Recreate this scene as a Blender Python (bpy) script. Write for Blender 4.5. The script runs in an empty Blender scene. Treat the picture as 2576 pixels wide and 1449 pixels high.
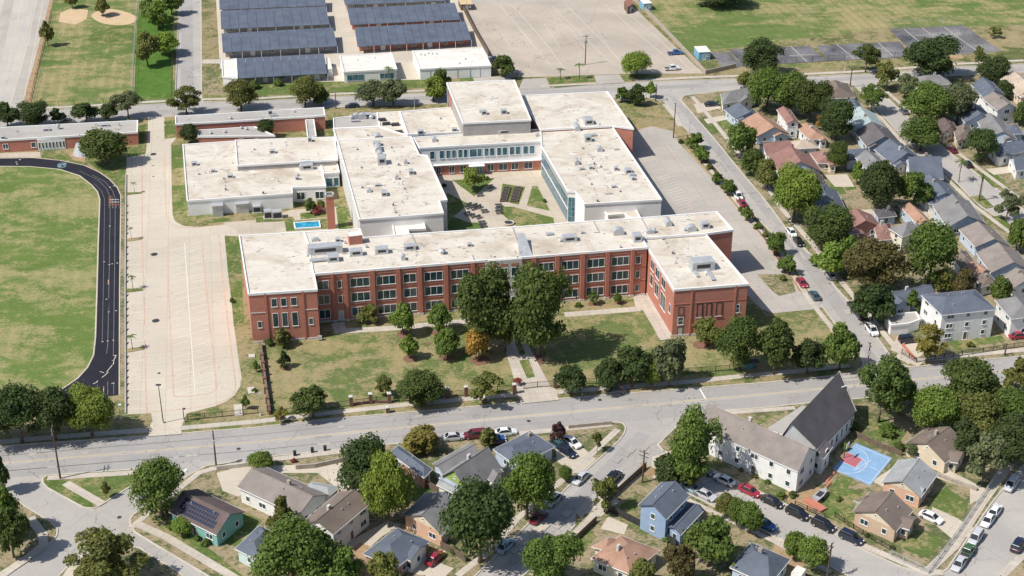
import bpy, bmesh, math, random
import numpy as np
from mathutils import Matrix, Vector
S = bpy.context.scene
COL = S.collection
R = math.radians
# ------------------------------------------------------------------ camera, sky, sun, exposure
FPX, PITCH, CAMH = 3800.0, R(28.5), 172.0
cam = bpy.data.objects.new('camera', bpy.data.cameras.new('camera'))
COL.objects.link(cam)
cam.location = (0, 0, CAMH)
cam.rotation_euler = (R(90) - PITCH, 0, 0)
cam.data.sensor_width = 36.0
cam.data.lens = 36.0 * FPX / 2576.0
cam.data.clip_start = 1.0
cam.data.clip_end = 12000.0
S.camera = cam
SUN_EL, SUN_TRAVEL = R(52), R(24)          # light travels towards +X and a little away from the camera
S.world = bpy.data.worlds.new('World')
S.world.use_nodes = True
wn = S.world.node_tree.nodes
wl = S.world.node_tree.links
wn.clear()
sky = wn.new('ShaderNodeTexSky')
sky.sky_type = 'NISHITA'
sky.sun_disc = False
sky.sun_elevation = SUN_EL
sx, sy = -math.cos(SUN_TRAVEL), -math.sin(SUN_TRAVEL)      # where the sun stands
sky.sun_rotation = math.atan2(sx, sy)
sky.air_density, sky.dust_density, sky.ozone_density = 1.0, 1.2, 1.0
bg = wn.new('ShaderNodeBackground')
bg.inputs[1].default_value = 0.11
wo = wn.new('ShaderNodeOutputWorld')
wl.new(sky.outputs[0], bg.inputs[0])
wl.new(bg.outputs[0], wo.inputs[0])
sun = bpy.data.objects.new('sun', bpy.data.lights.new('sun', 'SUN'))
COL.objects.link(sun)
sun.data.energy = 4.75
sun.data.angle = R(0.53)
sun.data.color = (1.0, 0.955, 0.885)
d = Vector((math.cos(SUN_TRAVEL) * math.cos(SUN_EL), math.sin(SUN_TRAVEL) * math.cos(SUN_EL), -math.sin(SUN_EL)))
sun.rotation_euler = d.to_track_quat('-Z', 'Y').to_euler()
sun.location = (-200, 200, 300)
S.view_settings.view_transform = 'Standard'
S.view_settings.look = 'None'
S.view_settings.gamma = 1.0
S.view_settings.exposure = 0.1
S.view_settings.use_curve_mapping = False
S.cycles.max_bounces = 6
S.cycles.diffuse_bounces = 3
S.cycles.transparent_max_bounces = 8
S.cycles.use_adaptive_sampling = True

# ------------------------------------------------------------------ geometry helpers
CP, SP = math.cos(PITCH), math.sin(PITCH)
def G(x, y, z=0.0):
    """point of the place seen at (x, y) of the 2576 x 1449 survey picture, at height z"""
    dx, dy = x - 1288.0, 724.5 - y
    rx, ry, rz = dx, FPX * CP + dy * SP, -FPX * SP + dy * CP
    t = (z - CAMH) / rz
    return Vector((rx * t, ry * t, z))
def proj(p):
    dz = p[2] - CAMH
    dd = p[1] * CP - dz * SP
    u = p[1] * SP + dz * CP
    return 1288 + FPX * p[0] / dd, 724.5 - FPX * u / dd
def height_at(b, ytop):
    z = 5.0
    for _ in range(40):
        z += (proj((b[0], b[1], z))[1] - ytop) / 11.0
    return max(z, 0.4)
def px_per_m(b, z=0):
    dd = b[1] * CP - (z - CAMH) * SP
    return FPX / dd
def cell(c, r):
    return lambda x, y: (644 * c + x / 4.0, 362.25 * r + y / 4.0)
c00, c10, c20, c30 = (cell(i, 0) for i in range(4))
c01, c11, c21, c31 = (cell(i, 1) for i in range(4))
c02, c12, c22, c32 = (cell(i, 2) for i in range(4))
c03, c13, c23, c33 = (cell(i, 3) for i in range(4))
LOC = {}
def root(name, loc, label, cat, group=None, rz=0.0):
    o = bpy.data.objects.new(name, None)
    COL.objects.link(o)
    o.location = loc
    o.rotation_euler = (0, 0, rz)
    o.empty_display_size = 0.2
    o['label'] = label
    o['category'] = cat
    if group:
        o['group'] = group
    LOC[o] = Vector(loc)
    return o
def link(name, me, parent=None, mat=None, m=None):
    o = bpy.data.objects.new(name, me)
    COL.objects.link(o)
    if parent is not None:
        o.parent = parent
        LOC[o] = LOC.get(parent, Vector((0, 0, 0)))
    if m is not None:
        o.matrix_local = m
    return o
def mesh(name, v, f, mat, smooth=False):
    me = bpy.data.meshes.new(name)
    me.from_pydata([tuple(p) for p in v], [], f)
    if mat is not None:
        me.materials.append(mat)
    if smooth:
        me.polygons.foreach_set('use_smooth', [True] * len(me.polygons))
    me.update()
    return me
def part(name, v, f, mat, parent, smooth=False):
    """mesh given in world coordinates, as a part of parent"""
    b = LOC.get(parent, Vector((0, 0, 0)))
    return link(name, mesh(name, [Vector(p) - b for p in v], f, mat, smooth), parent)
def tag(o, label, cat, group=None):
    o['label'] = label
    o['category'] = cat
    if group:
        o['group'] = group
    return o
def struct(name, v, f, mat):
    o = link(name, mesh(name, v, f, mat))
    o['kind'] = 'structure'
    return o
def ccw(p):
    a = sum(p[i][0] * p[(i + 1) % len(p)][1] - p[(i + 1) % len(p)][0] * p[i][1] for i in range(len(p)))
    return list(p) if a > 0 else list(p)[::-1]
def prism(pts, z0, z1):
    """closed vertical prism over a flat polygon"""
    pts = ccw(pts)
    n = len(pts)
    v = [(p[0], p[1], z0) for p in pts] + [(p[0], p[1], z1) for p in pts]
    f = [list(range(n, 2 * n)), list(range(n - 1, -1, -1))]
    f += [[i, (i + 1) % n, n + (i + 1) % n, n + i] for i in range(n)]
    return v, f
def sheet(pts, z):
    pts = ccw(pts)
    return [(p[0], p[1], z) for p in pts], [list(range(len(pts)))]
def join(*vf):
    V, F = [], []
    for v, f in vf:
        k = len(V)
        V += list(v)
        F += [[i + k for i in q] for q in f]
    return V, F
def boxm(x0, x1, y0, y1, z0, z1):
    v = [(x, y, z) for z in (z0, z1) for y in (y0, y1) for x in (x0, x1)]
    return v, [[0, 2, 3, 1], [4, 5, 7, 6], [0, 1, 5, 4], [1, 3, 7, 5], [3, 2, 6, 7], [2, 0, 4, 6]]
def obox(c, ex, w, dpt, z0, z1, bev=0.0):
    """box centred at c (world), long axis ex"""
    ex = Vector((ex[0], ex[1], 0)).normalized()
    ey = Vector((-ex[1], ex[0], 0))
    c = Vector((c[0], c[1], 0))
    P = lambda a, b, z: c + ex * a + ey * b + Vector((0, 0, z))
    if bev <= 0:
        v = [P(a * w / 2, b * dpt / 2, z) for z in (z0, z1) for a, b in ((-1, -1), (1, -1), (1, 1), (-1, 1))]
        return v, [[3, 2, 1, 0], [4, 5, 6, 7], [0, 1, 5, 4], [1, 2, 6, 5], [2, 3, 7, 6], [3, 0, 4, 7]]
    v = []
    for z, s in ((z0, 0), (z1 - bev, 0), (z1, bev)):
        v += [P(a * (w / 2 - s), b * (dpt / 2 - s), z) for a, b in ((-1, -1), (1, -1), (1, 1), (-1, 1))]
    f = [[3, 2, 1, 0], [8, 9, 10, 11]]
    for k in (0, 4):
        f += [[k + i, k + (i + 1) % 4, k + 4 + (i + 1) % 4, k + 4 + i] for i in range(4)]
    return v, f
def ribbon(pts, w, z, z0=None):
    """strip of width w along a polyline of world points"""
    pts = [Vector((p[0], p[1], 0)) for p in pts]
    L, Rr = [], []
    for i, p in enumerate(pts):
        a = (p - pts[i - 1]).normalized() if i > 0 else None
        b = (pts[i + 1] - p).normalized() if i < len(pts) - 1 else None
        t = a if b is None else b if a is None else (a + b).normalized()
        n = Vector((-t[1], t[0], 0))
        k = 1.0 / max(0.5, abs((a or t).dot(t)))
        L.append(p + n * w / 2 * k)
        Rr.append(p - n * w / 2 * k)
    n = len(pts)
    v = [(p[0], p[1], z) for p in L + Rr]
    f = [[i + 1, i, n + i, n + i + 1] for i in range(n - 1)]
    if z0 is not None:
        v += [(p[0], p[1], z0) for p in L + Rr]
        m = 2 * n
        f += [[i, i + 1, m + i + 1, m + i] for i in range(n - 1)]
        f += [[n + i + 1, n + i, m + n + i, m + n + i + 1] for i in range(n - 1)]
        f += [[0, m, m + n, n], [n - 1, 2 * n - 1, m + 2 * n - 1, m + n - 1]]
    return v, f
def ring(P, w, z, z0):
    """closed mitred kerb over a polygon"""
    P = [Vector((q[0], q[1], 0)) for q in P]
    n = len(P)
    O, I = [], []
    for i, p in enumerate(P):
        a, b = (p - P[i - 1]).normalized(), (P[(i + 1) % n] - p).normalized()
        t = (a + b).normalized()
        m = Vector((-t[1], t[0], 0)) * (w / 2 / max(.45, a.dot(t)))
        O.append(p - m)
        I.append(p + m)
    v = [(q[0], q[1], zz) for zz in (z, z0) for q in O + I]
    f = []
    for i in range(n):
        j = (i + 1) % n
        f += [[i, j, n + j, n + i], [2 * n + i, 2 * n + j, j, i], [n + i, n + j, 3 * n + j, 3 * n + i]]
    return v, f
def tube(p0, p1, r0, r1, n=6, cap=True):
    p0, p1 = Vector(p0), Vector(p1)
    t = (p1 - p0).normalized()
    a = t.cross(Vector((0.3, 0.9, 0.1))).normalized()
    b = t.cross(a)
    v = []
    for p, r in ((p0, r0), (p1, r1)):
        v += [p + (a * math.cos(2 * math.pi * i / n) + b * math.sin(2 * math.pi * i / n)) * r for i in range(n)]
    f = [[i, (i + 1) % n, n + (i + 1) % n, n + i] for i in range(n)]
    if cap:
        f += [list(range(n - 1, -1, -1)), list(range(n, 2 * n))]
    return v, f
def poly(pp, z=0.0):
    return [G(x, y, z) for x, y in pp]
def smooth_px(pts, k=6, closed=False):
    """Catmull-Rom through picture points"""
    out = []
    n = len(pts)
    rng = range(n) if closed else range(n - 1)
    g = (lambda i: pts[i % n]) if closed else (lambda i: pts[min(max(i, 0), n - 1)])
    for i in rng:
        p0, p1, p2, p3 = g(i - 1), g(i), g(i + 1), g(i + 2)
        for j in range(k):
            t = j / k
            out.append(tuple(0.5 * (2 * p1[a] + (p2[a] - p0[a]) * t + (2 * p0[a] - 5 * p1[a] + 4 * p2[a] - p3[a]) * t * t + (3 * p1[a] - p0[a] - 3 * p2[a] + p3[a]) * t ** 3) for a in (0, 1)))
    if not closed:
        out.append(pts[-1])
    return out

# ------------------------------------------------------------------ materials
class N:
    def __init__(s, name, rough=0.85, spec=0.3):
        s.m = bpy.data.materials.new(name)
        s.m.use_nodes = True
        s.nt = s.m.node_tree
        s.b = s.nt.nodes['Principled BSDF']
        s.b.inputs['Roughness'].default_value = rough
        s.b.inputs['Specular IOR Level'].default_value = spec
        s.out = s.nt.nodes['Material Output']
        s.geo = None
    def new(s, t):
        return s.nt.nodes.new(t)
    def ln(s, a, b):
        s.nt.links.new(a, b)
    def pos(s):
        if s.geo is None:
            s.geo = s.new('ShaderNodeNewGeometry')
        return s.geo.outputs['Position']
    def scaled(s, v):
        mp = s.new('ShaderNodeMapping')
        mp.inputs['Scale'].default_value = v
        s.ln(s.pos(), mp.inputs['Vector'])
        return mp.outputs[0]
    def noise(s, scale, detail=4, rough=0.6, vec=None, dist=0.0):
        n = s.new('ShaderNodeTexNoise')
        n.inputs['Scale'].default_value = scale
        n.inputs['Detail'].default_value = detail
        n.inputs['Roughness'].default_value = rough
        n.inputs['Distortion'].default_value = dist
        s.ln(vec if vec is not None else s.pos(), n.inputs['Vector'])
        return n.outputs['Fac']
    def ramp(s, fac, stops):
        r = s.new('ShaderNodeValToRGB')
        e = r.color_ramp.elements
        while len(e) < len(stops):
            e.new(0.5)
        for q, (p, c) in zip(e, stops):
            q.position = p
            q.color = (c, c, c, 1) if isinstance(c, (int, float)) else (*c, 1)
        s.ln(fac, r.inputs[0])
        return r.outputs[0]
    def mix(s, fac, a, b, mode='MIX'):
        m = s.new('ShaderNodeMix')
        m.data_type = 'RGBA'
        m.blend_type = mode
        for k, x in ((0, fac), (6, a), (7, b)):
            if isinstance(x, (int, float)):
                m.inputs[k].default_value = x if k == 0 else (x, x, x, 1)
            elif isinstance(x, tuple):
                m.inputs[k].default_value = (*x, 1)
            else:
                s.ln(x, m.inputs[k])
        return m.outputs[2]
    def base(s, c):
        if isinstance(c, tuple):
            s.b.inputs['Base Color'].default_value = (*c, 1)
        else:
            s.ln(c, s.b.inputs['Base Color'])
        return s
    def bump(s, fac, strength=0.3, dist=0.1):
        b = s.new('ShaderNodeBump')
        b.inputs['Strength'].default_value = strength
        b.inputs['Distance'].default_value = dist
        s.ln(fac, b.inputs['Height'])
        s.ln(b.outputs[0], s.b.inputs['Normal'])
        return s
def plain(name, c, rough=0.7, var=0.15, scale=0.8, spec=0.3, metal=0.0):
    n = N(name, rough, spec)
    n.b.inputs['Metallic'].default_value = metal
    f = n.noise(scale, 5)
    lo = tuple(x * (1 - var) for x in c)
    hi = tuple(min(1, x * (1 + var)) for x in c)
    n.base(n.ramp(f, [(0.3, lo), (0.7, hi)]))
    return n.m
def grass(name, green, dark, dry, drymin, drymax, scale=0.06, stretch=(1, 1, 1), mow=0.0):
    n = N(name, 0.95, 0.1)
    v = n.scaled(stretch)
    big = n.noise(scale, 4, 0.55, v, 0.8)
    med = n.noise(scale * 4.5, 7, 0.72, v, 0.5)
    fine = n.noise(1.7, 4, 0.75, n.scaled((0.7, 1.3, 1)))
    g = n.mix(n.ramp(n.mix(0.4, n.noise(scale * 2.3, 6, 0.7, v, 1.0), fine), [(0.4, 0.0), (0.6, 1.0)]), dark, green)
    comb = n.mix(0.5, big, med)
    comb = n.mix(0.22, comb, fine)
    k = n.ramp(comb, [(drymin, 0.0), ((drymin + drymax) / 2, 0.72), (drymax + .04, 1.0)])
    c = n.mix(k, g, dry)
    c = n.mix(n.ramp(fine, [(0.28, 0.45), (0.6, 0.0)]), c, dark)
    c = n.mix(n.ramp(n.noise(scale * 9, 5, 0.75, v), [(0.56, 0.0), (0.75, 0.5)]), c, tuple(min(1, x * 1.25) for x in dry))
    if mow:
        mp = n.new('ShaderNodeMapping')
        mp.inputs['Rotation'].default_value = (0, 0, -R(10.9))
        n.ln(n.pos(), mp.inputs['Vector'])
        wv = n.new('ShaderNodeTexWave')
        wv.bands_direction = 'X'
        wv.inputs['Scale'].default_value = 0.1
        wv.inputs['Distortion'].default_value = 1.5
        wv.inputs['Detail'].default_value = 2
        wv.inputs['Detail Scale'].default_value = 0.4
        n.ln(mp.outputs[0], wv.inputs['Vector'])
        c = n.mix(n.ramp(wv.outputs['Fac'], [(0.35, mow), (0.65, 0.0)]), c, dark)
    n.base(c).bump(fine, 0.5, 0.08)
    return n.m
def concrete(name, c, dark, blotch=0.05, joint=None, crack=0.5, rot=R(10.9)):
    n = N(name, 0.9, 0.2)
    a = n.noise(blotch, 6, 0.6, n.scaled((1, 1, 1)), 0.4)
    b = n.noise(1.4, 5, 0.7)
    col = n.mix(n.ramp(a, [(0.32, 0.0), (0.68, 1.0)]), dark, c)
    col = n.mix(n.ramp(b, [(0.25, 0.22), (0.6, 0.0)]), col, tuple(x * 0.6 for x in dark))
    if crack:
        vo = n.new('ShaderNodeTexVoronoi')
        vo.feature = 'DISTANCE_TO_EDGE'
        vo.inputs['Scale'].default_value = 0.07
        ds = n.new('ShaderNodeVectorMath')
        ds.operation = 'ADD'
        nz = n.new('ShaderNodeTexNoise')
        nz.inputs['Scale'].default_value = 0.3
        sc = n.new('ShaderNodeVectorMath')
        sc.operation = 'SCALE'
        sc.inputs['Scale'].default_value = 5.0
        n.ln(n.pos(), nz.inputs['Vector'])
        n.ln(nz.outputs['Color'], sc.inputs[0])
        n.ln(n.pos(), ds.inputs[0])
        n.ln(sc.outputs[0], ds.inputs[1])
        n.ln(ds.outputs[0], vo.inputs['Vector'])
        k = n.ramp(vo.outputs['Distance'], [(0.0, crack), (0.006, 0.0)])
        col = n.mix(k, col, tuple(x * 0.35 for x in dark))
    if joint:
        mp = n.new('ShaderNodeMapping')
        mp.inputs['Rotation'].default_value = (0, 0, -rot)
        n.ln(n.pos(), mp.inputs['Vector'])
        br = n.new('ShaderNodeTexBrick')
        br.offset = 0.0
        br.inputs['Scale'].default_value = 1.0
        br.inputs['Brick Width'].default_value = joint
        br.inputs['Row Height'].default_value = joint
        br.inputs['Mortar Size'].default_value = 0.03
        br.inputs['Color1'].default_value = (1, 1, 1, 1)
        br.inputs['Color2'].default_value = (0.93, 0.93, 0.93, 1)
        br.inputs['Mortar'].default_value = (0.62, 0.6, 0.58, 1)
        n.ln(mp.outputs[0], br.inputs['Vector'])
        col = n.mix(1.0, col, br.outputs['Color'], 'MULTIPLY')
    n.base(col).bump(b, 0.15, 0.02)
    return n.m
def roofing(name, c, stain, amt=0.5, streak=(1, 1, 1)):
    n = N(name, 0.8, 0.25)
    a = n.noise(0.09, 7, 0.65, n.scaled(streak), 0.9)
    b = n.noise(0.4, 7, 0.72, n.scaled((0.8, 1.5, 1)), 0.8)
    col = n.mix(n.ramp(a, [(0.46, 0.0), (0.72, amt * .8)]), c, stain)
    col = n.mix(n.ramp(b, [(0.57, 0.0), (0.68, amt)]), col, tuple(x * 0.8 for x in stain))
    fl = n.noise(0.75, 3, 0.5, n.scaled((0.7, 1.7, 1)), 0.3)
    col = n.mix(n.ramp(fl, [(0.66, 0.0), (0.7, amt)]), col, tuple(x * 0.55 for x in stain))
    f = n.noise(3.0, 3, 0.7)
    col = n.mix(n.ramp(f, [(0.3, 0.15), (0.6, 0.0)]), col, stain)
    mp = n.new('ShaderNodeMapping')
    mp.inputs['Rotation'].default_value = (0, 0, -R(10.9))
    n.ln(n.pos(), mp.inputs['Vector'])
    br = n.new('ShaderNodeTexBrick')
    for k_, v_ in (('Scale', 1.0), ('Brick Width', 14.0), ('Row Height', 2.9), ('Mortar Size', 0.05)):
        br.inputs[k_].default_value = v_
    br.inputs['Color1'].default_value = (1, 1, 1, 1)
    br.inputs['Color2'].default_value = (0.94, 0.935, 0.93, 1)
    br.inputs['Mortar'].default_value = (0.86, 0.84, 0.81, 1)
    n.ln(mp.outputs[0], br.inputs['Vector'])
    col = n.mix(1.0, col, br.outputs['Color'], 'MULTIPLY')
    n.base(col).bump(b, 0.15, 0.05)
    return n.m
def shingle(name, c):
    n = N(name, 0.9, 0.2)
    a = n.noise(0.35, 5, 0.6)
    b = n.noise(4.5, 3, 0.7, n.scaled((1, 1, 3)))
    wv = n.new('ShaderNodeTexWave')
    wv.wave_type = 'BANDS'
    wv.bands_direction = 'Z'
    wv.inputs['Scale'].default_value = 2.4
    wv.inputs['Distortion'].default_value = 1.2
    wv.inputs['Detail'].default_value = 2
    n.ln(n.pos(), wv.inputs['Vector'])
    col = n.mix(n.ramp(a, [(0.3, 0.0), (0.7, 1.0)]), tuple(x * 0.8 for x in c), tuple(x * 1.15 for x in c))
    col = n.mix(n.ramp(b, [(0.3, 0.35), (0.62, 0.0)]), col, tuple(x * 0.55 for x in c))
    col = n.mix(n.ramp(wv.outputs['Fac'], [(0.0, 0.25), (0.35, 0.0)]), col, tuple(x * 0.5 for x in c))
    n.base(col).bump(b, 0.3, 0.04)
    return n.m
def brickmat(name, c, mortar, rot):
    n = N(name, 0.9, 0.2)
    tc = n.new('ShaderNodeMapping')
    tc.inputs['Rotation'].default_value = (0, 0, -rot)
    n.ln(n.pos(), tc.inputs['Vector'])
    sp = n.new('ShaderNodeSeparateXYZ')
    n.ln(tc.outputs[0], sp.inputs[0])
    ad = n.new('ShaderNodeMath')
    ad.operation = 'ADD'
    n.ln(sp.outputs[0], ad.inputs[0])
    n.ln(sp.outputs[1], ad.inputs[1])
    cb = n.new('ShaderNodeCombineXYZ')
    n.ln(ad.outputs[0], cb.inputs[0])
    n.ln(sp.outputs[2], cb.inputs[1])
    br = n.new('ShaderNodeTexBrick')
    br.inputs['Scale'].default_value = 1.0
    br.inputs['Brick Width'].default_value = 0.42
    br.inputs['Row Height'].default_value = 0.15
    br.inputs['Mortar Size'].default_value = 0.016
    br.inputs['Color1'].default_value = (*c, 1)
    br.inputs['Color2'].default_value = (c[0] * 0.8, c[1] * 0.78, c[2] * 0.78, 1)
    br.inputs['Mortar'].default_value = (*mortar, 1)
    n.ln(cb.outputs[0], br.inputs['Vector'])
    a = n.noise(0.35, 6, 0.6)
    col = n.mix(n.ramp(a, [(0.35, 0.3), (0.65, 0.0)]), br.outputs['Color'], tuple(x * 0.6 for x in c))
    n.base(col)
    return n.m
def glassmat(name, c, rough=0.08, blind=0.0):
    n = N(name, rough, 0.7)
    a = n.noise(0.9, 3, 0.5)
    col = n.ramp(a, [(0.35, tuple(x * 0.55 for x in c)), (0.65, tuple(x * 1.3 for x in c))])
    if blind:
        oi = n.new('ShaderNodeObjectInfo')
        col = n.mix(n.ramp(oi.outputs['Random'], [(0.0, 0.0), (0.7, 0.06), (0.85, 0.2), (1.0, 0.45)]), col, (0.2, 0.23, 0.23))
    n.base(col)
    return n.m
GA = R(10.9)
M = {}
M['ground'] = grass('dry_ground', (0.15, 0.16, 0.06), (0.08, 0.1, 0.035), (0.36, 0.28, 0.165), 0.46, 0.58)
M['yard'] = grass('yard_ground', (0.15, 0.165, 0.07), (0.08, 0.1, 0.04), (0.37, 0.285, 0.19), 0.465, 0.56, 0.13)
M['verge'] = grass('verge_grass', (0.16, 0.185, 0.065), (0.085, 0.115, 0.035), (0.36, 0.275, 0.16), 0.455, 0.555, 0.1)
M['lawn'] = grass('lawn_grass', (0.16, 0.185, 0.068), (0.09, 0.13, 0.04), (0.36, 0.28, 0.155), 0.465, 0.56, 0.06, (1, 1, 1), 0.1)
M['field'] = grass('field_turf', (0.15, 0.2, 0.058), (0.095, 0.15, 0.035), (0.36, 0.3, 0.155), 0.475, 0.595, 0.05, (0.7, 1.1, 1), 0.12)
M['park'] = grass('park_grass', (0.155, 0.195, 0.062), (0.09, 0.14, 0.04), (0.4, 0.31, 0.17), 0.47, 0.57, 0.03, (0.7, 1, 1), 0.2)
M['green'] = grass('green_lawn', (0.125, 0.17, 0.05), (0.075, 0.118, 0.03), (0.33, 0.265, 0.14), 0.5, 0.61, 0.12)
M['lush'] = grass('lush_lawn', (0.1, 0.185, 0.035), (0.06, 0.125, 0.022), (0.24, 0.24, 0.09), 0.56, 0.68, 0.1)
M['solar'] = plain('solar_cell', (0.022, 0.03, 0.06), 0.3, 0.1, 1.0, 0.5)
M['soil'] = grass('bare_soil', (0.3, 0.2, 0.11), (0.22, 0.14, 0.08), (0.42, 0.3, 0.18), 0.4, 0.6, 0.3)
M['sand'] = grass('sand', (0.5, 0.37, 0.22), (0.45, 0.33, 0.2), (0.58, 0.44, 0.28), 0.4, 0.6, 0.3)
M['road'] = concrete('street_concrete', (0.435, 0.405, 0.37), (0.355, 0.335, 0.31), 0.06, None, 0.6)
M['road_dark'] = concrete('worn_lane', (0.375, 0.355, 0.335), (0.31, 0.295, 0.28), 0.09, None, 0.6)
M['walk'] = concrete('sidewalk_concrete', (0.56, 0.5, 0.42), (0.46, 0.41, 0.35), 0.2, 1.6, 0.0, R(10.9))
M['walk_d'] = concrete('sidewalk_concrete_diagonal', (0.56, 0.5, 0.42), (0.45, 0.4, 0.34), 0.2, 1.6, 0.0, R(57))
M['kerb'] = concrete('kerb_concrete', (0.58, 0.53, 0.46), (0.46, 0.42, 0.36), 0.3, None, 0.0)
M['lot'] = concrete('lot_concrete', (0.58, 0.515, 0.42), (0.51, 0.45, 0.365), 0.05, 5.2, 0.3)
M['lot_grey'] = concrete('lot_grey', (0.47, 0.43, 0.38), (0.39, 0.36, 0.32), 0.06, 4.6, 0.4)
M['lot_old'] = concrete('lot_old', (0.5, 0.435, 0.36), (0.37, 0.32, 0.265), 0.05, None, 0.7)
M['court'] = concrete('court_concrete', (0.55, 0.48, 0.38), (0.45, 0.39, 0.31), 0.1, 3.0, 0.1)
M['channel'] = concrete('channel_concrete', (0.52, 0.48, 0.42), (0.43, 0.405, 0.37), 0.05, 9.0, 0.35)
M['asphalt'] = concrete('track_asphalt', (0.026, 0.026, 0.036), (0.018, 0.018, 0.026), 0.15, None, 0.0)
M['tennis'] = concrete('tennis_asphalt', (0.27, 0.26, 0.26), (0.07, 0.07, 0.08), 0.07, None, 0.7)
M['paint_w'] = plain('white_paint', (0.75, 0.73, 0.69), 0.7, 0.12, 1.5)
M['paint_faint'] = plain('worn_white_paint', (0.68, 0.64, 0.57), 0.8, 0.1, 0.9)
M['paint_track'] = plain('worn_track_paint', (0.17, 0.17, 0.18), 0.8, 0.25, 0.8)
M['paint_old'] = plain('nearly_gone_paint', (0.56, 0.51, 0.44), 0.8, 0.15, 0.4)
M['emblem'] = plain('pale_blue_track_paint', (0.22, 0.34, 0.38), 0.8, 0.2, 0.8)
M['paint_r'] = plain('red_paint', (0.54, 0.35, 0.27), 0.8, 0.2, 0.7)
M['paint_y'] = plain('yellow_paint', (0.56, 0.43, 0.24), 0.8, 0.2, 0.7)
M['roof_w'] = roofing('white_membrane', (0.64, 0.595, 0.515), (0.37, 0.285, 0.2), 0.95)
M['roof_w2'] = roofing('clean_membrane', (0.72, 0.69, 0.64), (0.55, 0.47, 0.37), 0.5)
M['roof_g'] = roofing('grey_gravel_roof', (0.42, 0.4, 0.37), (0.28, 0.25, 0.22), 0.5)
M['brick'] = brickmat('school_brick', (0.53, 0.19, 0.132), (0.5, 0.32, 0.25), GA)
M['brick_o'] = brickmat('pier_brick', (0.51, 0.18, 0.122), (0.5, 0.31, 0.24), GA)
M['darkbrick'] = brickmat('old_dark_brick', (0.2, 0.1, 0.08), (0.2, 0.15, 0.12), GA)
M['stone'] = plain('cream_stone', (0.52, 0.5, 0.46), 0.8, 0.12, 1.0)
M['white'] = plain('white_wall', (0.8, 0.79, 0.77), 0.75, 0.05, 0.5)
M['trim'] = plain('white_trim', (0.78, 0.77, 0.75), 0.6, 0.05, 1.0)
M['greywall'] = plain('grey_wall', (0.36, 0.34, 0.33), 0.8, 0.12, 0.5)
M['steel'] = plain('galvanised_steel', (0.5, 0.51, 0.52), 0.45, 0.15, 1.5, 0.5, 0.35)
M['darksteel'] = plain('dark_metal', (0.045, 0.045, 0.05), 0.5, 0.2, 1.5)
M['glass'] = glassmat('window_glass', (0.022, 0.055, 0.064), .1, 1.0)
M['glass_b'] = glassmat('curtain_glass', (0.06, 0.18, 0.235))
M['panel'] = plain('blue_grey_metal_roof', (0.105, 0.122, 0.158), 0.5, 0.2, 0.25, 0.4)
M['wood'] = plain('weathered_wood', (0.15, 0.11, 0.08), 0.85, 0.25, 2.0)
M['polewood'] = plain('pole_wood', (0.1, 0.07, 0.05), 0.85, 0.3, 1.0)
M['bark'] = plain('bark', (0.13, 0.1, 0.075), 0.95, 0.3, 2.0)
M['rubber'] = plain('rubber', (0.02, 0.02, 0.02), 0.8, 0.1, 1.0)
M['black'] = plain('black_iron', (0.02, 0.02, 0.022), 0.6, 0.1, 1.0)
M['blockwall'] = plain('block_wall', (0.36, 0.31, 0.26), 0.9, 0.2, 1.2)
M['mulch'] = plain('mulch', (0.2, 0.11, 0.075), 0.95, 0.3, 1.5)
# ------------------------------------------------------------------ the ground, streets and blocks
ZR = -0.13
struct('ground', *sheet([(-6000, -3000), (6000, -3000), (6000, 9000), (-6000, 9000)], -0.16), M['ground'])
_zs = {}
def area(name, px, mat, z, curve=0):
    pts = poly(smooth_px(px, curve, True) if curve else px)
    return struct(name, *sheet(pts, z), M[mat])
def strip(name, px, w, mat, z, z0=None):
    return struct(name, *ribbon(poly(px), w, z, z0), M[mat])
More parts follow.
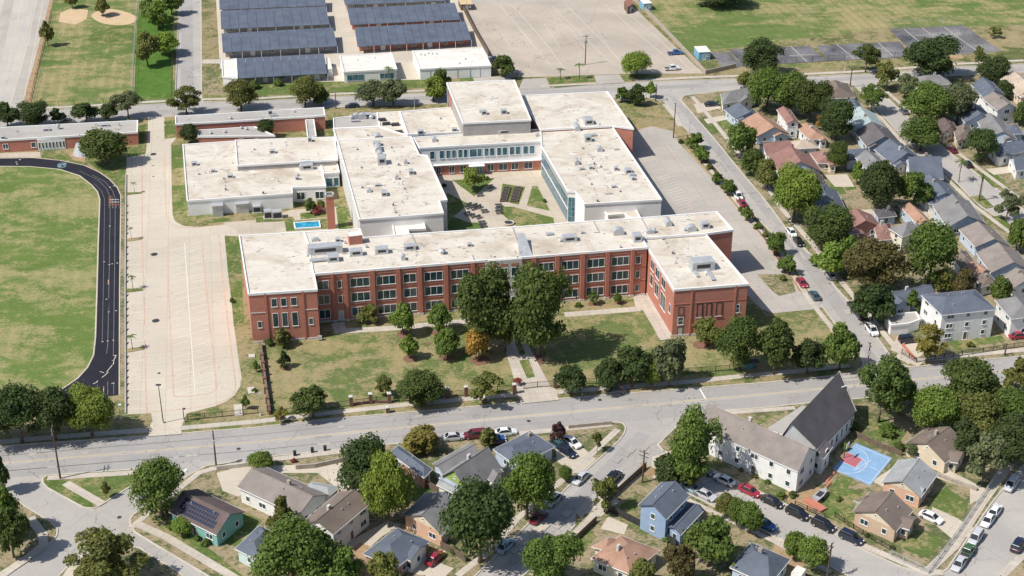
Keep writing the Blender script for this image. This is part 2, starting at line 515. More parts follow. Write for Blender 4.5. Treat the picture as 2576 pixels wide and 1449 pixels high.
# carriageways, one sheet over the whole street grid, the blocks stand on it as kerbed islands
struct('road', *sheet(poly([(-500, -160), (3100, -160), (3100, 1560), (-500, 1560)]), ZR), M['road'])
BLOCKS = {
 'school': ([(-300, 1150), (0, 1122), (250, 1104), (362, 1097), (644, 1074.5), (819, 1054), (1019, 1037), (1219, 1019.5), (1400, 1003), (1525, 993), (1763, 974.5), (1932, 961), (2107, 943), (2147, 938), (2166, 928), (2172, 914), (2165, 895), (2104, 819), (2067, 769), (2032, 724), (2007, 685), (1969, 612), (1908, 552), (1848, 480), (1788, 407), (1763, 367), (1710, 307), (1663, 258), (1652, 250), (1630, 246), (1538, 246), (1303, 242), (1119, 260), (644, 277), (440, 292), (337, 300), (0, 318), (-300, 332)], 'verge'),
 'island': ([(107, 1203), (120, 1195), (366, 1178), (373, 1183), (355, 1206), (250, 1272), (234, 1278), (210, 1276), (120, 1227), (108, 1214)], 'green'),
 'corner_west': ([(-300, 1180), (-20, 1224), (40, 1259), (130, 1314), (144, 1330), (143, 1346), (122, 1372), (15, 1449), (-40, 1500), (-300, 1560)], 'yard'),
 'homes_south': ([(520, 1171), (644, 1154), (681, 1147), (896, 1125.5), (1019, 1113), (1119, 1106), (1288, 1088), (1418, 1075), (1550, 1061), (1567, 1064), (1574, 1076), (1570, 1090), (1558, 1107), (1503, 1157), (1438, 1214), (1413, 1239), (1333, 1312), (1288, 1357), (1194, 1449), (1120, 1540), (640, 1560), (525, 1449), (390, 1369), (340, 1338), (328, 1322), (327, 1306), (334, 1295), (357, 1277), (475, 1194)], 'yard'),
 'corner_south': ([(120, 1475), (182, 1412), (250, 1384), (320, 1372), (350, 1378), (450, 1440), (560, 1530), (80, 1540)], 'yard'),
 'homes_east': ([(1600, 1190), (1498, 1262), (1413, 1357), (1300, 1462), (1200, 1560), (2340, 1560), (2107, 1434), (1932, 1340), (1850, 1301), (1728, 1240), (1668, 1208), (1640, 1192), (1620, 1187)], 'yard'),
 'church_block': ([(1680, 1092), (1725, 1052), (1755, 1037), (1932, 1024), (1982, 1018), (2150, 1003), (2307, 985), (2576, 962), (2800, 940), (2800, 1000), (2576, 1169), (2544, 1202), (2489, 1272), (2422, 1372), (2385, 1428), (2365, 1443), (2340, 1448), (2264, 1424), (2172, 1382), (2104, 1343), (1850, 1216), (1735, 1163), (1668, 1132), (1655, 1118)], 'yard'),
 'corner_east': ([(2490, 1470), (2576, 1385), (2750, 1230), (2800, 1560), (2420, 1560)], 'yard'),
 'homes_north': ([(1712, 250), (1722, 240), (1805, 230), (2044, 212), (2130, 208), (2149, 214), (2200, 268), (2312, 390), (2394, 447), (2467, 520), (2539, 565), (2800, 770), (2800, 873), (2576, 895), (2432, 908), (2307, 922), (2287, 922), (2262, 914), (2232, 884), (2207, 849), (2144, 767), (2104, 724), (2044, 645), (1982, 580), (1932, 512), (1903, 477), (1863, 430), (1808, 362)], 'yard'),
 'homes_far': ([(2207, 206), (2407, 190), (2576, 182), (2800, 170), (2800, 700), (2576, 528), (2482, 455), (2394, 387), (2290, 300), (2200, 216)], 'yard'),
 'park': ([(-300, 300), (0, 283), (110, 276), (420, 260), (436, 258), (441, 250), (447, 75), (452, -60), (-300, -60)], 'park'),
 'north_lots': ([(507, 250), (512, 256), (644, 254), (854, 242), (1069, 234), (1288, 226), (1383, 221), (1570, 207), (1723, 202), (1858, 197), (2037, 192), (2197, 184), (2407, 167), (2576, 160), (2900, 140), (2900, -130), (505, -130)], 'ground'),
}
KERBRED = {'school'}
for nm, (px, mt) in BLOCKS.items():
    pts = ccw(poly(px))
    o = struct(nm + '_block', *prism(pts, -0.15, 0.0), M[mt])
    struct('kerb', *ring(pts, 0.28, 0.016, -0.14), M['kerb'])
# worn wheel paths and joints of the avenue
AVC = [(-60, 1170), (27, 1161.7), (644, 1110.5), (876, 1087), (1288, 1048), (1932, 989.5), (2519, 932), (2700, 915)]
def offs(px, dy):
    return [(x, y + dy) for x, y in px]
for dy, w in ((-26, 2.3), (-11, 2.2), (13, 2.3), (29, 2.4)):
    strip('worn_lane', offs(AVC, dy), w, 'road_dark', ZR + 0.01)
strip('yellow_line', AVC, 0.2, 'paint_y', ZR + 0.02)
strip('worn_lane', [(1690, 240), (1870, 460), (2010, 640), (2160, 850), (2200, 905)], 1.8, 'road_dark', ZR + 0.01)
strip('worn_lane', [(1725, 270), (1830, 390), (1960, 560), (2070, 700), (2190, 860)], 1.8, 'road_dark', ZR + 0.012)
strip('worn_lane', [(10, 300), (600, 270), (1300, 233), (2000, 205), (2576, 172)], 3.0, 'road_dark', ZR + 0.01)
strip('worn_lane', [(470, -20), (471, 250)], 4.0, 'road_dark', ZR + 0.012)
strip('worn_lane', [(1620, 1090), (1470, 1240), (1330, 1380), (1240, 1470)], 3.0, 'road_dark', ZR + 0.01)
strip('stop_line', [(1760, 976), (1775, 1002)], 0.3, 'paint_w', ZR + 0.02)
strip('stop_line', [(455, 1090 + 100), (470, 1178)], 0.4, 'paint_w', ZR + 0.021)
for px in ([(172, 1327), (220, 1291)], [(218, 1292), (318, 1322)], [(175, 1330), (290, 1400)], [(290, 1350), (335, 1310)], [(250, 1280), (345, 1330)], [(1640, 1180), (1700, 1110)], [(1500, 1270), (1610, 1170)]):
    strip('pavement_joint', px, 0.09, 'road_dark', ZR + 0.016)
for px in ([(217, 1280), (245, 1292), (270, 1277), (250, 1274)], [(285, 1330), (322, 1310), (328, 1330), (340, 1342), (300, 1345)], [(55, 1202), (107, 1199), (107, 1216)]):
    area('gutter_slab', px, 'lot_grey', ZR + 0.014)
# sidewalks
for px, w, mt in (
    ([(-60, 1118), (100, 1103), (372, 1082)], 1.7, 'walk'),
    ([(455, 1077), (644, 1061), (819, 1040), (1019, 1018), (1219, 1000), (1310, 992)], 1.6, 'walk'),
    ([(1395, 987), (1505, 979), (1750, 959.5), (1870, 946), (2007, 934), (2135, 919)], 1.6, 'walk'),
    ([(1672, 262), (1700, 295), (1712, 318)], 1.7, 'walk'),
    ([(1775, 412), (1835, 485), (1895, 558), (1957, 625), (1995, 690), (2040, 760), (2090, 822), (2150, 905)], 1.3, 'walk'),
    ([(1742, 243), (1790, 300), (1850, 375), (1930, 470), (1970, 530), (2040, 610), (2110, 700), (2170, 775), (2250, 872), (2290, 915)], 1.4, 'walk'),
    ([(2290, 910), (2420, 895), (2576, 880), (2700, 868)], 1.6, 'walk'),
    ([(2185, 262), (2295, 385), (2375, 443), (2450, 517), (2520, 570), (2600, 630)], 1.3, 'walk'),
    ([(2230, 230), (2310, 300), (2410, 385), (2500, 452), (2600, 525)], 1.3, 'walk'),
    ([(505, 250 - 0), (640, 248), (854, 236), (1069, 228)], 1.5, 'walk'),
    ([(1360, 217), (1500, 210)], 1.4, 'walk'),
    ([(1600, 203), (1723, 196), (1858, 191), (2037, 186), (2197, 178), (2407, 161), (2576, 152)], 1.8, 'walk'),
    ([(110, 272), (440, 253)], 1.8, 'walk'),
    ([(119, 1203), (366, 1187)], 1.5, 'walk_d'),
    ([(165, 1215), (258, 1269)], 1.8, 'walk_d'),
    ([(75, 1302), (108, 1345), (110, 1372), (60, 1410), (-10, 1455)], 1.7, 'walk_d'),
    ([(345, 1318), (420, 1352), (600, 1460)], 1.7, 'walk_d'),
    ([(330, 1328), (375, 1290), (500, 1190), (540, 1178)], 1.3, 'walk_d'),
    ([(540, 1178), (690, 1155), (880, 1133)], 1.6, 'walk'),
    ([(1290, 1093), (1420, 1080), (1540, 1068)], 1.4, 'walk'),
    ([(1555, 1080), (1490, 1140), (1428, 1196), (1395, 1225), (1300, 1305), (1240, 1380), (1150, 1449)], 1.4, 'walk_d'),
    ([(1608, 1190), (1560, 1230), (1500, 1290), (1440, 1350), (1380, 1405), (1340, 1449)], 1.7, 'walk_d'),
    ([(1690, 1140), (1760, 1172), (1870, 1222), (2100, 1333), (2170, 1372), (2270, 1415), (2330, 1440), (2372, 1440)], 1.5, 'walk_d'),
    ([(2330, 1440), (2400, 1375), (2470, 1265), (2540, 1170), (2600, 1120)], 1.7, 'walk_d'),
    ([(1760, 1043), (1935, 1031), (2000, 1026)], 1.4, 'walk'),
    ([(1660, 1165), (1720, 1200)], 1.5, 'walk_d'),
    ([(1730, 1258), (1850, 1316), (1940, 1358), (2090, 1440)], 1.2, 'walk_d'),
    ([(2520, 1449), (2600, 1370)], 1.5, 'walk_d'),
    ):
    _sw = globals().get('_sw', 0) + 1
    strip('sidewalk', px, w, mt, 0.042 + 0.004 * (_sw % 7))
# ---- school grounds
area('school_lawn', [(672, 868), (870, 832), (1130, 800), (1290, 800), (1292, 960), (1304, 982), (1180, 996), (1010, 1014), (819, 1035), (690, 1048), (680, 1040)], 'lawn', 0.012)
area('school_lawn', [(1345, 800), (1400, 795), (1620, 780), (1700, 870), (1900, 850), (2080, 800), (2150, 890), (2130, 912), (1870, 940), (1505, 973), (1400, 982)], 'lawn', 0.0125)
area('school_lawn', [(600, 830), (640, 862), (665, 890), (676, 1040), (470, 1058), (500, 1030), (590, 1000), (608, 960)], 'verge', 0.0135)
area('running_field', [(-60, 418), (0, 418.5), (75, 419), (150, 426), (200, 442), (230, 465), (245, 482), (251, 502), (247, 612), (244, 724), (240, 849.5), (235, 894.5), (220, 924.5), (195, 952), (147, 985), (60, 1010), (-60, 1025)], 'field', 0.014)
TRK_O = [(-60, 398), (0, 398.5), (82, 397), (150, 403.5), (212, 416), (250, 433.5), (275, 451), (295, 472), (304, 492), (303, 560), (301, 724), (300, 994), (272, 997), (271, 1005), (257, 1007), (150, 1030), (-60, 1050)]
TRK_I = [(-60, 418), (0, 418.5), (75, 419), (150, 426), (200, 442), (230, 465), (245, 482), (251, 502), (247, 612), (244, 724), (240, 849.5), (235, 894.5), (220, 924.5), (195, 952), (147, 985), (60, 1010), (-60, 1025)]
trk = area('running_track', TRK_O + TRK_I[::-1], 'asphalt', 0.02)
strip('track_kerb', TRK_I, 0.32, 'lot', 0.05, 0.0)
strip('track_kerb', TRK_O[:12], 0.25, 'lot', 0.05, 0.0)
def lerp_line(t, i0, i1):
    a, b = smooth_px(TRK_O[:12], 8), smooth_px(TRK_I[:15], 8)
    return a, b
def lane(px, w=0.1, mat='paint_track', z=0.03, nm='lane_line'):
    v, f = ribbon(poly(px), w, z)
    return part(nm, v, f, M[mat], trk)
lane([(238, 462), (255, 480), (263, 500), (262.5, 560), (260, 724), (257, 860)])
lane([(200, 430), (245, 452), (268, 474), (277, 497), (277, 560), (274, 724), (271, 870), (268, 890)], 0.13)
lane([(232, 440), (265, 458), (283, 480), (290, 500), (289, 620), (286, 840), (285, 893)], 0.13)
lane([(286, 960), (286, 992)], 0.12)
lane([(271, 960), (271, 993)], 0.12)
lane([(245, 968), (245, 1000)], 0.1)
lane([(261, 972), (260, 1004)], 0.16, 'paint_r')
lane([(276, 572), (275.5, 610)], 0.18)
lane([(273.5, 750), (273.5, 786)], 0.18)
lane([(273.5, 704), (273.5, 716)], 0.35, 'paint_r')
for x, y in ((268, 753), (273.5, 785), (271, 858), (258, 860), (285, 856), (276, 569), (275, 666), (282, 664), (262, 659), (295, 662), (41, 408), (43, 413), (50, 402), (277, 471), (287, 468), (292, 782)):
    v, f = sheet(poly([(x - 2.2, y - .6), (x + 2.2, y - .9), (x + 2.2, y + .4), (x - 2.2, y + .7)]), 0.031)
    part('lane_mark', v, f, M['paint_old'], trk)
for px in ([(284, 895), (292, 894), (287, 905)], [(282, 908), (287, 905), (285, 917)], [(251, 935), (262, 938)], [(256, 950), (263, 945), (273, 936)], [(234, 966), (243, 962), (246, 958)], [(280, 965), (288, 964)], [(268, 936), (283, 918)]):
    lane(px, 0.18, 'paint_old', 0.032, 'exchange_mark')
# pale emblem painted on the bend
for k, (rx, ry) in enumerate(((10.5, 6.0), (6.0, 3.2))):
    cx, cy = 156, 416
    a0, a1 = (0.2, 6.0) if k == 0 else (1.2, 7.0)
    pts = [(cx + rx * math.cos(a0 + (a1 - a0) * i / 18) - 0.25 * ry * math.sin(a0 + (a1 - a0) * i / 18), cy + ry * math.sin(a0 + (a1 - a0) * i / 18)) for i in range(19)]
    lane(pts, 0.26, 'emblem', 0.033, 'painted_emblem')
lane([(147, 420), (158, 414), (166, 409)], 0.22, 'emblem', 0.034, 'painted_emblem')
# west car park
lotw = area('car_park', [(372, 296), (412, 294), (414, 300), (416, 320), (440, 322), (442, 350), (430, 362), (431, 425), (432, 480), (434, 540), (440, 556), (460, 568), (500, 572), (560, 565), (640, 556), (720, 552), (880, 575), (880, 640), (566, 592), (570, 640), (574, 690), (580, 740), (590, 830), (600, 900), (608, 950), (604, 972), (590, 995), (566, 1012), (540, 1022), (470, 1040), (460, 1060), (456, 1092), (372, 1098), (378, 1070), (384, 1060), (380, 1040), (314, 1043), (314, 900), (314, 725), (317, 440), (319, 390), (367, 384), (372, 340)], 'lot', 0.02)
def paint(px, w=0.14, mat='paint_w', z=0.032, par=None, nm='painted_line'):
    v, f = ribbon(poly(px), w, z)
    return part(nm, v, f, M[mat], par or lotw)
paint([(357.5, 390), (357.5, 600), (361, 724), (364, 820)], 0.22, 'paint_r')
paint([(364, 855), (366, 940), (369, 1040)], 0.22, 'paint_r')
paint([(415, 380), (414, 420), (418, 520), (419, 545), (428, 562), (445, 571), (480, 573), (560, 566)], 0.22, 'paint_r')
paint(smooth_px([(422, 618), (424, 724), (428, 830), (434, 940), (437, 990), (445, 998), (480, 997), (520, 991), (540, 982), (544, 966), (536, 890), (524, 780), (516, 690), (507, 616)], 4), 0.2, 'paint_r')
paint(smooth_px([(548, 594), (552, 600), (560, 700), (572, 800), (584, 900), (592, 960), (590, 985), (572, 1004), (545, 1015), (480, 1027), (375, 1037)], 5), 0.24, 'paint_r')
paint([(422, 618), (450, 605), (490, 597)], 0.2, 'paint_r')
paint([(464, 612), (472, 720), (480, 840), (491, 992)], 0.2, 'paint_faint')
for i in range(24):
    t = i / 23
    y = 622 + 362 * t
    xl, xr = 424 + 14 * t + 2, 507 + 36 * t - 3
    paint([(xl + 2, y + 10), (xr, y - 13 - 3 * t)], 0.12, 'paint_faint')
for i in range(27):
    y = 398 + 24.2 * i
    if min(abs(y - q) for q in (486, 603, 731, 878)) < 10:
        continue
    paint([(319, y + 2.5), (358 + 0.013 * (y - 398), y)], 0.1, 'paint_faint')
for x, y, r in ((388, 640, .9), (392, 807, .9), (386, 388, .9), (400, 939, .35), (386, 444, .3), (385, 417, .3)):
    c = G(x, y)
    part('manhole_cover', [(c[0] + r * math.cos(a * .6283), c[1] + r * math.sin(a * .6283), 0.034) for a in range(10)], [list(range(10))], M['darksteel'], lotw)
for px in ([(314, 486), (322, 485), (356, 484), (357, 487), (330, 490), (314, 492)], [(314, 603), (330, 600), (355, 598), (357, 603), (330, 607), (314, 608)], [(314, 727), (335, 727), (357, 726), (361, 731), (335, 735), (314, 737)], [(310, 880), (330, 877), (360, 873), (365, 879), (335, 885), (312, 888)]):
    v, f = prism(poly(px), 0.0, 0.14)
    struct('planted_island', v, f, M['verge'])
strip('lot_edge_wall', [(317, 440), (315, 724), (316, 1042)], 0.3, 'lot_grey', 0.35, 0.0)
for i in range(30):
    y = 520 + i * 17.3
    if min(abs(y - q) for q in (486, 603, 731, 878)) < 12:
        continue
    c = G(319.5, y)
    v, f = obox(c, (0.18, 1, 0), 1.5, 0.16, 0.03, 0.16)
    part('wheel_stop', v, f, M['darksteel'], lotw)
area('planting_strip', [(303, 470), (312, 470), (313, 740), (313, 1000), (303, 1000), (303, 740)], 'yard', 0.016)
for px in ([(432, 365), (460, 366), (461, 395), (432, 396)], [(432, 400), (461, 400), (461, 422), (432, 424)], [(433, 467), (466, 466), (466, 480), (434, 481)], [(434, 490), (468, 488), (470, 544), (535, 537), (537, 545), (495, 550), (494, 566), (470, 568), (446, 560), (436, 545)], [(510, 554), (578, 548), (580, 556), (511, 563)], [(565, 595), (604, 594), (608, 688), (574, 690)], [(578, 698), (608, 694), (614, 820), (588, 822)], [(412, 305), (440, 302), (442, 310), (413, 313)], [(413, 316), (440, 314), (442, 346), (414, 350)], [(320, 395), (366, 388), (366, 382), (322, 386)], [(212, 400), (300, 385), (316, 400), (316, 465), (296, 466), (276, 448), (250, 431)], [(103, 390), (145, 386), (178, 400), (178, 404), (150, 402), (104, 396)], [(346, 314), (365, 312), (364, 370), (347, 372)]):
    area('green_lawn', px, 'green', 0.026)
area('brick_plaza', [(165, 380), (200, 384), (214, 390), (214, 408), (186, 404)], 'soil', 0.027)
area('plaza', [(0, 385), (100, 382), (104, 397), (60, 396), (0, 397)], 'court', 0.024)
# lanes between the blocks of the school
area('service_court', [(560, 560), (640, 553), (735, 528), (850, 520), (880, 590), (700, 600), (610, 592)], 'court', 0.023)
for px in ([(644, 548), (735, 545), (742, 552), (735, 556), (644, 560)], [(755, 536), (822, 530), (824, 547), (756, 552)], [(716, 557), (830, 548), (830, 575), (720, 582)], [(845, 522), (868, 520), (880, 578), (852, 580)]):
    area('green_lawn', px, 'green', 0.03)
area('courtyard', [(1098, 440), (1360, 428), (1440, 575), (1130, 590)], 'court', 0.022)
for px in ([(1137, 453), (1245, 448), (1193, 494)], [(1124, 485), (1177, 512), (1160, 530), (1140, 545), (1180, 560), (1210, 560), (1220, 575), (1125, 582)], [(1264, 462), (1322, 470), (1305, 515), (1258, 505)], [(1339, 468), (1352, 468), (1383, 530), (1325, 518)], [(1262, 520), (1290, 520), (1392, 548), (1395, 566), (1300, 570), (1258, 535)]):
    area('green_lawn', px, 'green', 0.03)
# front paths
for px, w in (([(862, 833), (1000, 825), (1130, 812), (1290, 800)], 2.2), ([(1420, 792), (1610, 777)], 2.2), ([(850, 812), (858, 838)], 3.0), ([(1640, 745), (1648, 800), (1672, 850)], 2.8)):
    strip('path', px, w, 'walk', 0.03 + .0015 * w + .001 * len(px))
area('path', [(1592, 745), (1622, 740), (1688, 852), (1662, 856), (1618, 782), (1598, 770)], 'walk', 0.0295)
area('path', [(1250, 810), (1292, 800), (1392, 985), (1400, 1003), (1310, 1012), (1302, 985)], 'walk', 0.028)
area('path', [(1310, 985), (1396, 976), (1406, 1006), (1312, 1016)], 'walk', 0.0262)
for px in ([(1290, 845), (1303, 838), (1322, 890), (1308, 896)], [(1306, 907), (1330, 904), (1346, 948), (1326, 952)]):
    area('green_lawn', px, 'green', 0.036)
for x, y, r in ((1015, 842, 2.6), (1100, 837, 2.2), (1032, 902, 2.6), (1124, 897, 3.0), (1208, 906, 3.6), (716, 924, 1.8), (1340, 905, 4.2), (1763, 868, 3.0), (1078, 865, .9), (1488, 765, 1.6), (1555, 760, 1.6)):
    c = G(x, y)
    r *= .62
    struct('mulch_bed', [(c[0] + r * (1 + .12 * math.sin(a * 3.1)) * math.cos(a * .3927), c[1] + r * (1 + .12 * math.cos(a * 2.3)) * math.sin(a * .3927), 0.021) for a in range(16)], [list(range(16))], M['mulch'])
# east car park along the side street
lote = area('car_park', [(1612, 325), (1640, 318), (1690, 330), (1712, 362), (1820, 482), (1932, 612), (1985, 690), (2010, 733), (2062, 756), (2068, 774), (2040, 779), (1945, 788), (1915, 778), (1882, 745), (1830, 680), (1780, 640), (1640, 560), (1590, 480), (1560, 400), (1575, 340)], 'lot_grey', 0.02)
paint([(1625, 362), (1680, 440), (1748, 535), (1850, 655), (1925, 775)], 0.2, 'paint_r', 0.032, lote)
paint([(1675, 362), (1755, 470), (1800, 530), (1960, 730)], 0.16, 'paint_r', 0.032, lote)
paint([(1612, 325), (1640, 318), (1690, 330), (1820, 482), (1985, 690), (2010, 735)], 0.24, 'paint_r', 0.033, lote)
for i in range(14):
    t = i / 13
    x, y = 1652 + 62 * t, 448 + 84 * t
    paint([(x, y), (x + 34, y - 10)], 0.12, 'paint_faint', 0.034, lote)
area('planted_island', [(1905, 690), (1990, 690), (2002, 735), (1960, 745), (1945, 735)], 'yard', 0.05)
area('hedge_bed', [(1722, 350), (1735, 352), (1850, 490), (1940, 600), (1990, 690), (1978, 690), (1925, 605), (1832, 480)], 'mulch', 0.03)
for px in ([(1548, 255), (1650, 252), (1668, 290), (1620, 300), (1580, 290)], [(1660, 255), (1668, 254), (1712, 308), (1700, 308)], [(1615, 305), (1690, 300), (1680, 312), (1620, 320)]):
    area('green_lawn', px, 'verge', 0.022)
# ---- north: channel, park, carports, old lots
area('drain_channel', [(-300, 290), (52, 275), (88, 150), (125, 0), (140, -80), (-300, -80)], 'channel', 0.02)
area('dirt_strip', [(52, 275), (76, 262), (134, 0), (150, -60), (137, -60), (125, 0), (88, 150)], 'soil', 0.022)
for px in ([(95, -20), (72, 100), (45, 200), (22, 275)], [(60, -20), (20, 170), (-10, 260)], [(112, -20), (88, 110), (62, 240)]):
    strip('channel_joint', px, 0.35, 'lot', 0.027)
area('channel_bed', [(96, -40), (128, -40), (118, 30), (92, 110), (58, 262), (28, 262), (62, 130)], 'lot_grey', 0.0235)
area('channel_bed', [(20, -40), (45, -40), (10, 120), (-20, 250), (-60, 250), (-10, 90)], 'lot_grey', 0.0235)
area('sand_pit', [(147, 55), (152, 32), (182, 20), (222, 25), (218, 48), (190, 62)], 'sand', 0.02)
area('sand_pit', [(230, 40), (262, 22), (310, 28), (345, 45), (320, 62), (262, 60)], 'sand', 0.02, 4)
area('green_lawn', [(345, 50), (365, 10), (436, 0), (432, 245), (338, 248)], 'lush', 0.015)
area('green_lawn', [(225, 90), (280, 68), (335, 65), (335, 105), (290, 112), (235, 110)], 'green', 0.014, 4)
carpw = area('carport_yard', [(540, -60), (1160, -60), (1236, 165), (1236, 200), (555, 215), (552, 150)], 'lot', 0.016)
area('carport_yard', [(509, 150), (560, 148), (560, 160), (509, 160)], 'walk', 0.02)
for px in ([(512, 212), (860, 205), (1060, 200), (1230, 190), (1232, 214), (1070, 220), (860, 232), (512, 246)],):
    area('green_lawn', px, 'green', 0.0195)
area('dirt_strip', [(512, 170), (556, 172), (600, 228), (560, 240), (512, 238)], 'yard', 0.0205)
loto = area('old_car_park', [(1160, 8), (1280, 8), (1570, -6), (1580, 4), (1770, 185), (1566, 186), (1400, 192), (1285, 195), (1236, 165), (1216, 110)], 'lot_old', 0.02)
area('old_car_park_top', [(1160, 8), (1170, -60), (1540, -60), (1570, -6), (1280, 8)], 'lot_grey', 0.018)
for i in range(11):
    t = i / 10
    x0, x1 = 1225 + 330 * t, 1345 + 395 * t
    if i in (3, 7):
        continue
    paint([(x0, 12 + 2 * (i % 3)), (x0 + (x1 - x0) * .5, 90), (x1, 178 - 14 * (i % 4 == 1))], 0.18, 'paint_r' if i % 4 == 0 else 'paint_old', 0.03, loto)
for i in range(5):
    x = 1245 + 62 * i
    paint([(x, 60 + 9 * (i % 2)), (x + 40, 120)], 0.14, 'paint_old', 0.031, loto)
for px in ([(1315, 199), (1375, 196), (1384, 221), (1305, 224)], [(1495, 190), (1558, 187), (1572, 208), (1502, 212)], [(1190, 196), (1285, 190), (1290, 226), (1200, 230)]):
    area('driveway', px, 'lot_grey', 0.024)
for px in ([(1374, 196), (1492, 188), (1498, 205), (1384, 212)], [(1392, 216), (1498, 209), (1500, 212), (1394, 221)], [(1560, 186), (1600, 186), (1655, 190), (1655, 200), (1570, 203)]):
    area('green_lawn', px, 'green', 0.026)
area('athletic_field', [(1600, -70), (1615, 20), (1720, 130), (1790, 130), (1850, 120), (2240, 70), (2576, 62), (2800, 60), (2800, -110), (1600, -110)], 'park', 0.014)
tb = area('tennis_court', [(1789, 133), (1834, 131), (1870, 168), (1822, 174)], 'tennis', 0.018)
area('tennis_court', [(1950, 119), (2036, 115), (2082, 154), (1964, 161)], 'tennis', 0.0185)
area('tennis_court', [(1834, 124), (1950, 119), (1964, 161), (1870, 168)], 'tennis', 0.0182)
area('tennis_court', [(2053, 115), (2263, 104), (2293, 143), (2084, 154)], 'tennis', 0.0187)
area('tennis_court', [(2235, 74), (2424, 64), (2520, 129), (2400, 138), (2296, 130), (2263, 100)], 'tennis', 0.019)
for px in ([(1990, 117), (2030, 155)], [(2105, 112), (2150, 148)], [(2210, 108), (2245, 140)], [(2275, 74), (2330, 120)], [(2320, 70), (2400, 132)], [(2375, 68), (2460, 130)], [(1985, 140), (2050, 137)], [(2300, 90), (2420, 84)], [(2160, 125), (2230, 121)]):
    strip('court_line', px, 0.35, 'lot_grey', 0.028)
area('dirt_strip', [(2330, 142), (2420, 137), (2425, 147), (2335, 152)], 'soil', 0.018)
area('dirt_strip', [(1900, 165), (2300, 150), (2300, 160), (1905, 178)], 'lawn', 0.016)
# ---- residential driveways, patios and lawns
for px in (
    [(372, 1098), (455, 1090), (452, 1064), (380, 1064)],
    [(545, 1190), (600, 1175), (690, 1172), (880, 1163), (880, 1190), (905, 1240), (875, 1250), (800, 1190), (690, 1190), (640, 1215), (600, 1250), (560, 1235)],
    [(850, 1382), (900, 1350), (975, 1310), (1010, 1320), (960, 1350), (905, 1400)],
    [(1060, 1399), (1142, 1430), (1110, 1460), (1030, 1440)],
    [(1398, 1128), (1460, 1120), (1500, 1156), (1462, 1190), (1440, 1190), (1400, 1160)],
    [(1640, 1150), (1700, 1130), (1760, 1180), (1700, 1225), (1640, 1200)],
    [(2258, 845), (2300, 845), (2340, 880), (2300, 905), (2240, 880)],
    [(2345, 1275), (2400, 1300), (2470, 1340), (2400, 1360), (2340, 1310)],
    [(2350, 1200), (2390, 1185), (2450, 1215), (2500, 1240), (2440, 1268), (2440, 1230)],
    [(2195, 1210), (2240, 1180), (2260, 1190), (2220, 1225)],
    [(1770, 300), (1820, 290), (1830, 300), (1780, 312)],
    [(1745, 262), (1800, 258), (1815, 272), (1755, 285)],
    [(1935, 385), (2040, 378), (2050, 395), (1990, 400)],
    [(2075, 440), (2130, 438), (2150, 470), (2100, 470)],
    [(2135, 530), (2210, 525), (2230, 545), (2150, 552)],
    [(2310, 520), (2380, 512), (2420, 560), (2350, 570)],
    [(2480, 425), (2576, 415), (2576, 430), (2500, 440)],
    [(2230, 770), (2300, 745), (2340, 760), (2345, 800), (2240, 830)],
    [(2290, 325), (2330, 320), (2345, 345), (2310, 350)],
    [(2250, 900), (2265, 885), (2330, 905), (2310, 922)],
    [(1935, 1340), (1990, 1365), (2060, 1400), (2040, 1430), (1960, 1390)],
    [(1530, 1300), (1580, 1320), (1570, 1345), (1510, 1330)],
    [(1340, 1330), (1365, 1310), (1385, 1320), (1360, 1345)],
    [(1475, 1290), (1530, 1240), (1560, 1262), (1510, 1300)],
    [(140, 1475), (190, 1400), (230, 1390), (220, 1449), (190, 1480)],
    ):
    area('driveway', px, 'lot', 0.024 + 0.0003 * (len(bpy.data.objects) % 7))
for px in (
    [(2046, 1267), (2100, 1216), (2190, 1252), (2150, 1310), (2145, 1330), (2075, 1300)],
    [(2315, 1300), (2350, 1245), (2437, 1270), (2400, 1325), (2360, 1310)],
    [(2255, 1370), (2310, 1335), (2375, 1355), (2335, 1405), (2280, 1385)],
    [(2350, 1245), (2380, 1225), (2435, 1262), (2400, 1290)],
    [(2200, 1070), (2280, 1085), (2260, 1120), (2180, 1100)],
    [(2150, 1060), (2220, 1050), (2280, 1090), (2210, 1080)],
    [(2075, 455), (2110, 455), (2130, 488), (2100, 490)],
    [(2125, 462), (2150, 462), (2155, 475), (2130, 480)],
    [(2465, 440), (2500, 432), (2540, 470), (2500, 472)],
    [(2440, 495), (2470, 490), (2500, 520), (2480, 524)],
    [(2500, 545), (2520, 540), (2545, 570), (2530, 575)],
    [(1800, 244), (1850, 240), (1860, 252), (1805, 258)],
    [(1825, 270), (1860, 266), (1870, 280), (1835, 284)],
    [(1780, 320), (1830, 300), (1845, 318), (1800, 335)],
    [(1855, 1080), (1935, 1045), (1960, 1040), (1900, 1075)],
    [(560, 1310), (620, 1290), (660, 1310), (600, 1380), (540, 1350)],
    [(370, 1292), (410, 1300), (540, 1390), (610, 1449), (560, 1449), (420, 1345)],
    [(1560, 1270), (1600, 1245), (1600, 1300), (1670, 1340), (1640, 1345), (1560, 1310)],
    [(1450, 1290), (1500, 1350), (1460, 1400), (1440, 1380)],
    [(1020, 1230), (1080, 1220), (1110, 1250), (1050, 1280)],
    [(2390, 858), (2520, 845), (2530, 858), (2400, 880)],
    [(2092, 1225), (2110, 1195), (2150, 1200), (2130, 1230)],
    ):
    area('green_lawn', px, 'green', 0.02 + 0.0004 * (len(bpy.data.objects) % 8))
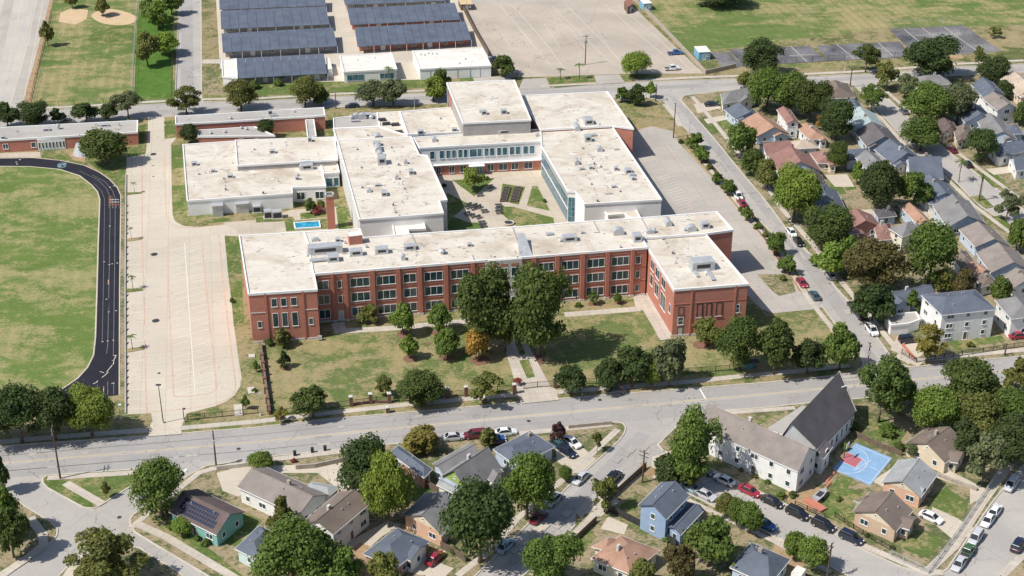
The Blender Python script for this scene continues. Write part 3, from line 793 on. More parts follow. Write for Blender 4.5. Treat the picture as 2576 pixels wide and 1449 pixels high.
for px in ([(870, 1390), (905, 1365), (940, 1378), (910, 1420), (870, 1410)], [(1612, 1150 + 12), (1660, 1185), (1640, 1200), (1610, 1192)], [(1970, 1240), (2020, 1215), (2090, 1235), (2060, 1275), (2030, 1290), (1990, 1275)], [(1950, 1360), (2000, 1385), (2030, 1420), (1990, 1449), (1940, 1400)]):
    area('brick_patio', px, 'soil', 0.03)

# patches, stains and manholes in the streets
rp = random.Random(5)
_pz = [0]
def patch_z():
    _pz[0] += 1
    return ZR + .022 + .0011 * _pz[0]
for i in range(46):
    t = rp.random()
    x = 40 + 2480 * t
    y0 = 1161 - (x - 27) * .0922
    y = y0 + rp.uniform(-34, 40)
    w, h = rp.uniform(8, 46), rp.uniform(2.0, 7)
    sl = -.092
    area('road_patch', [(x, y), (x + w, y + w * sl), (x + w + 2, y + w * sl + h), (x + 1, y + h)], rp.choice(('road_dark', 'road', 'lot_grey', 'lot_grey')), patch_z())
for i in range(26):
    t = rp.random()
    x, y = 1690 + 540 * t + rp.uniform(-16, 30), 250 + 640 * t
    area('road_patch', [(x, y), (x + 14, y - 1), (x + 14 + 8, y + 11), (x + 8, y + 12)] if i % 2 else [(x, y), (x + 6, y - .5), (x + 22, y + 22), (x + 16, y + 23)], rp.choice(('road_dark', 'lot_grey')), patch_z())
for i in range(18):
    t = rp.random()
    x, y = 1610 - 330 * t + rp.uniform(-25, 25), 1110 + 290 * t
    area('road_patch', [(x, y), (x + 16, y + 7), (x + 4, y + 20), (x - 12, y + 12)], rp.choice(('road_dark', 'lot_grey')), patch_z())
for x, y in ((1500, 1207), (1488, 1214), (380, 1302), (600, 1128), (950, 1098), (1509, 1005), (2100, 962), (2118, 735), (2270, 925), (1980, 575), (300, 1300), (1330, 1058), (2045, 608)):
    c = G(x, y)
    struct('manhole_cover', [(c[0] + .42 * math.cos(a * .6283), c[1] + .42 * math.sin(a * .6283), ZR + .05) for a in range(10)], [list(range(10))], M['darksteel'])
# ------------------------------------------------------------------ building helpers
_wc = {}
def win_meshes(w, h, n, fmat, gmat, rows, fr):
    key = (round(w, 2), round(h, 2), n, fmat, gmat, rows, fr)
    if key not in _wc:
        mull = fr * 1.1
        pw = (w - 2 * fr - (n - 1) * mull) / n
        q = [boxm(-w / 2, -w / 2 + fr, -0.07, 0.1, 0, h), boxm(w / 2 - fr, w / 2, -0.07, 0.1, 0, h),
             boxm(-w / 2 + fr, w / 2 - fr, -0.07, 0.1, h - fr, h), boxm(-w / 2 - 0.04, w / 2 + 0.04, -0.14, 0.1, -fr * .6, fr * .6)]
        xs = []
        for i in range(n):
            x0 = -w / 2 + fr + i * (pw + mull)
            xs.append(x0 + pw / 2)
            if i:
                q.append(boxm(x0 - mull, x0, -0.065, 0.1, fr * .6, h - fr))
            for r in range(1, rows):
                zz = fr + (h - 2 * fr) * r / rows
                q.append(boxm(x0, x0 + pw, -0.04, 0.1, zz - 0.03, zz + 0.03))
        fm = mesh('window_frame', *join(*q), M[fmat])
        pm = mesh('pane', *boxm(-pw / 2 - .01, pw / 2 + .01, -0.02, 0.06, fr * .5, h - fr * .9), M[gmat])
        _wc[key] = (fm, pm, xs)
    return _wc[key]
def rotm(ex):
    ex = Vector((ex[0], ex[1], 0)).normalized()
    ey = Vector((-ex[1], ex[0], 0))
    return Matrix(((ex[0], ey[0], 0, 0), (ex[1], ey[1], 0, 0), (0, 0, 1, 0), (0, 0, 0, 1)))
def window(parent, pos, ex, w, h, n=1, fmat='trim', gmat='glass', rows=1, fr=0.1, name='window'):
    """pos: middle of the sill on the outer wall face; ex runs so that the outside is on its right"""
    fm, pm, xs = win_meshes(w, h, n, fmat, gmat, rows, fr)
    o = link(name, fm, parent, m=Matrix.Translation(Vector(pos) - LOC.get(parent, Vector((0, 0, 0)))) @ rotm(ex))
    for x in xs:
        link('pane', pm, o, m=Matrix.Translation((x, 0, 0)))
    return o
def building(name, label, cat, px, z, wall, roof, cop='trim', loc=None, world=False, par=0.32, z0=0.0, zs=None):
    P = [Vector((p[0], p[1], 0)) for p in (px if world else poly(px, z))]
    P = ccw(P)
    c = sum(P, Vector()) / len(P)
    r = root(name, (c[0], c[1], z0), label, cat)
    part('wall', *prism(P, z0 - 0.05, z - 0.42), M[wall], r)
    rf = part('roof', *prism(P, z - 0.419, z - 0.3), M[roof], r)
    if cop:
        ins = P
        part('coping', *ring(ins, par, z, z - 0.55), M[cop], r)
    return r, rf, P
def wline(px0, px1, z):
    a, b = G(*px0, z), G(*px1, z)
    return Vector((a[0], a[1], 0)), Vector((b[0], b[1], 0))
def at_x(a_px, b_px, z, x):
    """point of a wall top line seen at picture column x"""
    t = (x - a_px[0]) / (b_px[0] - a_px[0])
    y = a_px[1] + (b_px[1] - a_px[1]) * t
    p = G(x, y, z)
    return Vector((p[0], p[1], 0))
def wall_windows(parent, a_px, b_px, z, specs, lv, n_out=0.0, **kw):
    """specs: (x0, x1, panes) in picture columns along the wall top; rows: (sill, head)"""
    a, b = wline(a_px, b_px, z)
    ex = (b - a).normalized()
    out = Vector((ex[1], -ex[0], 0))
    for (x0, x1, n) in specs:
        p, q = at_x(a_px, b_px, z, x0), at_x(a_px, b_px, z, x1)
        c = (p + q) / 2 + out * n_out
        for (s, h) in lv:
            window(parent, (c[0], c[1], s), ex, (q - p).length, h - s, n, **kw)
    return ex, out
def unit(rf, x, y, w, dd, h, z, kind='box', rot=None, mat='steel'):
    """rooftop machinery, a part of the roof"""
    ex = Vector((math.cos(GA), math.sin(GA), 0)) if rot is None else Vector((math.cos(rot), math.sin(rot), 0))
    c = G(x, y, z)
    zb = z - 0.3
    if kind == 'box':
        o = part('air_handler', *join(obox(c, ex, w, dd, zb + .15, zb + h, 0.08), obox(c, ex, w * 1.08, dd * 1.08, zb, zb + .15)), M[mat], rf)
        ey = Vector((-ex[1], ex[0], 0))
        part('vent_grille', *obox(c - ey * (dd / 2), ex, w * .6, .06, zb + h * .35, zb + h * .75), M['darksteel'], o)
    elif kind == 'hood':
        v, f = obox(c, ex, w, dd, zb, zb + h * .55)
        ey = Vector((-ex[1], ex[0], 0))
        k = 7
        arc = []
        for s in (-1, 1):
            for i in range(k):
                a = math.pi * i / (k - 1)
                q = Vector((c[0], c[1], 0)) + ey * (s * dd / 2) + ex * (math.cos(a) * w / 2)
                arc.append((q[0], q[1], zb + h * .55 + math.sin(a) * h * .45))
        af = [list(range(k)), list(range(2 * k - 1, k - 1, -1))] + [[i, k + i, k + i + 1, i + 1] for i in range(k - 1)]
        part('duct_hood', *join((v, f), (arc, af)), M[mat], rf)
    elif kind == 'vent':
        part('roof_vent', *join(tube((c[0], c[1], zb), (c[0], c[1], zb + h * .6), w * .3, w * .3, 8), tube((c[0], c[1], zb + h * .6), (c[0], c[1], zb + h), w * .5, w * .25, 8)), M[mat], rf)
    elif kind == 'duct':
        part('duct', *join(obox(c, ex, w, dd, zb + .3, zb + h, .06), obox(c + ex * (w * .35), ex, .3, dd * .8, zb, zb + .3), obox(c - ex * (w * .35), ex, .3, dd * .8, zb, zb + .3)), M[mat], rf)
def scatter_vents(rf, pts, z, s=0.7):
    for i, (x, y) in enumerate(pts):
        unit(rf, x, y, s * (.8 + .4 * (i % 3 == 0)), s, .5 + .3 * (i % 2), z, 'vent' if i % 3 else 'box', mat='steel')
# ------------------------------------------------------------------ the brick school
ZM = 12.7
FL, FR = (790, 688), (1628, 621)
sch, srf, SP_ = building('school_building', 'long three storey red brick school with white flat roof facing the front lawn', 'school',
    [(625, 738), (797, 727), FL, FR, (1615, 597), (1779, 586), (1844, 577), (1803, 532), (1615, 547), (1493, 555), (1288, 571), (1034, 588), (913, 597), (905, 575), (602, 592)], ZM, 'brick', 'roof_w')
GRP = [(796, 825, 2), (879, 928, 3), (945, 994, 3), (1013, 1046, 2), (1066, 1113, 3), (1133, 1179, 3), (1355, 1394, 3), (1412, 1457, 3), (1477, 1522, 3), (1539, 1584, 3)]
ROWS = [(0.95, 3.2), (4.7, 6.95), (8.45, 10.7)]
ex, out = wall_windows(sch, FL, FR, ZM, GRP, ROWS, 0.0, rows=1, fr=0.095)
wall_windows(sch, FL, FR, ZM, [(846, 858, 1), (1600, 1613, 1)], [(4.7, 6.6), (8.5, 10.4)], 0.0, rows=1, fr=0.09)
wall_windows(sch, FL, FR, ZM, [(1601, 1612, 1)], [(1.2, 3.0)], 0.0, rows=1, fr=0.09)
wall_windows(sch, FL, FR, ZM, [(845, 859, 1)], [(0.1, 2.6)], 0.0, rows=1, fr=0.12, name='door', gmat='steel')
a, b = wline(FL, FR, ZM)
for (x0, x1) in ((832, 838), (863, 872), (929, 941), (996, 1006), (1050, 1060), (1116, 1126), (1186, 1194), (1340, 1348), (1397, 1407), (1461, 1471), (1525, 1534), (1588, 1596)):
    p, q = at_x(FL, FR, ZM, x0), at_x(FL, FR, ZM, x1)
    c = (p + q) / 2 + out * 0.2
    part('pilaster', *obox(c, ex, (q - p).length, 0.5, -0.05, ZM - 0.25), M['brick_o'], sch)
    part('pilaster_base', *obox(c + out * .05, ex, (q - p).length + .25, 0.65, -0.05, 0.45), M['stone'], sch)
part('plinth', *obox((a + b) / 2 + out * 0.06, ex, (b - a).length, 0.2, -0.05, 0.35), M['stone'], sch)
for zz in (4.05, 7.75, 11.4):
    part('string_course', *obox((a + b) / 2 + out * 0.03, ex, (b - a).length - .3, 0.12, zz, zz + .14), M['brick_o'], sch)
# stone entrance bay
p, q = at_x(FL, FR, ZM, 1221), at_x(FL, FR, ZM, 1312)
ent = part('entrance_bay', *obox((p + q) / 2 + out * .35, ex, (q - p).length, 0.8, -0.05, ZM - .1), M['stone'], sch)
for k in range(3):
    cc = p + (q - p) * (0.2 + 0.3 * k) + out * 0.75
    for (s, h) in ((0.2, 3.0), (4.7, 6.9), (8.3, 10.6)):
        window(sch, (cc[0], cc[1], s), ex, 1.7, h - s, 1, rows=1, fr=.09)
    part('brick_panel', *obox(cc, ex, 1.7, .1, 10.9, 11.7), M['brick'], sch)
# west wing front
WA, WB = (625, 738), (797, 727)
ew, ow = wall_windows(sch, WA, WB, ZM, [(680, 695, 1), (704, 719, 1), (729, 745, 1)], [(3.75, 7.3), (8.9, 11.0)], 0.0, rows=1, fr=.09)
wall_windows(sch, WA, WB, ZM, [(641, 652, 1), (771, 783, 1)], [(3.8, 5.5)], 0.0, rows=1, fr=.09)
for x0, x1, dz in ((664, 669, .12), (758, 763, .12)):
    p, q = at_x(WA, WB, ZM, x0), at_x(WA, WB, ZM, x1)
    part('pilaster', *obox((p + q) / 2 + ow * .05, ew, (q - p).length, .25, 0, ZM - .3), M['brick_o'], sch)
p, q = at_x(WA, WB, ZM, 626), at_x(WA, WB, ZM, 796)
part('plinth', *obox((p + q) / 2 + ow * .05, ew, (q - p).length, .2, -.05, .5), M['stone'], sch)
for x0, x1 in ((626, 664), (763, 796)):
    p, q = at_x(WA, WB, ZM, x0), at_x(WA, WB, ZM, x1)
    part('string_course', *obox((p + q) / 2 + ow * .04, ew, (q - p).length, .14, 7.6, 7.75), M['stone'], sch)
part('electric_meter', *join(boxm(0, .9, 0, .5, .3, 1.2)), M['steel'], None).location = G(800, 858)
bpy.data.objects['electric_meter'].parent = sch
bpy.data.objects['electric_meter'].matrix_parent_inverse = Matrix.Translation(LOC[sch]).inverted()
# roof furniture of the school
ph = [(874, 586), (908, 582), (912, 592), (878, 596)]
PH = poly(ph, ZM + 1.9)
pent = part('stair_penthouse', *prism(PH, ZM - .3, ZM + 1.9), M['brick'], srf)
part('penthouse_roof', *prism(PH, ZM + 1.9, ZM + 2.05), M['roof_w2'], srf)
p, q = G(766, 584, ZM), G(796, 722, ZM)
part('roof_seam', *ribbon([G(766, 584, ZM), G(776, 612, ZM), G(789, 690, ZM)], .3, ZM - .05, ZM - .3), M['trim'], srf)
for px in ([(1036, 589), (1052, 625)], [(1290, 572), (1312, 635)], [(1493, 555), (1508, 583)], [(1613, 546), (1628, 572)], [(1188, 640), (1194, 655)]):
    part('expansion_joint', *ribbon([G(x, y, ZM) for x, y in px], .22, ZM - .12, ZM - .3), M['greywall'], srf)
for a_ in ((818, 632, 8.0, 2.2, 2.0, 'box'), (812, 654, 6.0, 1.0, .8, 'duct'), (838, 652, 2.6, 2.2, 1.5, 'box'), (896, 638, 2.9, 1.7, 1.5, 'box'), (960, 633, 3.0, 1.7, 1.5, 'box'), (1030, 624, 2.7, 1.6, 1.3, 'box'), (1014, 650, 1.0, 1.2, 1.4, 'hood'), (1112, 635, 1.8, 1.6, 1.3, 'vent'), (1181, 616, 1.1, 1., .8, 'box'), (793, 603, 1.8, 1., .8, 'hood'), (850, 605, 1.2, 1.1, 1.0, 'box'), (868, 610, .7, .7, .8, 'vent'), (1432, 602, 3.4, 1.8, 1.4, 'box'), (1410, 605, 1.0, 1., .8, 'vent'), (1555, 586, 2.6, 1.6, 1.7, 'hood'), (1602, 602, 2.0, 2.2, 1.8, 'box'), (1635, 583, 2.0, 1.2, 1.0, 'hood'), (1645, 582, 1.2, 1.2, 1.2, 'vent'), (1680, 562, 1.5, 2.4, 1.4, 'hood'), (1739, 577, 2.2, 1.5, 1.5, 'hood'), (1722, 578, .8, .8, .8, 'vent'), (1773, 570, 2.0, 1.6, 1.6, 'box'), (1382, 588, 1.8, 1.0, .5, 'duct'), (1465, 584, 1., .8, .5, 'box'), (921, 620, .8, .7, .8, 'vent'), (1560, 620, .7, .6, .7, 'vent')):
    unit(srf, a_[0], a_[1], a_[2], a_[3], a_[4], ZM, a_[5])
w0, w1, w2 = G(1302, 606, ZM), G(1320, 628, ZM), G(1334, 640, ZM)
part('skylight_slab', [(w0[0], w0[1], ZM + 2.0), (w0[0] + 1.6, w0[1] + .3, ZM + 1.9), (w2[0] + .6, w2[1], ZM - .3), (w2[0] - 2.6, w2[1] - .6, ZM - .3), (w0[0], w0[1] + .6, ZM - .3), (w0[0] + 1.6, w0[1] + .9, ZM - .3)], [[0, 3, 2, 1], [0, 1, 5, 4], [0, 4, 3], [1, 2, 5]], M['steel'], srf)
# east wing
ZE = 12.3
EA, EB = (1697, 727), (1882, 713)
ew_, erf, EP = building('school_wing', 'brick east wing projecting from the school with blank front and one big roof unit', 'school wing',
    [(1616, 598), EA, EB, (1775, 588)], ZE, 'brick', 'roof_w')
e2, o2 = wall_windows(ew_, EA, EB, ZE, [(1843, 1851, 1)], [(3.8, 6.0)], 0, rows=1, fr=.09) if False else (None, None)
a, b = wline(EA, EB, ZE)
e2 = (b - a).normalized()
o2 = Vector((e2[1], -e2[0], 0))
def onwall(x, z_out=0.0):
    return at_x(EA, EB, ZE, x) + o2 * z_out
for x0, x1 in ((1757, 1770), (1781, 1793), (1806, 1820)):
    p, q = onwall(x0, .0), onwall(x1, .0)
    w = (q - p).length
    c = (p + q) / 2
    o = part('blocked_window', *join(obox(c + o2 * .02, e2, w, .1, 4.6, 8.0)), M['brick_o'], ew_)
    part('sill', *obox(c + o2 * .08, e2, w + .3, .25, 4.4, 4.6), M['stone'], o)
    part('surround', *join(obox(p + o2 * .03, e2, .14, .2, 4.6, 8.0), obox(q + o2 * .03, e2, .14, .2, 4.6, 8.0), obox(c + o2 * .03, e2, w + .14, .2, 8.0, 8.14)), M['darksteel'], o)
p, q = onwall(1711), onwall(1723)
window(ew_, ((p + q) / 2)[:2] + (0.15,), e2, 1.3, 2.3, 1, fmat='darksteel', gmat='steel', name='door')
window(ew_, ((p + q) / 2)[:2] + (3.0,), e2, 1.3, 2.0, 1, rows=2)
window(ew_, ((p + q) / 2)[:2] + (5.6,), e2, 1.3, 2.0, 1, fmat='darksteel', gmat='brick_o')
c = onwall(1861)
window(ew_, (c[0], c[1], 5.0), e2, .9, 2.2, 1, rows=2)
for x0, x1 in ((1740, 1744), (1850, 1854)):
    p, q = onwall(x0), onwall(x1)
    part('pilaster', *obox((p + q) / 2 + o2 * .05, e2, (q - p).length, .25, 0, ZE - .3), M['brick_o'], ew_)
p, q = onwall(1698), onwall(1881)
part('plinth', *obox((p + q) / 2 + o2 * .05, e2, (q - p).length, .2, -.05, .5), M['stone'], ew_)
part('string_course', *obox((p + q) / 2 + o2 * .03, e2, (q - p).length, .12, 8.3, 8.42), M['brick_o'], ew_)
# lit flank of the wing
fa, fb = wline((1616, 598), EA, ZE)
ef = (fb - fa).normalized()
of = Vector((ef[1], -ef[0], 0))
for t0, t1, s, h in ((.30, .40, 8.3, 10.8), (.45, .56, 8.3, 10.8), (.63, .75, 8.3, 10.8), (.30, .38, 4.2, 7.0), (.45, .56, 3.6, 7.0), (.63, .78, 3.0, 7.0), (.88, .93, 4.8, 7.2)):
    c = fa + (fb - fa) * (t0 + t1) / 2
    window(ew_, (c[0], c[1], s), ef, (fb - fa).length * (t1 - t0), h - s, 2 if t1 - t0 > .09 else 1, rows=1, fr=.09)
part('plinth', *obox((fa + fb) / 2 + of * .05, ef, (fb - fa).length - .4, .2, -.05, .4), M['stone'], ew_)
part('string_course', *obox((fa + fb) / 2 + of * .04, ef, (fb - fa).length - .4, .14, 11.2, 11.35), M['stone'], ew_)
unit(erf, 1765, 672, 5.2, 3.0, 2.3, ZE)
for x, y, w, dd, h, k in ((1786, 690, 1.0, 5.5, .5, 'duct'), (1752, 688, .8, 3, .4, 'duct'), (1778, 686, 1.2, 1.0, .7, 'vent')):
    unit(erf, x, y, w, dd, h, ZE, k)
scatter_vents(erf, [(1668, 600), (1675, 610), (1680, 619), (1692, 636), (1702, 648), (1700, 660)], ZE, .5)
# ------------------------------------------------------------------ white classroom blocks behind
ZB = 9.0
mid, mrf, MP = building('classroom_block', 'white classroom block with ribbed west wall beside the brick chimney', 'school block',
    [(849, 352), (1034, 343), (1054, 388), (1074, 390), (1124, 502), (1105, 504), (1115, 535), (904, 551)], ZB, 'white', 'roof_w')
a, b = wline((849, 352), (904, 551), ZB)
exm = (b - a).normalized()
om = Vector((exm[1], -exm[0], 0))
L = (b - a).length
for i in range(26):
    c = a + exm * (L * (i + .5) / 26) + om * .12
    part('wall_rib', *obox(c, exm, .45, .3, 0, ZB - .6), M['trim'], mid)
a, b = wline((1124, 502), (1074, 390), ZB)
exm = (b - a).normalized()
for i in range(9):
    c = a + (b - a) * (i + .5) / 9
    window(mid, (c[0], c[1], .5), exm, (b - a).length / 9 - .15, 6.6, 2, fmat='steel', gmat='glass_b', rows=4, fr=.08, name='curtain_window')
a, b = wline((1115, 535), (1105, 504), ZB)
c = (a + b) / 2
window(mid, (c[0], c[1], .5), (b - a).normalized(), (b - a).length - .4, 6.6, 2, fmat='steel', gmat='glass_b', rows=3, fr=.1)
for a_ in ((951, 375, 1.8, 3.4, 1.5, 'hood'), (956, 390, 1.6, 2.2, 1.5, 'hood'), (960, 408, 2.2, 2.8, 2.2, 'box'), (948, 363, 2.0, 1.6, 1.2, 'box'), (1020, 409, 1.0, 1.2, 1.2, 'hood'), (1034, 434, 1.2, 2.0, 1.2, 'box'), (998, 448, 1.0, 1.2, 1.2, 'hood'), (950, 465, 1.6, .9, .6, 'box'), (928, 480, 1.3, 1.2, .9, 'hood'), (966, 488, 1.4, 2.0, 1.2, 'box'), (909, 470, .9, .9, .6, 'vent'), (908, 420, .8, .8, .6, 'vent'), (897, 374, .9, .7, .6, 'vent')):
    unit(mrf, *a_[:5], ZB, a_[5])
scatter_vents(mrf, [(985, 370), (990, 380), (998, 398), (1003, 414), (1005, 432), (1012, 462), (1018, 473), (1022, 482), (1024, 498), (989, 515), (992, 523), (994, 534), (1005, 541), (1012, 508), (1006, 430)], ZB, .42)
rgt, rrf, RP = building('classroom_block', 'white classroom block with blue glass wall on the east side of the courtyard', 'school block',
    [(1360, 323), (1538, 314), (1570, 362), (1664, 501), (1471, 512), (1448, 481), (1429, 480), (1363, 367)], ZB, 'white', 'roof_w')
a, b = wline((1363, 367), (1429, 480), ZB)
exr = (b - a).normalized()
for i in range(12):
    c = a + (b - a) * (i + .5) / 12
    for s, h in ((.3, 3.6), (4.2, 7.2)):
        window(rgt, (c[0], c[1], s), exr, (b - a).length / 12 - .12, h - s, 2, fmat='steel', gmat='glass_b', rows=2, fr=.07, name='curtain_window')
part('grey_band', *obox((a + b) / 2 + Vector((exr[1], -exr[0], 0)) * .04, exr, (b - a).length - .3, .1, 7.4, 8.45), M['greywall'], rgt)
a, b = wline((1429, 480), (1448, 481), ZB)
c = (a + b) / 2
window(rgt, (c[0], c[1], .4), (b - a).normalized(), (b - a).length - .2, 6.8, 2, fmat='steel', gmat='glass_b', rows=5, fr=.08, name='stair_window')
a, b = wline((1471, 512), (1664, 501), ZB)
c = b + (a - b) * .02
for a_ in ((1476, 306, 2.2, 2.4, 1.6, 'box'), (1450, 322, 1.6, 3.6, 1.5, 'hood'), (1478, 352, 1.8, 2.0, 1.8, 'box'), (1452, 305, 1., 2., .8, 'hood'), (1493, 340, 1.6, .8, .7, 'duct'), (1508, 377, 1.6, 1.6, 1.3, 'hood'), (1450, 409, 1.2, 2.2, 1.4, 'hood'), (1463, 424, 1.4, 1.0, .6, 'box'), (1486, 422, 1.0, .9, .8, 'box'), (1549, 425, 1.0, 1.1, 1.0, 'box'), (1580, 431, 1.8, 1.8, 1.1, 'box'), (1590, 440, 1.6, 1.0, .7, 'box'), (1592, 449, 1.0, 1.4, .9, 'box'), (1544, 469, 1.4, .9, .6, 'box'), (1532, 486, 2.0, .4, .4, 'duct'), (1551, 375, 1.6, .5, .4, 'duct'), (1510, 418, .8, .8, .7, 'vent')):
    unit(rrf, *a_[:5], ZB, a_[5])
scatter_vents(rrf, [(1466, 372), (1480, 388), (1490, 399), (1495, 412), (1472, 440), (1482, 450), (1488, 462), (1494, 476), (1500, 488), (1503, 505), (1520, 448), (1527, 470), (1560, 480), (1500, 430), (1460, 400)], ZB, .42)
# link wing over the courtyard, white above, brick below
ZC = 8.6
CA, CB = (1056, 371), (1363, 354)
lnk, lrf, LP = building('link_wing', 'white two storey link wing with brick ground floor closing the courtyard', 'school block',
    [(1040, 345), (1360, 324), CB, CA], ZC, 'white', 'roof_w')
WT = [(1081, 1093), (1105, 1117), (1122, 1133), (1136, 1147), (1152, 1163), (1166, 1176), (1181, 1200), (1201, 1212), (1218, 1229), (1232, 1244), (1250, 1261), (1264, 1276), (1282, 1294), (1297, 1309), (1316, 1329), (1332, 1345)]
el, ol = wall_windows(lnk, CA, CB, ZC, [(x0, x1, 1) for x0, x1 in WT], [(4.9, 7.3)], 0, rows=1, fr=.08, gmat='glass_b')
p, q = at_x(CA, CB, ZC, 1064), at_x(CA, CB, ZC, 1360)
part('brick_base', *obox((p + q) / 2 + ol * .08, el, (q - p).length, .3, -.05, 3.0), M['brick'], lnk)
part('ledge', *obox((p + q) / 2 + ol * .3, el, (q - p).length, .8, 3.0, 3.2), M['trim'], lnk)
for i, (x0, x1) in enumerate(((1096, 1108), (1128, 1142), (1156, 1172), (1180, 1214), (1224, 1242), (1254, 1276), (1286, 1304), (1318, 1340))):
    p, q = at_x(CA, CB, ZC, x0) + ol * .23, at_x(CA, CB, ZC, x1) + ol * .23
    c = (p + q) / 2
    if i == 3:
        window(lnk, (c[0], c[1], .05), el, (q - p).length, 2.6, 4, fmat='steel', gmat='glass_b', name='door')
        part('door_canopy', *obox(c + ol * .9, el, (q - p).length + .6, 1.8, 2.75, 2.95), M['trim'], lnk)
    else:
        window(lnk, (c[0], c[1], .5), el, (q - p).length, 2.1, 2, rows=1, fr=.08)
for a_ in ((1092, 352, 1.3, 1.6, 1.2, 'hood'), (1268, 333, 3.6, 1.3, 1.2, 'box'), (1247, 332, 1.4, 1., .8, 'hood'), (1352, 340, 1.2, 1., .8, 'hood')):
    unit(lrf, *a_[:5], ZC, a_[5])
# gymnasium, auditorium and stage house
gym, grf, _ = building('gymnasium', 'white roofed gymnasium with a brick corner at the north end of the school', 'school block',
    [(1307, 240), (1528, 230), (1593, 322), (1540, 315), (1360, 325)], 9.6, 'brick', 'roof_w')
unit(grf, 1480, 308, 2.4, 2.6, 1.6, 9.6)
unit(grf, 1508, 315, .8, .8, 1.0, 9.6, 'vent')
stg, stf, _ = building('stage_house', 'tall grey stage house box rising above the white school roofs', 'school block',
    [(1124, 207.5), (1294, 201), (1335, 300), (1165, 308)], 12.4, 'greywall', 'roof_w')
a, b = wline((1124, 207.5), (1165, 308), 12.4)
e_ = (b - a).normalized()
o_ = Vector((e_[1], -e_[0], 0))
part('blue_panel', *obox(a + e_ * 3.0 + o_ * .05, e_, 1.8, .12, 5, 11.2), M['glass_b'], stg)
part('brick_panel', *obox(a + e_ * 7.2 + o_ * .04, e_, 6.2, .12, 4, 11.9), M['brick'], stg)
unit(stf, 1217, 285, 1.5, 1.4, 1.3, 12.4)
unit(stf, 1267, 283, 1.7, 1.4, 1.3, 12.4)
unit(stf, 1207, 282, .8, .8, 1.0, 12.4, 'vent')
aud, auf, _ = building('auditorium', 'white roofed auditorium beside the tall stage house', 'school block',
    [(1006, 280), (1140, 269), (1166, 331), (1026, 337)], 8.0, 'white', 'roof_w')
unit(auf, 1058, 334, 1.7, 1.4, 1.2, 8.0)
unit(auf, 1143, 327, 1.5, 1.2, 1.0, 8.0)
unit(auf, 1107, 297, .9, .8, .7, 8.0, 'vent')
low, lof, _ = building('service_block', 'stained low service roof with dark hatches west of the auditorium', 'school block',
    [(949, 283), (1005, 280), (1021, 338), (956, 318)], 6.0, 'white', 'roof_w')
for x, y in ((961, 301), (972, 311), (995, 313), (1003, 332)):
    unit(lof, x, y, 2.2, 1.2, .7, 6.0, mat='darksteel')
kit, kif, _ = building('kitchen_block', 'white low roof joining the classroom blocks north of the ribbed wall', 'school block',
    [(839, 323), (954, 318), (1022, 339), (1030, 345), (848, 353)], 6.6, 'white', 'roof_w')
unit(kif, 950, 345, 1.8, 2.4, 1.3, 6.6, 'hood')
unit(kif, 924, 339, .7, .7, .6, 6.6, 'vent')
plant, plf, _ = building('plant_yard', 'low walled plant yard with pipes and machines', 'plant yard',
    [(839, 297), (948, 284), (954, 317), (840, 322)], 3.4, 'white', 'roof_g')
for x, y, w, dd, h, k in ((885, 299, 1.5, 1.2, 1.6, 'vent'), (897, 297, 2.0, 1.5, 1.8, 'hood'), (911, 296, 2.4, 1.6, 1.7, 'hood'), (925, 293, 2.6, 1.4, 1.4, 'box'), (935, 296, 1.6, 1.2, 1.2, 'vent'), (893, 304, 2.6, .8, .6, 'duct')):
    unit(plf, x, y, w, dd, h, 3.4, k)
# low west building
ZL = 4.5
lw, lwf, _ = building('cafeteria_building', 'low white building with wide flat roof beside the west car park', 'school block',
    [(460, 363), (592, 354), (806, 412), (819, 467), (734, 470), (735, 485), (471, 504)], ZL, 'white', 'roof_w')
up, upf, _ = building('cafeteria_hall', 'raised white roof section with dark edge over the low west building', 'school block',
    [(592, 352), (842, 344), (849, 400), (597, 415)], 6.0, 'greywall', 'roof_w')
cn, cnf, _ = building('link_passage', 'short white passage with glass between low building and ribbed block', 'school block',
    [(808, 413), (848, 410), (853, 432), (815, 435)], ZL, 'white', 'roof_w')
wall_windows(cn, (815, 435), (853, 432), ZL, [(818, 835, 1), (838, 851, 1)], [(.3, 2.9)], 0, gmat='glass_b', fr=.1)
wall_windows(lw, (734, 470), (819, 467), ZL, [(744, 766, 2), (791, 814, 2)], [(.8, 2.9)], 0, fr=.12)
for a_ in ((489, 413, 1.5, 1.2, 1.1, 'box'), (536, 430, 1.2, .9, .8, 'box'), (579, 444, 1.5, 1., .9, 'box'), (748, 449, 1.1, .9, .9, 'box'), (748, 439, .8, .7, .7, 'vent'), (772, 423, 3.4, 1.6, 1.6, 'box'), (776, 414, 2.2, 1.3, 1.6, 'hood'), (758, 422, 1.2, 1.2, 1.2, 'hood')):
    unit(lwf, *a_[:5], ZL, a_[5])
scatter_vents(lwf, [(563, 448), (566, 456), (566, 466), (568, 476), (517, 434), (527, 434), (500, 437), (605, 489), (585, 409), (662, 485), (690, 420), (700, 455)], ZL, .45)
unit(upf, 685, 382, 1.6, 1.3, 1.0, 6.0)
unit(upf, 779, 353, 1.0, 1.4, 1.4, 6.0)
scatter_vents(upf, [(640, 375), (720, 365), (800, 385)], 6.0, .4)
a, b = wline((471, 504), (735, 485), ZL)
e_ = (b - a).normalized()
o_ = Vector((e_[1], -e_[0], 0))
for x, w, h, dpt in ((545, 2.6, 3.1, 1.8), (607, 3.2, 2.7, .8)):
    c = at_x((471, 504), (735, 485), ZL, x) + o_ * dpt / 2
    part('porch_box', *join(obox(c, e_, w, dpt, 0, h, .1), obox(c + o_ * .1, e_, w + .5, dpt + .4, h, h + .15)), M['steel'], lw)
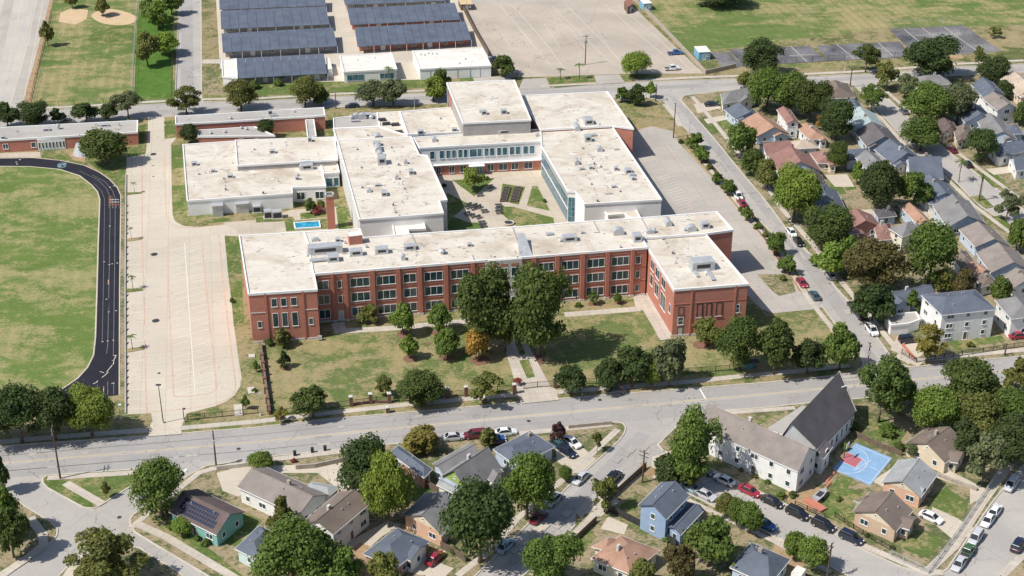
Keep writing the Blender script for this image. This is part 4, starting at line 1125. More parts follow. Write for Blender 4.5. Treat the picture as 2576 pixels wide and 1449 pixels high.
# outdoor chillers
for i, (x, y, w, h) in enumerate(((647, 532, 2.2, 1.9), (675, 547, 2.1, 2.2), (698, 547, 2.6, 2.1))):
    c = G(x, y)
    r = root('chiller_unit', c, ('chiller box nearest the porch along the low white building', 'middle grey chiller box on the lawn strip', 'widest grey chiller box nearest the red leaved shrub')[i], 'chiller', 'chillers beside the low white building')
    part('cabinet', *obox(c, e_, w, 1.7, .1, h, .06), M['steel'], r)
    part('base_slab', *obox(c, e_, w + .4, 2.1, 0, .1), M['kerb'], r)
    part('grille', *obox(c + o_ * .86, e_, w * .8, .06, .3, h * .8), M['darksteel'], r)
# brick chimney
c = G(834, 572)
chm = root('brick_chimney', c, 'tall square red brick chimney between the white blocks and the school', 'chimney')
part('shaft', *obox(c, (math.cos(GA), math.sin(GA), 0), 2.0, 1.9, 0, 9.1), M['brick'], chm)
part('cap', *join(*[obox(c + Vector((math.cos(GA + k * math.pi / 2), math.sin(GA + k * math.pi / 2), 0)) * .95, (math.cos(GA + (k + 1) * math.pi / 2), math.sin(GA + (k + 1) * math.pi / 2), 0), 2.2, .3, 9.1, 9.6) for k in range(4)]), M['stone'], chm)
part('flue', *obox(c, (math.cos(GA), math.sin(GA), 0), 1.6, 1.5, 9.1, 9.15), M['darksteel'], chm)
# stair link between middle block and school
sl, slf, _ = building('stair_link', 'small white roofed stair link between classroom block and brick school', 'school block',
    [(985, 552), (1018, 550), (1021, 558), (1066, 560), (1070, 574), (1026, 576), (1030, 594), (994, 597)], 6.6, 'white', 'roof_w2')
sr, srr, _ = building('stair_link', 'small white stair link with an open dark loading bay by the east block', 'school block',
    [(1558, 518), (1592, 512), (1612, 548), (1608, 552), (1580, 545), (1572, 536), (1530, 540), (1520, 530)], 6.4, 'white', 'roof_w')
c = G(1553, 548, 3)
part('loading_bay', *obox(c, (math.cos(GA), math.sin(GA), 0), 4.5, .4, 2.0, 5.4), M['darksteel'], sr)
# ------------------------------------------------------------------ north brick ranges
nb, nbf, _ = building('brick_range', 'low brick range with grey roof north of the running track', 'school block',
    [(-60, 324), (0, 320), (346, 302.5), (345, 331), (0, 351), (-60, 354)], 4.0, 'brick', 'roof_g')
na, nbb = (-60, 354), (345, 331)
wall_windows(nb, (0, 351), (345, 331), 4.0, [(4, 18, 2), (75, 88, 1), (228, 240, 2), (292, 306, 2)], [(1.0, 2.6)], 0, fr=.12)
a, b = wline((92, 346), (162, 341), 4.0)
e_ = (b - a).normalized()
o_ = Vector((e_[1], -e_[0], 0))
part('white_front', *obox((a + b) / 2 + o_ * .12, e_, (b - a).length, .3, 0, 3.4), M['trim'], nb)
for i in range(8):
    c = a + (b - a) * (i + .5) / 8 + o_ * .27
    window(nb, (c[0], c[1], .5), e_, .55, 2.0, 1, fr=.06)
for x, y, w, dd, h, k in ((117, 326, 2, 1.2, .8, 'box'), (147, 322, 1.2, 1., 1.6, 'vent'), (263, 315, 2.4, 1., .7, 'box'), (300, 315, .6, .6, 1., 'vent'), (8, 347, 1., 1., 1., 'box'), (42, 330, .6, .6, .6, 'vent')):
    unit(nbf, x, y, w, dd, h, 4.0, k)
c = G(212, 385)
dome = root('glass_porch', c, 'curved pale glass entrance porch on the brick range by the big round tree', 'porch')
arc = [(c[0] + 3.2 * math.cos(a_), c[1] + 3.2 * math.sin(a_)) for a_ in [math.pi + math.pi * i / 10 for i in range(11)]]
part('glass_drum', [(x, y, 0) for x, y in arc] + [(x * .6 + c[0] * .4, y * .6 + c[1] * .4, 3.2) for x, y in arc], [[i, i + 1, 12 + i, 11 + i] for i in range(10)] + [list(range(21, 10, -1))], M['steel'], dome)
n2, n2f, _ = building('brick_range', 'long brick range with dark grey roof across the driveway from the first range', 'school block',
    [(442, 292), (814, 270), (817, 289), (660, 299), (485, 309), (442, 311)], 4.6, 'brick', 'roof_g')
for x, y, w, dd, h, k in ((680, 286, 1.2, 1., 1.5, 'box'), (688, 290, 2.2, .5, .6, 'duct'), (580, 297, 1., .8, .8, 'vent'), (740, 280, .8, .8, .7, 'vent')):
    unit(n2f, x, y, w, dd, h, 4.6, k)
n3, n3f, _ = building('brick_annex', 'lower brick annex with pale roof in front of the long brick range', 'school block',
    [(497, 327), (640, 318), (646, 320), (690, 340), (498, 342)], 3.2, 'brick', 'roof_g')
wall_windows(n3, (498, 342), (690, 340), 3.2, [(600, 612, 2), (640, 652, 2)], [(.9, 2.3)], 0, fr=.1)
for x, y in ((607, 322), (620, 324), (530, 334), (566, 331)):
    unit(n3f, x, y, 1., .8, .8, 3.2, 'vent')
wk, wkf, _ = building('covered_walkway', 'narrow white covered walkway running from the brick range toward the hall', 'walkway',
    [(769, 301), (789, 300), (795, 342), (774, 344)], 3.6, 'white', 'roof_g')
# ------------------------------------------------------------------ metal roofed bungalows and white sheds to the north
def carport(px, n, label, zl=2.7, zh=3.9, wall='greywall'):  # default grey wall tone puts the deep shade under the eaves into the colour
    """px: far-left, far-right, near-right, near-left corners of the roof"""
    P = [G(*px[0], zh), G(*px[1], zh), G(*px[2], zl), G(*px[3], zl)]
    c = sum(P, Vector()) / 4
    r = root('bungalow_row', (c[0], c[1], 0), label, 'shed', 'rows of metal roofed bungalows')
    A, B, Cc, D = P
    for i in range(n):
        t0, t1 = i / n + .0012, (i + 1) / n - .0012
        q = [A.lerp(B, t0), A.lerp(B, t1), D.lerp(Cc, t1), D.lerp(Cc, t0)]
        dz = 0.02 * ((i * 7) % 3) / 2
        v = [p + Vector((0, 0, dz)) for p in q] + [p + Vector((0, 0, dz - .14)) for p in q]
        part('roof_panel', v, [[3, 2, 1, 0], [4, 5, 6, 7], [0, 1, 5, 4], [1, 2, 6, 5], [2, 3, 7, 6], [3, 0, 4, 7]], M['panel'], r)
    cin = [c + (p - c) * k for p, k in zip(P, (.96, .96, .96, .96))]
    cin[2], cin[3] = cin[2].lerp(cin[1], .16), cin[3].lerp(cin[0], .16)
    cin = [Vector((p[0], p[1], 0)) for p in cin]
    v, f = prism(cin, 0, 2.5)
    part('wall', v, f, M[wall], r)
    a, b = cin[3], cin[2]
    e_ = (b - a).normalized()
    m = max(4, n // 2)
    for i in range(m):
        q = a + (b - a) * (i + .5) / m
        if i % 3 == 1:
            part('white_panel', *obox(q + Vector((e_[1], -e_[0], 0)) * .1, e_, 1.6, .3, 0, 1.9), M['trim'], r)
        else:
            window(r, (q[0], q[1], .8), e_, 1.6, 1.2, 2, fr=.1)
    ou = Vector((e_[1], -e_[0], 0))
    for i in range(m + 1):
        q = D.lerp(Cc, i / m)
        part('post', *tube((q[0], q[1], 0), (q[0], q[1], zl - .16), .07, .07, 5), M['trim'], r)
carport([(551, -10), (815, -16), (821, 14), (552, 24)], 11, 'topmost west metal roof row cut by the top of the picture')
carport([(554, 27), (819, 16), (830, 61), (556, 73)], 12, 'second metal roof row of the west column from the top')
carport([(557, 84), (838, 69), (849, 116), (560, 132)], 12, 'third metal roof row of the west column from the top')
carport([(595, 147), (815, 135), (824, 185), (597, 197)], 10, 'front west metal roof row beside a white lean-to, nearest the street')
carport([(858, -22), (1112, -28), (1120, 2), (868, 12.5)], 10, 'topmost east metal roof row cut by the top of the picture')
carport([(873, 21), (1144, 7), (1159, 49), (881.5, 62.5)], 13, 'middle east metal roof row', wall='brick')
carport([(891.5, 69), (1171.5, 54), (1186.5, 100), (899, 117.5)], 14, 'front east metal roof row behind the two white sheds', wall='brick')
s1, s1f, _ = building('white_shed', 'smaller white flat roofed shed with a grey porch by the palm', 'shed', [(855, 140), (984, 132.5), (998, 172.5), (865, 180)], 3.9, 'white', 'roof_w2')
s2, s2f, _ = building('white_shed', 'larger white flat roofed shed beside the old car park', 'shed', [(1038, 127.5), (1213, 120), (1235, 164), (1056.5, 172.5)], 3.9, 'white', 'roof_w2')
s3, s3f, _ = building('lean_to', 'white lean-to with machines left of the front metal roof row', 'shed', [(558, 150), (594, 147), (597, 195), (560, 192)], 3.2, 'white', 'roof_w2')
wall_windows(s1, (865, 180), (998, 172.5), 3.9, [(872, 915, 3), (955, 990, 3)], [(.7, 2.6)], 0, fmat='steel', gmat='glass_b', fr=.1)
for x in (1082, 1094, 1120, 1150, 1182, 1207):
    p = at_x((1056.5, 172.5), (1235, 164), 3.9, x)
    part('wall_seam', *obox(p, (math.cos(GA), math.sin(GA), 0), .18, .2, 0, 3.3), M['steel'], s2)
p = G(938, 200)
part('porch_box', *obox(p, (math.cos(GA), math.sin(GA), 0), 2.6, 3.0, 0, 3.0, .2), M['trim'], s1)
for x, y in ((1058, 136), (1068, 137), (1077, 133), (1087, 134), (1098, 134), (1170, 147), (1155, 158)):
    unit(s2f, x, y, .7, .6, .5, 3.9, 'vent')
for x, y in ((862, 160), (900, 150), (943, 144)):
    unit(s1f, x, y, .5, .5, .4, 3.9, 'vent')
tr, trf, _ = building('storage_trailer', 'white storage trailer standing in the dark gap beside the front metal roof', 'trailer', [(821, 143), (829, 143), (836, 171), (824, 172)], 2.8, 'white', 'roof_w2', None)
# small blue and brown sheds near the athletic field
def shed(label, A, B, C, h, wall, roof, rise=.35):
    a, b, cc = G(*A, h), G(*B, h), G(*C, h)
    d_ = a + cc - b
    P = [Vector((p[0], p[1], 0)) for p in (a, b, cc, d_)]
    c = sum(P, Vector()) / 4
    r = root('shed', (c[0], c[1], 0), label, 'shed')
    k = [c + (p - c) * .95 for p in P]
    part('wall', *prism(k, -.05, h), M[wall], r)
    part('roof', *prism(P, h, h + .18), M[roof], r)
    e_ = (k[1] - k[0]).normalized()
    q = (k[0] + k[1]) / 2
    window(r, (q[0], q[1], 0.1), e_, 1.0, 2.0, 1, name='door', gmat='steel')
    q = k[0].lerp(k[1], .8)
    window(r, (q[0], q[1], 1.2), e_, .6, .8, 1, name='window')
M['bluewall'] = plain('blue_wall', (0.2, 0.42, 0.56), .7, .1)
M['rust'] = plain('rust_roof', (0.27, 0.12, 0.09), .8, .3)
shed('pale blue shed with light roof beside the dark tennis court', c20(1880, 531), c20(2002, 525), c20(1952, 465), 2.7, 'bluewall', 'roof_w2')
shed('small blue hut with white roof at the top edge near the field wall', c20(1325, 42), c20(1410, 36), c20(1370, -6), 2.6, 'bluewall', 'roof_w2')
shed('rusty red roofed shelter at the far corner of the old car park', c20(1165, 74), c20(1225, 42), c20(1185, -14), 2.6, 'wood', 'rust')
shed('yellow roofed container at the top of the old car park', c10(2060, 48), c10(2180, 46), c10(2150, -10), 2.2, 'wood', 'paint_y')

# repair patches and drains on the big white roofs
rq = random.Random(11)
for rf_, poly_px, zz, n_ in ((srf, [(620, 600), (790, 600), (1600, 560), (1600, 610), (800, 670), (640, 720)], ZM, 26), (mrf, [(870, 370), (1020, 360), (1100, 500), (920, 530)], ZB, 18), (rrf, [(1390, 340), (1530, 330), (1640, 490), (1480, 490)], ZB, 18), (lwf, [(480, 370), (590, 430), (800, 425), (800, 455), (500, 490)], ZL, 14), (grf, [(1330, 250), (1510, 240), (1560, 300), (1380, 310)], 9.6, 8), (stf, [(1140, 215), (1280, 210), (1310, 290), (1180, 295)], 12.4, 6), (erf, [(1640, 610), (1760, 600), (1850, 700), (1710, 710)], ZE, 10)):
    for i in range(n_):
        w_ = [rq.random() for _ in poly_px]
        s_ = sum(w_)
        x = sum(a_ * q[0] for a_, q in zip(w_, poly_px)) / s_
        y = sum(a_ * q[1] for a_, q in zip(w_, poly_px)) / s_
        c = G(x, y, zz - .3)
        if i % 3 == 0:
            part('roof_drain', *tube((c[0], c[1], zz - .3), (c[0], c[1], zz - .2), .16, .12, 7), M['darksteel'], rf_)
        else:
            part('roof_patch', *obox(c, (math.cos(GA), math.sin(GA), 0), rq.uniform(.6, 2.6), rq.uniform(.4, 1.1), zz - .3, zz - .288 + .001 * (i % 9)), M[rq.choice(('roof_g', 'roof_w2', 'roof_w2', 'lot_old'))], rf_)
# ------------------------------------------------------------------ houses
ROOFC = {'brown': (0.207, 0.165, 0.140), 'slate': (0.128, 0.146, 0.183), 'grey': (0.232, 0.226, 0.226), 'pale': (0.342, 0.354, 0.354), 'salmon': (0.4, 0.245, 0.175), 'rose': (0.293, 0.165, 0.140), 'dark': (0.110, 0.104, 0.110), 'taupe': (0.262, 0.228, 0.205), 'plum': (0.146, 0.110, 0.104), 'beige': (0.488, 0.403, 0.317), 'mint': (0.366, 0.439, 0.439), 'char': (0.140, 0.128, 0.134)}
WALLC = {'white': (0.75, 0.74, 0.72), 'cream': (0.66, 0.56, 0.42), 'blue': (0.27, 0.37, 0.52), 'teal': (0.2, 0.42, 0.38), 'peach': (0.62, 0.4, 0.28), 'tan': (0.52, 0.38, 0.27), 'grey': (0.42, 0.42, 0.43), 'ice': (0.45, 0.53, 0.62), 'green': (0.3, 0.4, 0.13), 'pinkbrick': (0.48, 0.26, 0.2), 'ivory': (0.68, 0.64, 0.52), 'mintw': (0.5, 0.62, 0.58)}
RM = {k: shingle('shingle_' + k, c) for k, c in ROOFC.items()}
WM = {k: plain('stucco_' + k, c, .85, .08, .7) for k, c in WALLC.items()}
def roof_slab(A, B, C, D, he, rise, hip, th=.16):
    """ridge runs parallel to AB; A B C D world corners at the eaves"""
    U = Vector((0, 0, 1))
    m0, m1 = (A + D) / 2, (B + C) / 2
    L = (m1 - m0).length
    k = min(.46, hip * (A - D).length / 2 / L) if hip else 0.0
    r0, r1 = m0.lerp(m1, k), m0.lerp(m1, 1 - k)
    z = Vector((0, 0, he))
    top = [A + z, B + z, C + z, D + z, r0 + z + U * rise, r1 + z + U * rise]
    bot = [p - U * th for p in top]
    v = top + bot
    f = [[0, 1, 5, 4], [2, 3, 4, 5], [6, 10, 11, 7], [8, 11, 10, 9]]
    if k:
        f += [[1, 2, 5], [3, 0, 4], [7, 11, 8], [9, 10, 6]]
        f += [[0, 6, 7, 1], [1, 7, 8, 2], [2, 8, 9, 3], [3, 9, 6, 0]]
    else:
        f += [[0, 6, 7, 1], [2, 8, 9, 3], [1, 7, 11, 5], [5, 11, 8, 2], [3, 9, 10, 4], [4, 10, 6, 0]]
    return v, f
def house(label, A, B, C, he, roof, wall, ridge='BC', hip=0.0, rise=None, gable=None, wing=None, name='house', cat='house', vents=2, door=True, group=None, over=.4, winh=None, grow=1.0, bay=False):
    """A, B, C: three consecutive eave corners in the survey picture; ridge parallel to the named side"""
    def rect(A, B, C, he):
        a, b, c = (Vector(G(*p, he)) for p in (A, B, C))
        for q in (a, b, c):
            q[2] = 0
        dd = a + c - b
        return [a, b, c, dd]
    P = rect(A, B, C, he)
    c0 = sum(P, Vector()) / 4
    P = [c0 + (q - c0) * grow for q in P]
    cen = sum(P, Vector()) / 4
    r = root(name, (cen[0], cen[1], 0), label, cat, group)
    def volume(P, he, rise, ridge, hip, roofm, wallm, gab, main):
        a, b, c, dd = P
        if ridge == 'BC':
            a, b, c, dd = b, c, dd, a
        span = (a - dd).length
        rs = rise if rise is not None else span * .5 * (.5 if main else .42)
        v, f = roof_slab(a, b, c, dd, he, rs, hip)
        ro = part('roof', v, f, RM[roofm], r)
        m0, m1 = (a + dd) / 2, (b + c) / 2
        if not hip:
            part('ridge_cap', *tube(m0 + Vector((0, 0, he + rs)), m1 + Vector((0, 0, he + rs)), .09, .09, 5), RM[roofm], ro)
        # white barge and fascia boards
        e1 = (b - a).normalized()
        e2 = (dd - a).normalized()
        for (p, q) in ((a, b), (c, dd)) if not hip else ((a, b), (b, c), (c, dd), (dd, a)):
            t = (q - p).normalized()
            o_ = Vector((t[1], -t[0], 0))
            if (p + q).dot(o_) / 2 - cen.dot(o_) < 0:
                o_ = -o_
            part('fascia', *obox((p + q) / 2 + o_ * .03, t, (q - p).length, .07, he - .2, he - .02), M['trim'], ro)
        # walls, set in under the eaves
        oa = over
        w = [a + e1 * oa + e2 * oa, b - e1 * oa + e2 * oa, c - e1 * oa - e2 * oa, dd + e1 * oa - e2 * oa]
        zt = he - .02 + oa * 0 
        k = rs / (span / 2)
        v = [(p[0], p[1], -.05) for p in w] + [(p[0], p[1], he - .17 + oa * k) for p in w]
        if hip:
            v = [(p[0], p[1], -.05) for p in w] + [(p[0], p[1], he - .17) for p in w]
            f = [[0, 1, 5, 4], [1, 2, 6, 5], [2, 3, 7, 6], [3, 0, 4, 7], [4, 5, 6, 7]]
        else:
            g0, g1 = (w[0] + w[3]) / 2, (w[1] + w[2]) / 2
            v += [(g0[0], g0[1], he + rs - .2), (g1[0], g1[1], he + rs - .2)]
            f = [[0, 1, 5, 4], [1, 2, 6, 9, 5], [2, 3, 7, 6], [3, 0, 4, 8, 7], [4, 5, 9, 8], [6, 7, 8, 9]]
        # make the winding outward
        if (w[1] - w[0]).cross(w[2] - w[1])[2] < 0:
            f = [q[::-1] for q in f]
        part('wall', v, f, WM[wallm], r)
        rows = [0] if he < 4.2 else ([0, 2.7] if he < 6.4 else [0, 2.5, 5.0])
        first = True
        for i in range(4):
            p, q = w[i], w[(i + 1) % 4]
            t = (q - p).normalized()
            o_ = Vector((t[1], -t[0], 0))
            mid = (p + q) / 2
            if (mid - (w[0] + w[2]) / 2).dot(o_) < 0:
                t, p, q = -t, q, p
                o_ = -o_
            if o_[1] > .35:
                continue
            Lw = (q - p).length
            n = max(1, int(Lw / 3.4))
            for rr in rows:
                for j in range(n):
                    c_ = p + (q - p) * (j + .5) / n
                    if main and door and first and rr == 0 and j == n // 2 and Lw > 3:
                        window(r, (c_[0], c_[1], .05), t, 1.0, 2.05, 1, gmat='wood', name='door')
                        first = False
                        continue
                    big = (j * 7 + i * 3 + int(Lw * 10)) % 3 == 0
                    window(r, (c_[0], c_[1], rr + .95), t, 1.7 if big and Lw > 4 else 1.0, 1.2, 2 if big and Lw > 4 else 1, fr=.09)
            if gab and not hip and abs(t.dot(e2)) > .9:
                base = [p + o_ * .03, q + o_ * .03]
                zb = he - .17 + oa * k
                apex = mid + o_ * .03
                part('gable_panel', [(base[0][0], base[0][1], zb), (base[1][0], base[1][1], zb), (apex[0], apex[1], he + rs - .25)], [[0, 1, 2]], WM[gab], r)
                window(r, (apex[0], apex[1], he + rs * .35), t, .5, .5, 1, fr=.07, name='gable_vent')
        return ro, a, b, c, dd, rs
    ro, a, b, c, dd, rs = volume(P, he, rise, ridge, hip, roof, wall, gable, True)
    rnd = random.Random(label)
    for i in range(vents):
        s = rnd.uniform(.25, .75)
        u = rnd.uniform(.2, .38) if rnd.random() < .6 else rnd.uniform(.62, .8)
        q = a.lerp(b, s) + (dd - a) * u
        zz = he + rs * (1 - abs(u - .5) * 2) - .1
        part('roof_vent', *tube((q[0], q[1], zz - .1), (q[0], q[1], zz + .45), .13, .13, 6), M['steel'], ro)
    if vents and rnd.random() < .45:
        q = a.lerp(b, rnd.uniform(.3, .7)) + (dd - a) * .56
        part('chimney', *obox(q, b - a, .7, .5, he, he + rs + .7), M['blockwall'] if rnd.random() < .6 else M['stone'], ro)
    if bay:
        A_, B_, C_, D_ = P
        t_ = B_ - A_
        inw = (D_ - A_)
        L_, dl = t_.length, inw.length
        t_ = t_ / L_
        inw = inw / dl
        if L_ > 5:
            u0 = rnd.choice((.04, .5)) * L_
            wd_ = rnd.uniform(.38, .46) * L_
            pr = rnd.uniform(.8, 1.8)
            i0, i1 = A_ + t_ * u0, A_ + t_ * (u0 + wd_)
            volume([i0 - inw * pr, i1 - inw * pr, i1 + inw * dl * .5, i0 + inw * dl * .5], he - .04, None, 'BC', .0 if rnd.random() < .7 else .8, roof, wall, gable, False)
    for (A2, B2, C2, he2, roof2, wall2, ridge2, hip2) in (wing or []):
        volume(rect(A2, B2, C2, he2), he2, None, ridge2, hip2, roof2, wall2, None, False)
    return r, ro, (a, b, c, dd, rs)
# ---- south: homes along the avenue and the diagonal streets
sol, sro, (ra, rb, rc, rd, rrs) = house('teal house with brown roof carrying blue solar panels', c03(1695, 800), c03(2180, 1040), c03(2470, 800), 3.0, 'plum', 'teal', 'AB', wing=None)
ax = (rb - ra).normalized()
if (G(*c03(1940, 920), 3.6) - (ra + rb) / 2 - (rd - ra) * .25).length > (G(*c03(1940, 920), 3.6) - (rc + rd) / 2 - (ra - rd) * .25).length:
    ra, rb, rc, rd = rd, rc, rb, ra
up_ = (rd - ra) * .5 + Vector((0, 0, rrs))
Ls = (rb - ra).length
nrm = (rb - ra).normalized().cross(up_.normalized())
if nrm[2] < 0:
    nrm = -nrm
for i in range(14):
    for j in range(4):
        if (i == 13 and j > 1) or (i == 0 and j == 0):
            continue
        o_ = ra + Vector((0, 0, 3.0)) + (rb - ra) * (.13 + .054 * i) + up_ * (.16 + .175 * j) + nrm * .1
        e1, e2 = (rb - ra) * .045, up_ * .145
        q = [o_, o_ + e1, o_ + e1 + e2, o_ + e2]
        v = q + [p - nrm * .05 for p in q]
        part('solar_panel', v, [[0, 1, 2, 3], [7, 6, 5, 4], [0, 4, 5, 1], [1, 5, 6, 2], [2, 6, 7, 3], [3, 7, 4, 0]], M['solar'], sro)
house('long white house with brown roof and grey-green extension roof', (596, 1225), c13(430, 840), (826, 1244), 3.6, 'taupe', 'white', 'AB', wing=[(c13(440, 590), c13(735, 640), c13(850, 550), 3.4, 'pale', 'white', 'AB', .9)])
house('white two storey house with brown roof above a dark carport', c13(450, 915), c13(780, 1030), c13(1160, 710), 5.0, 'brown', 'white', 'BC', vents=3)
house('grey roofed pale house half hidden by the big tree at the bottom edge', (591, 1380), (655, 1412), (715, 1352), 3.0, 'slate', 'mintw', 'BC', .7)
house('pink brick house with slate hip roof and front porch near the bottom', c13(1075, 1225), c13(1410, 1370), c13(1750, 1100), 3.1, 'slate', 'pinkbrick', 'BC', .8, wing=[(c13(1490, 1270), c13(1560, 1300), c13(1740, 1130), 3.0, 'slate', 'white', 'AB', 0)])
house('peach gabled house with grey roof beside the huge dark tree', c13(1475, 840), c13(1870, 1040), c13(2100, 800), 3.1, 'grey', 'peach', 'BC', gable='cream', wing=[(c13(1870, 920), c13(1950, 985), c13(2080, 860), 2.9, 'grey', 'peach', 'AB', 0)])
house('grey roofed house with lime green gable and a long porch', c13(1850, 450), c13(2130, 610), c13(2480, 370), 3.4, 'grey', 'ice', 'BC', gable='green', rise=3.4, wing=[(c13(1775, 320), c13(1880, 420), c13(2250, 210), 3.3, 'grey', 'ice', 'BC', 0), (c13(1815, 530), c13(2040, 645), c13(2095, 590), 2.6, 'pale', 'white', 'AB', 0), (c13(2330, 470), c13(2380, 520), c13(2490, 400), 3.6, 'grey', 'white', 'AB', 0)])
house('slate hip roofed house between the dark tree and the lime gable', c13(1345, 210), c13(1690, 460), c13(1775, 375), 3.0, 'slate', 'pinkbrick', 'AB', .9)
house('blue-grey roofed house at the avenue corner beside parked cars', (1240, 1130), (1302, 1172), (1396, 1124), 3.0, 'slate', 'ice', 'BC', .5)
house('blue two storey house with slate gable roof and low side wing', c23(1270, 735), c23(1555, 880), c23(1790, 640), 5.4, 'slate', 'blue', 'BC', rise=1.7, vents=4, wing=[(c23(1560, 950), c23(1700, 1035), c23(1925, 795), 3.0, 'slate', 'blue', 'BC', 0)])
house('house with salmon hip roof beside the diagonal street', c23(790, 1270), c23(1190, 1430), c23(1485, 1190), 3.0, 'salmon', 'ivory', 'BC', .9, wing=[(c23(800, 1155), c23(940, 1190), c23(1120, 1090), 2.9, 'salmon', 'ivory', 'AB', .8)])
house('slate roofed house cut by the bottom edge beside the street of dark cars', (1836, 1427), (1936, 1472), (1988, 1407), 3.0, 'slate', 'ice', 'AB', .6)
house('tan gabled house with brown roof and porch at the lower right corner lot', c33(850, 800), c33(1290, 1000), c33(1460, 790), 3.0, 'brown', 'tan', 'BC', gable='cream', wing=[(c33(1300, 945), c33(1425, 985), c33(1500, 865), 2.7, 'brown', 'tan', 'AB', 0), (c33(866, 690), c33(935, 715), c33(1100, 660), 2.8, 'brown', 'white', 'AB', .8)])
house('pale grey roofed orange-tan house next to the blue basketball court', c33(1140, 505), c33(1540, 655), c33(1710, 420), 3.0, 'pale', 'peach', 'BC', gable='cream', wing=[(c33(1440, 590), c33(1535, 645), c33(1600, 560), 2.9, 'pale', 'peach', 'AB', 0)])
house('brown roofed cream house above the basketball court', c33(1380, 110), c33(1790, 310), c33(2020, 140), 3.0, 'brown', 'cream', 'BC', gable='cream', wing=[(c33(1780, 290), c33(1910, 310), c33(2000, 190), 2.8, 'brown', 'cream', 'AB', 0)])
# church of two wings
ch1 = house('long white church hall with brown-grey roof and rows of small windows', (1752, 1072), (2008, 1187), (2056, 1134), 5.3, 'taupe', 'white', 'AB', rise=3.1, name='church_hall', cat='church', over=.15, vents=3)
E1, E2 = G(2154, 1034, 4.5), G(2062, 1132, 4.5)
R1, R2 = G(2112, 934.5, 10.6), G(1990, 1063, 10.6)
for q in (E1, E2, R1, R2):
    q[2] = 0
W1, W2 = R1 + (R1 - E1).normalized() * 2.6, R2 + (R2 - E2).normalized() * 2.6
cc = (E1 + E2 + W1 + W2) / 4
chn = root('church_nave', (cc[0], cc[1], 0), 'steep dark grey roofed church nave pointing toward the avenue', 'church')
up1 = [(q[0], q[1], z_) for q, z_ in ((E2, 4.5), (E1, 4.5), (W1, 5.2), (W2, 5.2), (R2, 10.6), (R1, 10.6))]
v = up1 + [(q[0], q[1], q[2] - .22) for q in up1]
f = [[0, 1, 5, 4], [2, 3, 4, 5], [6, 10, 11, 7], [8, 11, 10, 9], [0, 6, 7, 1], [2, 8, 9, 3], [1, 7, 11, 5], [5, 11, 8, 2], [3, 9, 10, 4], [4, 10, 6, 0]]
nr = part('roof', v, f, RM['char'], chn)
ei = (E1 - E2).normalized()
si = (W1 - E1).normalized()
k = .3
w = [E2 + si * k + ei * k, E1 + si * k - ei * k, W1 - si * k - ei * k, W2 - si * k + ei * k]
g0, g1 = R2 + ei * k, R1 - ei * k
part('wall', [(p[0], p[1], -.05) for p in w] + [(p[0], p[1], 4.55) for p in w] + [(g0[0], g0[1], 10.1), (g1[0], g1[1], 10.1)],
     [[0, 1, 5, 4], [1, 2, 6, 9, 5], [2, 3, 7, 6], [3, 0, 4, 8, 7]], WM['white'], chn)
tw = -1 if (E1 - E2).cross(Vector((0, 0, 1))).dot(si) < 0 else 1
for i in range(7):
    p = w[0].lerp(w[1], (i + .5) / 7)
    ow_ = -si
    ex_ = Vector((-ow_[1], ow_[0], 0))
    window(chn, (p[0], p[1], 1.4), ex_, .8, 2.0, 1, fr=.1)
part('barge_board', *join(tube((E1[0], E1[1], 4.5), (R1[0], R1[1], 10.65), .14, .14, 5), tube((W1[0], W1[1], 5.2), (R1[0], R1[1], 10.65), .14, .14, 5)), M['greywall'], nr)
part('cross_slot', *obox(R1.lerp(E1, .35) - ei * 1.0, si, .2, 1.6, 8.4, 8.7), M['trim'], nr)
fl = poly([(1932, 1073), (2019, 1017), (2050, 1025), (1970, 1086)], 6.0)
building('church_aisle', 'pale flat roofed church aisle left of the steep nave', 'church', [(1930, 1074), (2018, 1017), (2050, 1025), (1972, 1087)], 5.2, 'white', 'roof_g', None)
house('small dark gabled annex joining church hall and nave', c33(420, 195), c33(560, 270), c33(650, 150), 4.2, 'char', 'white', 'BC', name='church_annex', cat='church', vents=0, door=False)
house('brown roofed side porch on the east flank of the church nave', c32(740, 1345), c32(775, 1368), c32(868, 1295), 2.9, 'char', 'white', 'BC', name='church_porch', cat='church', vents=0, door=False)
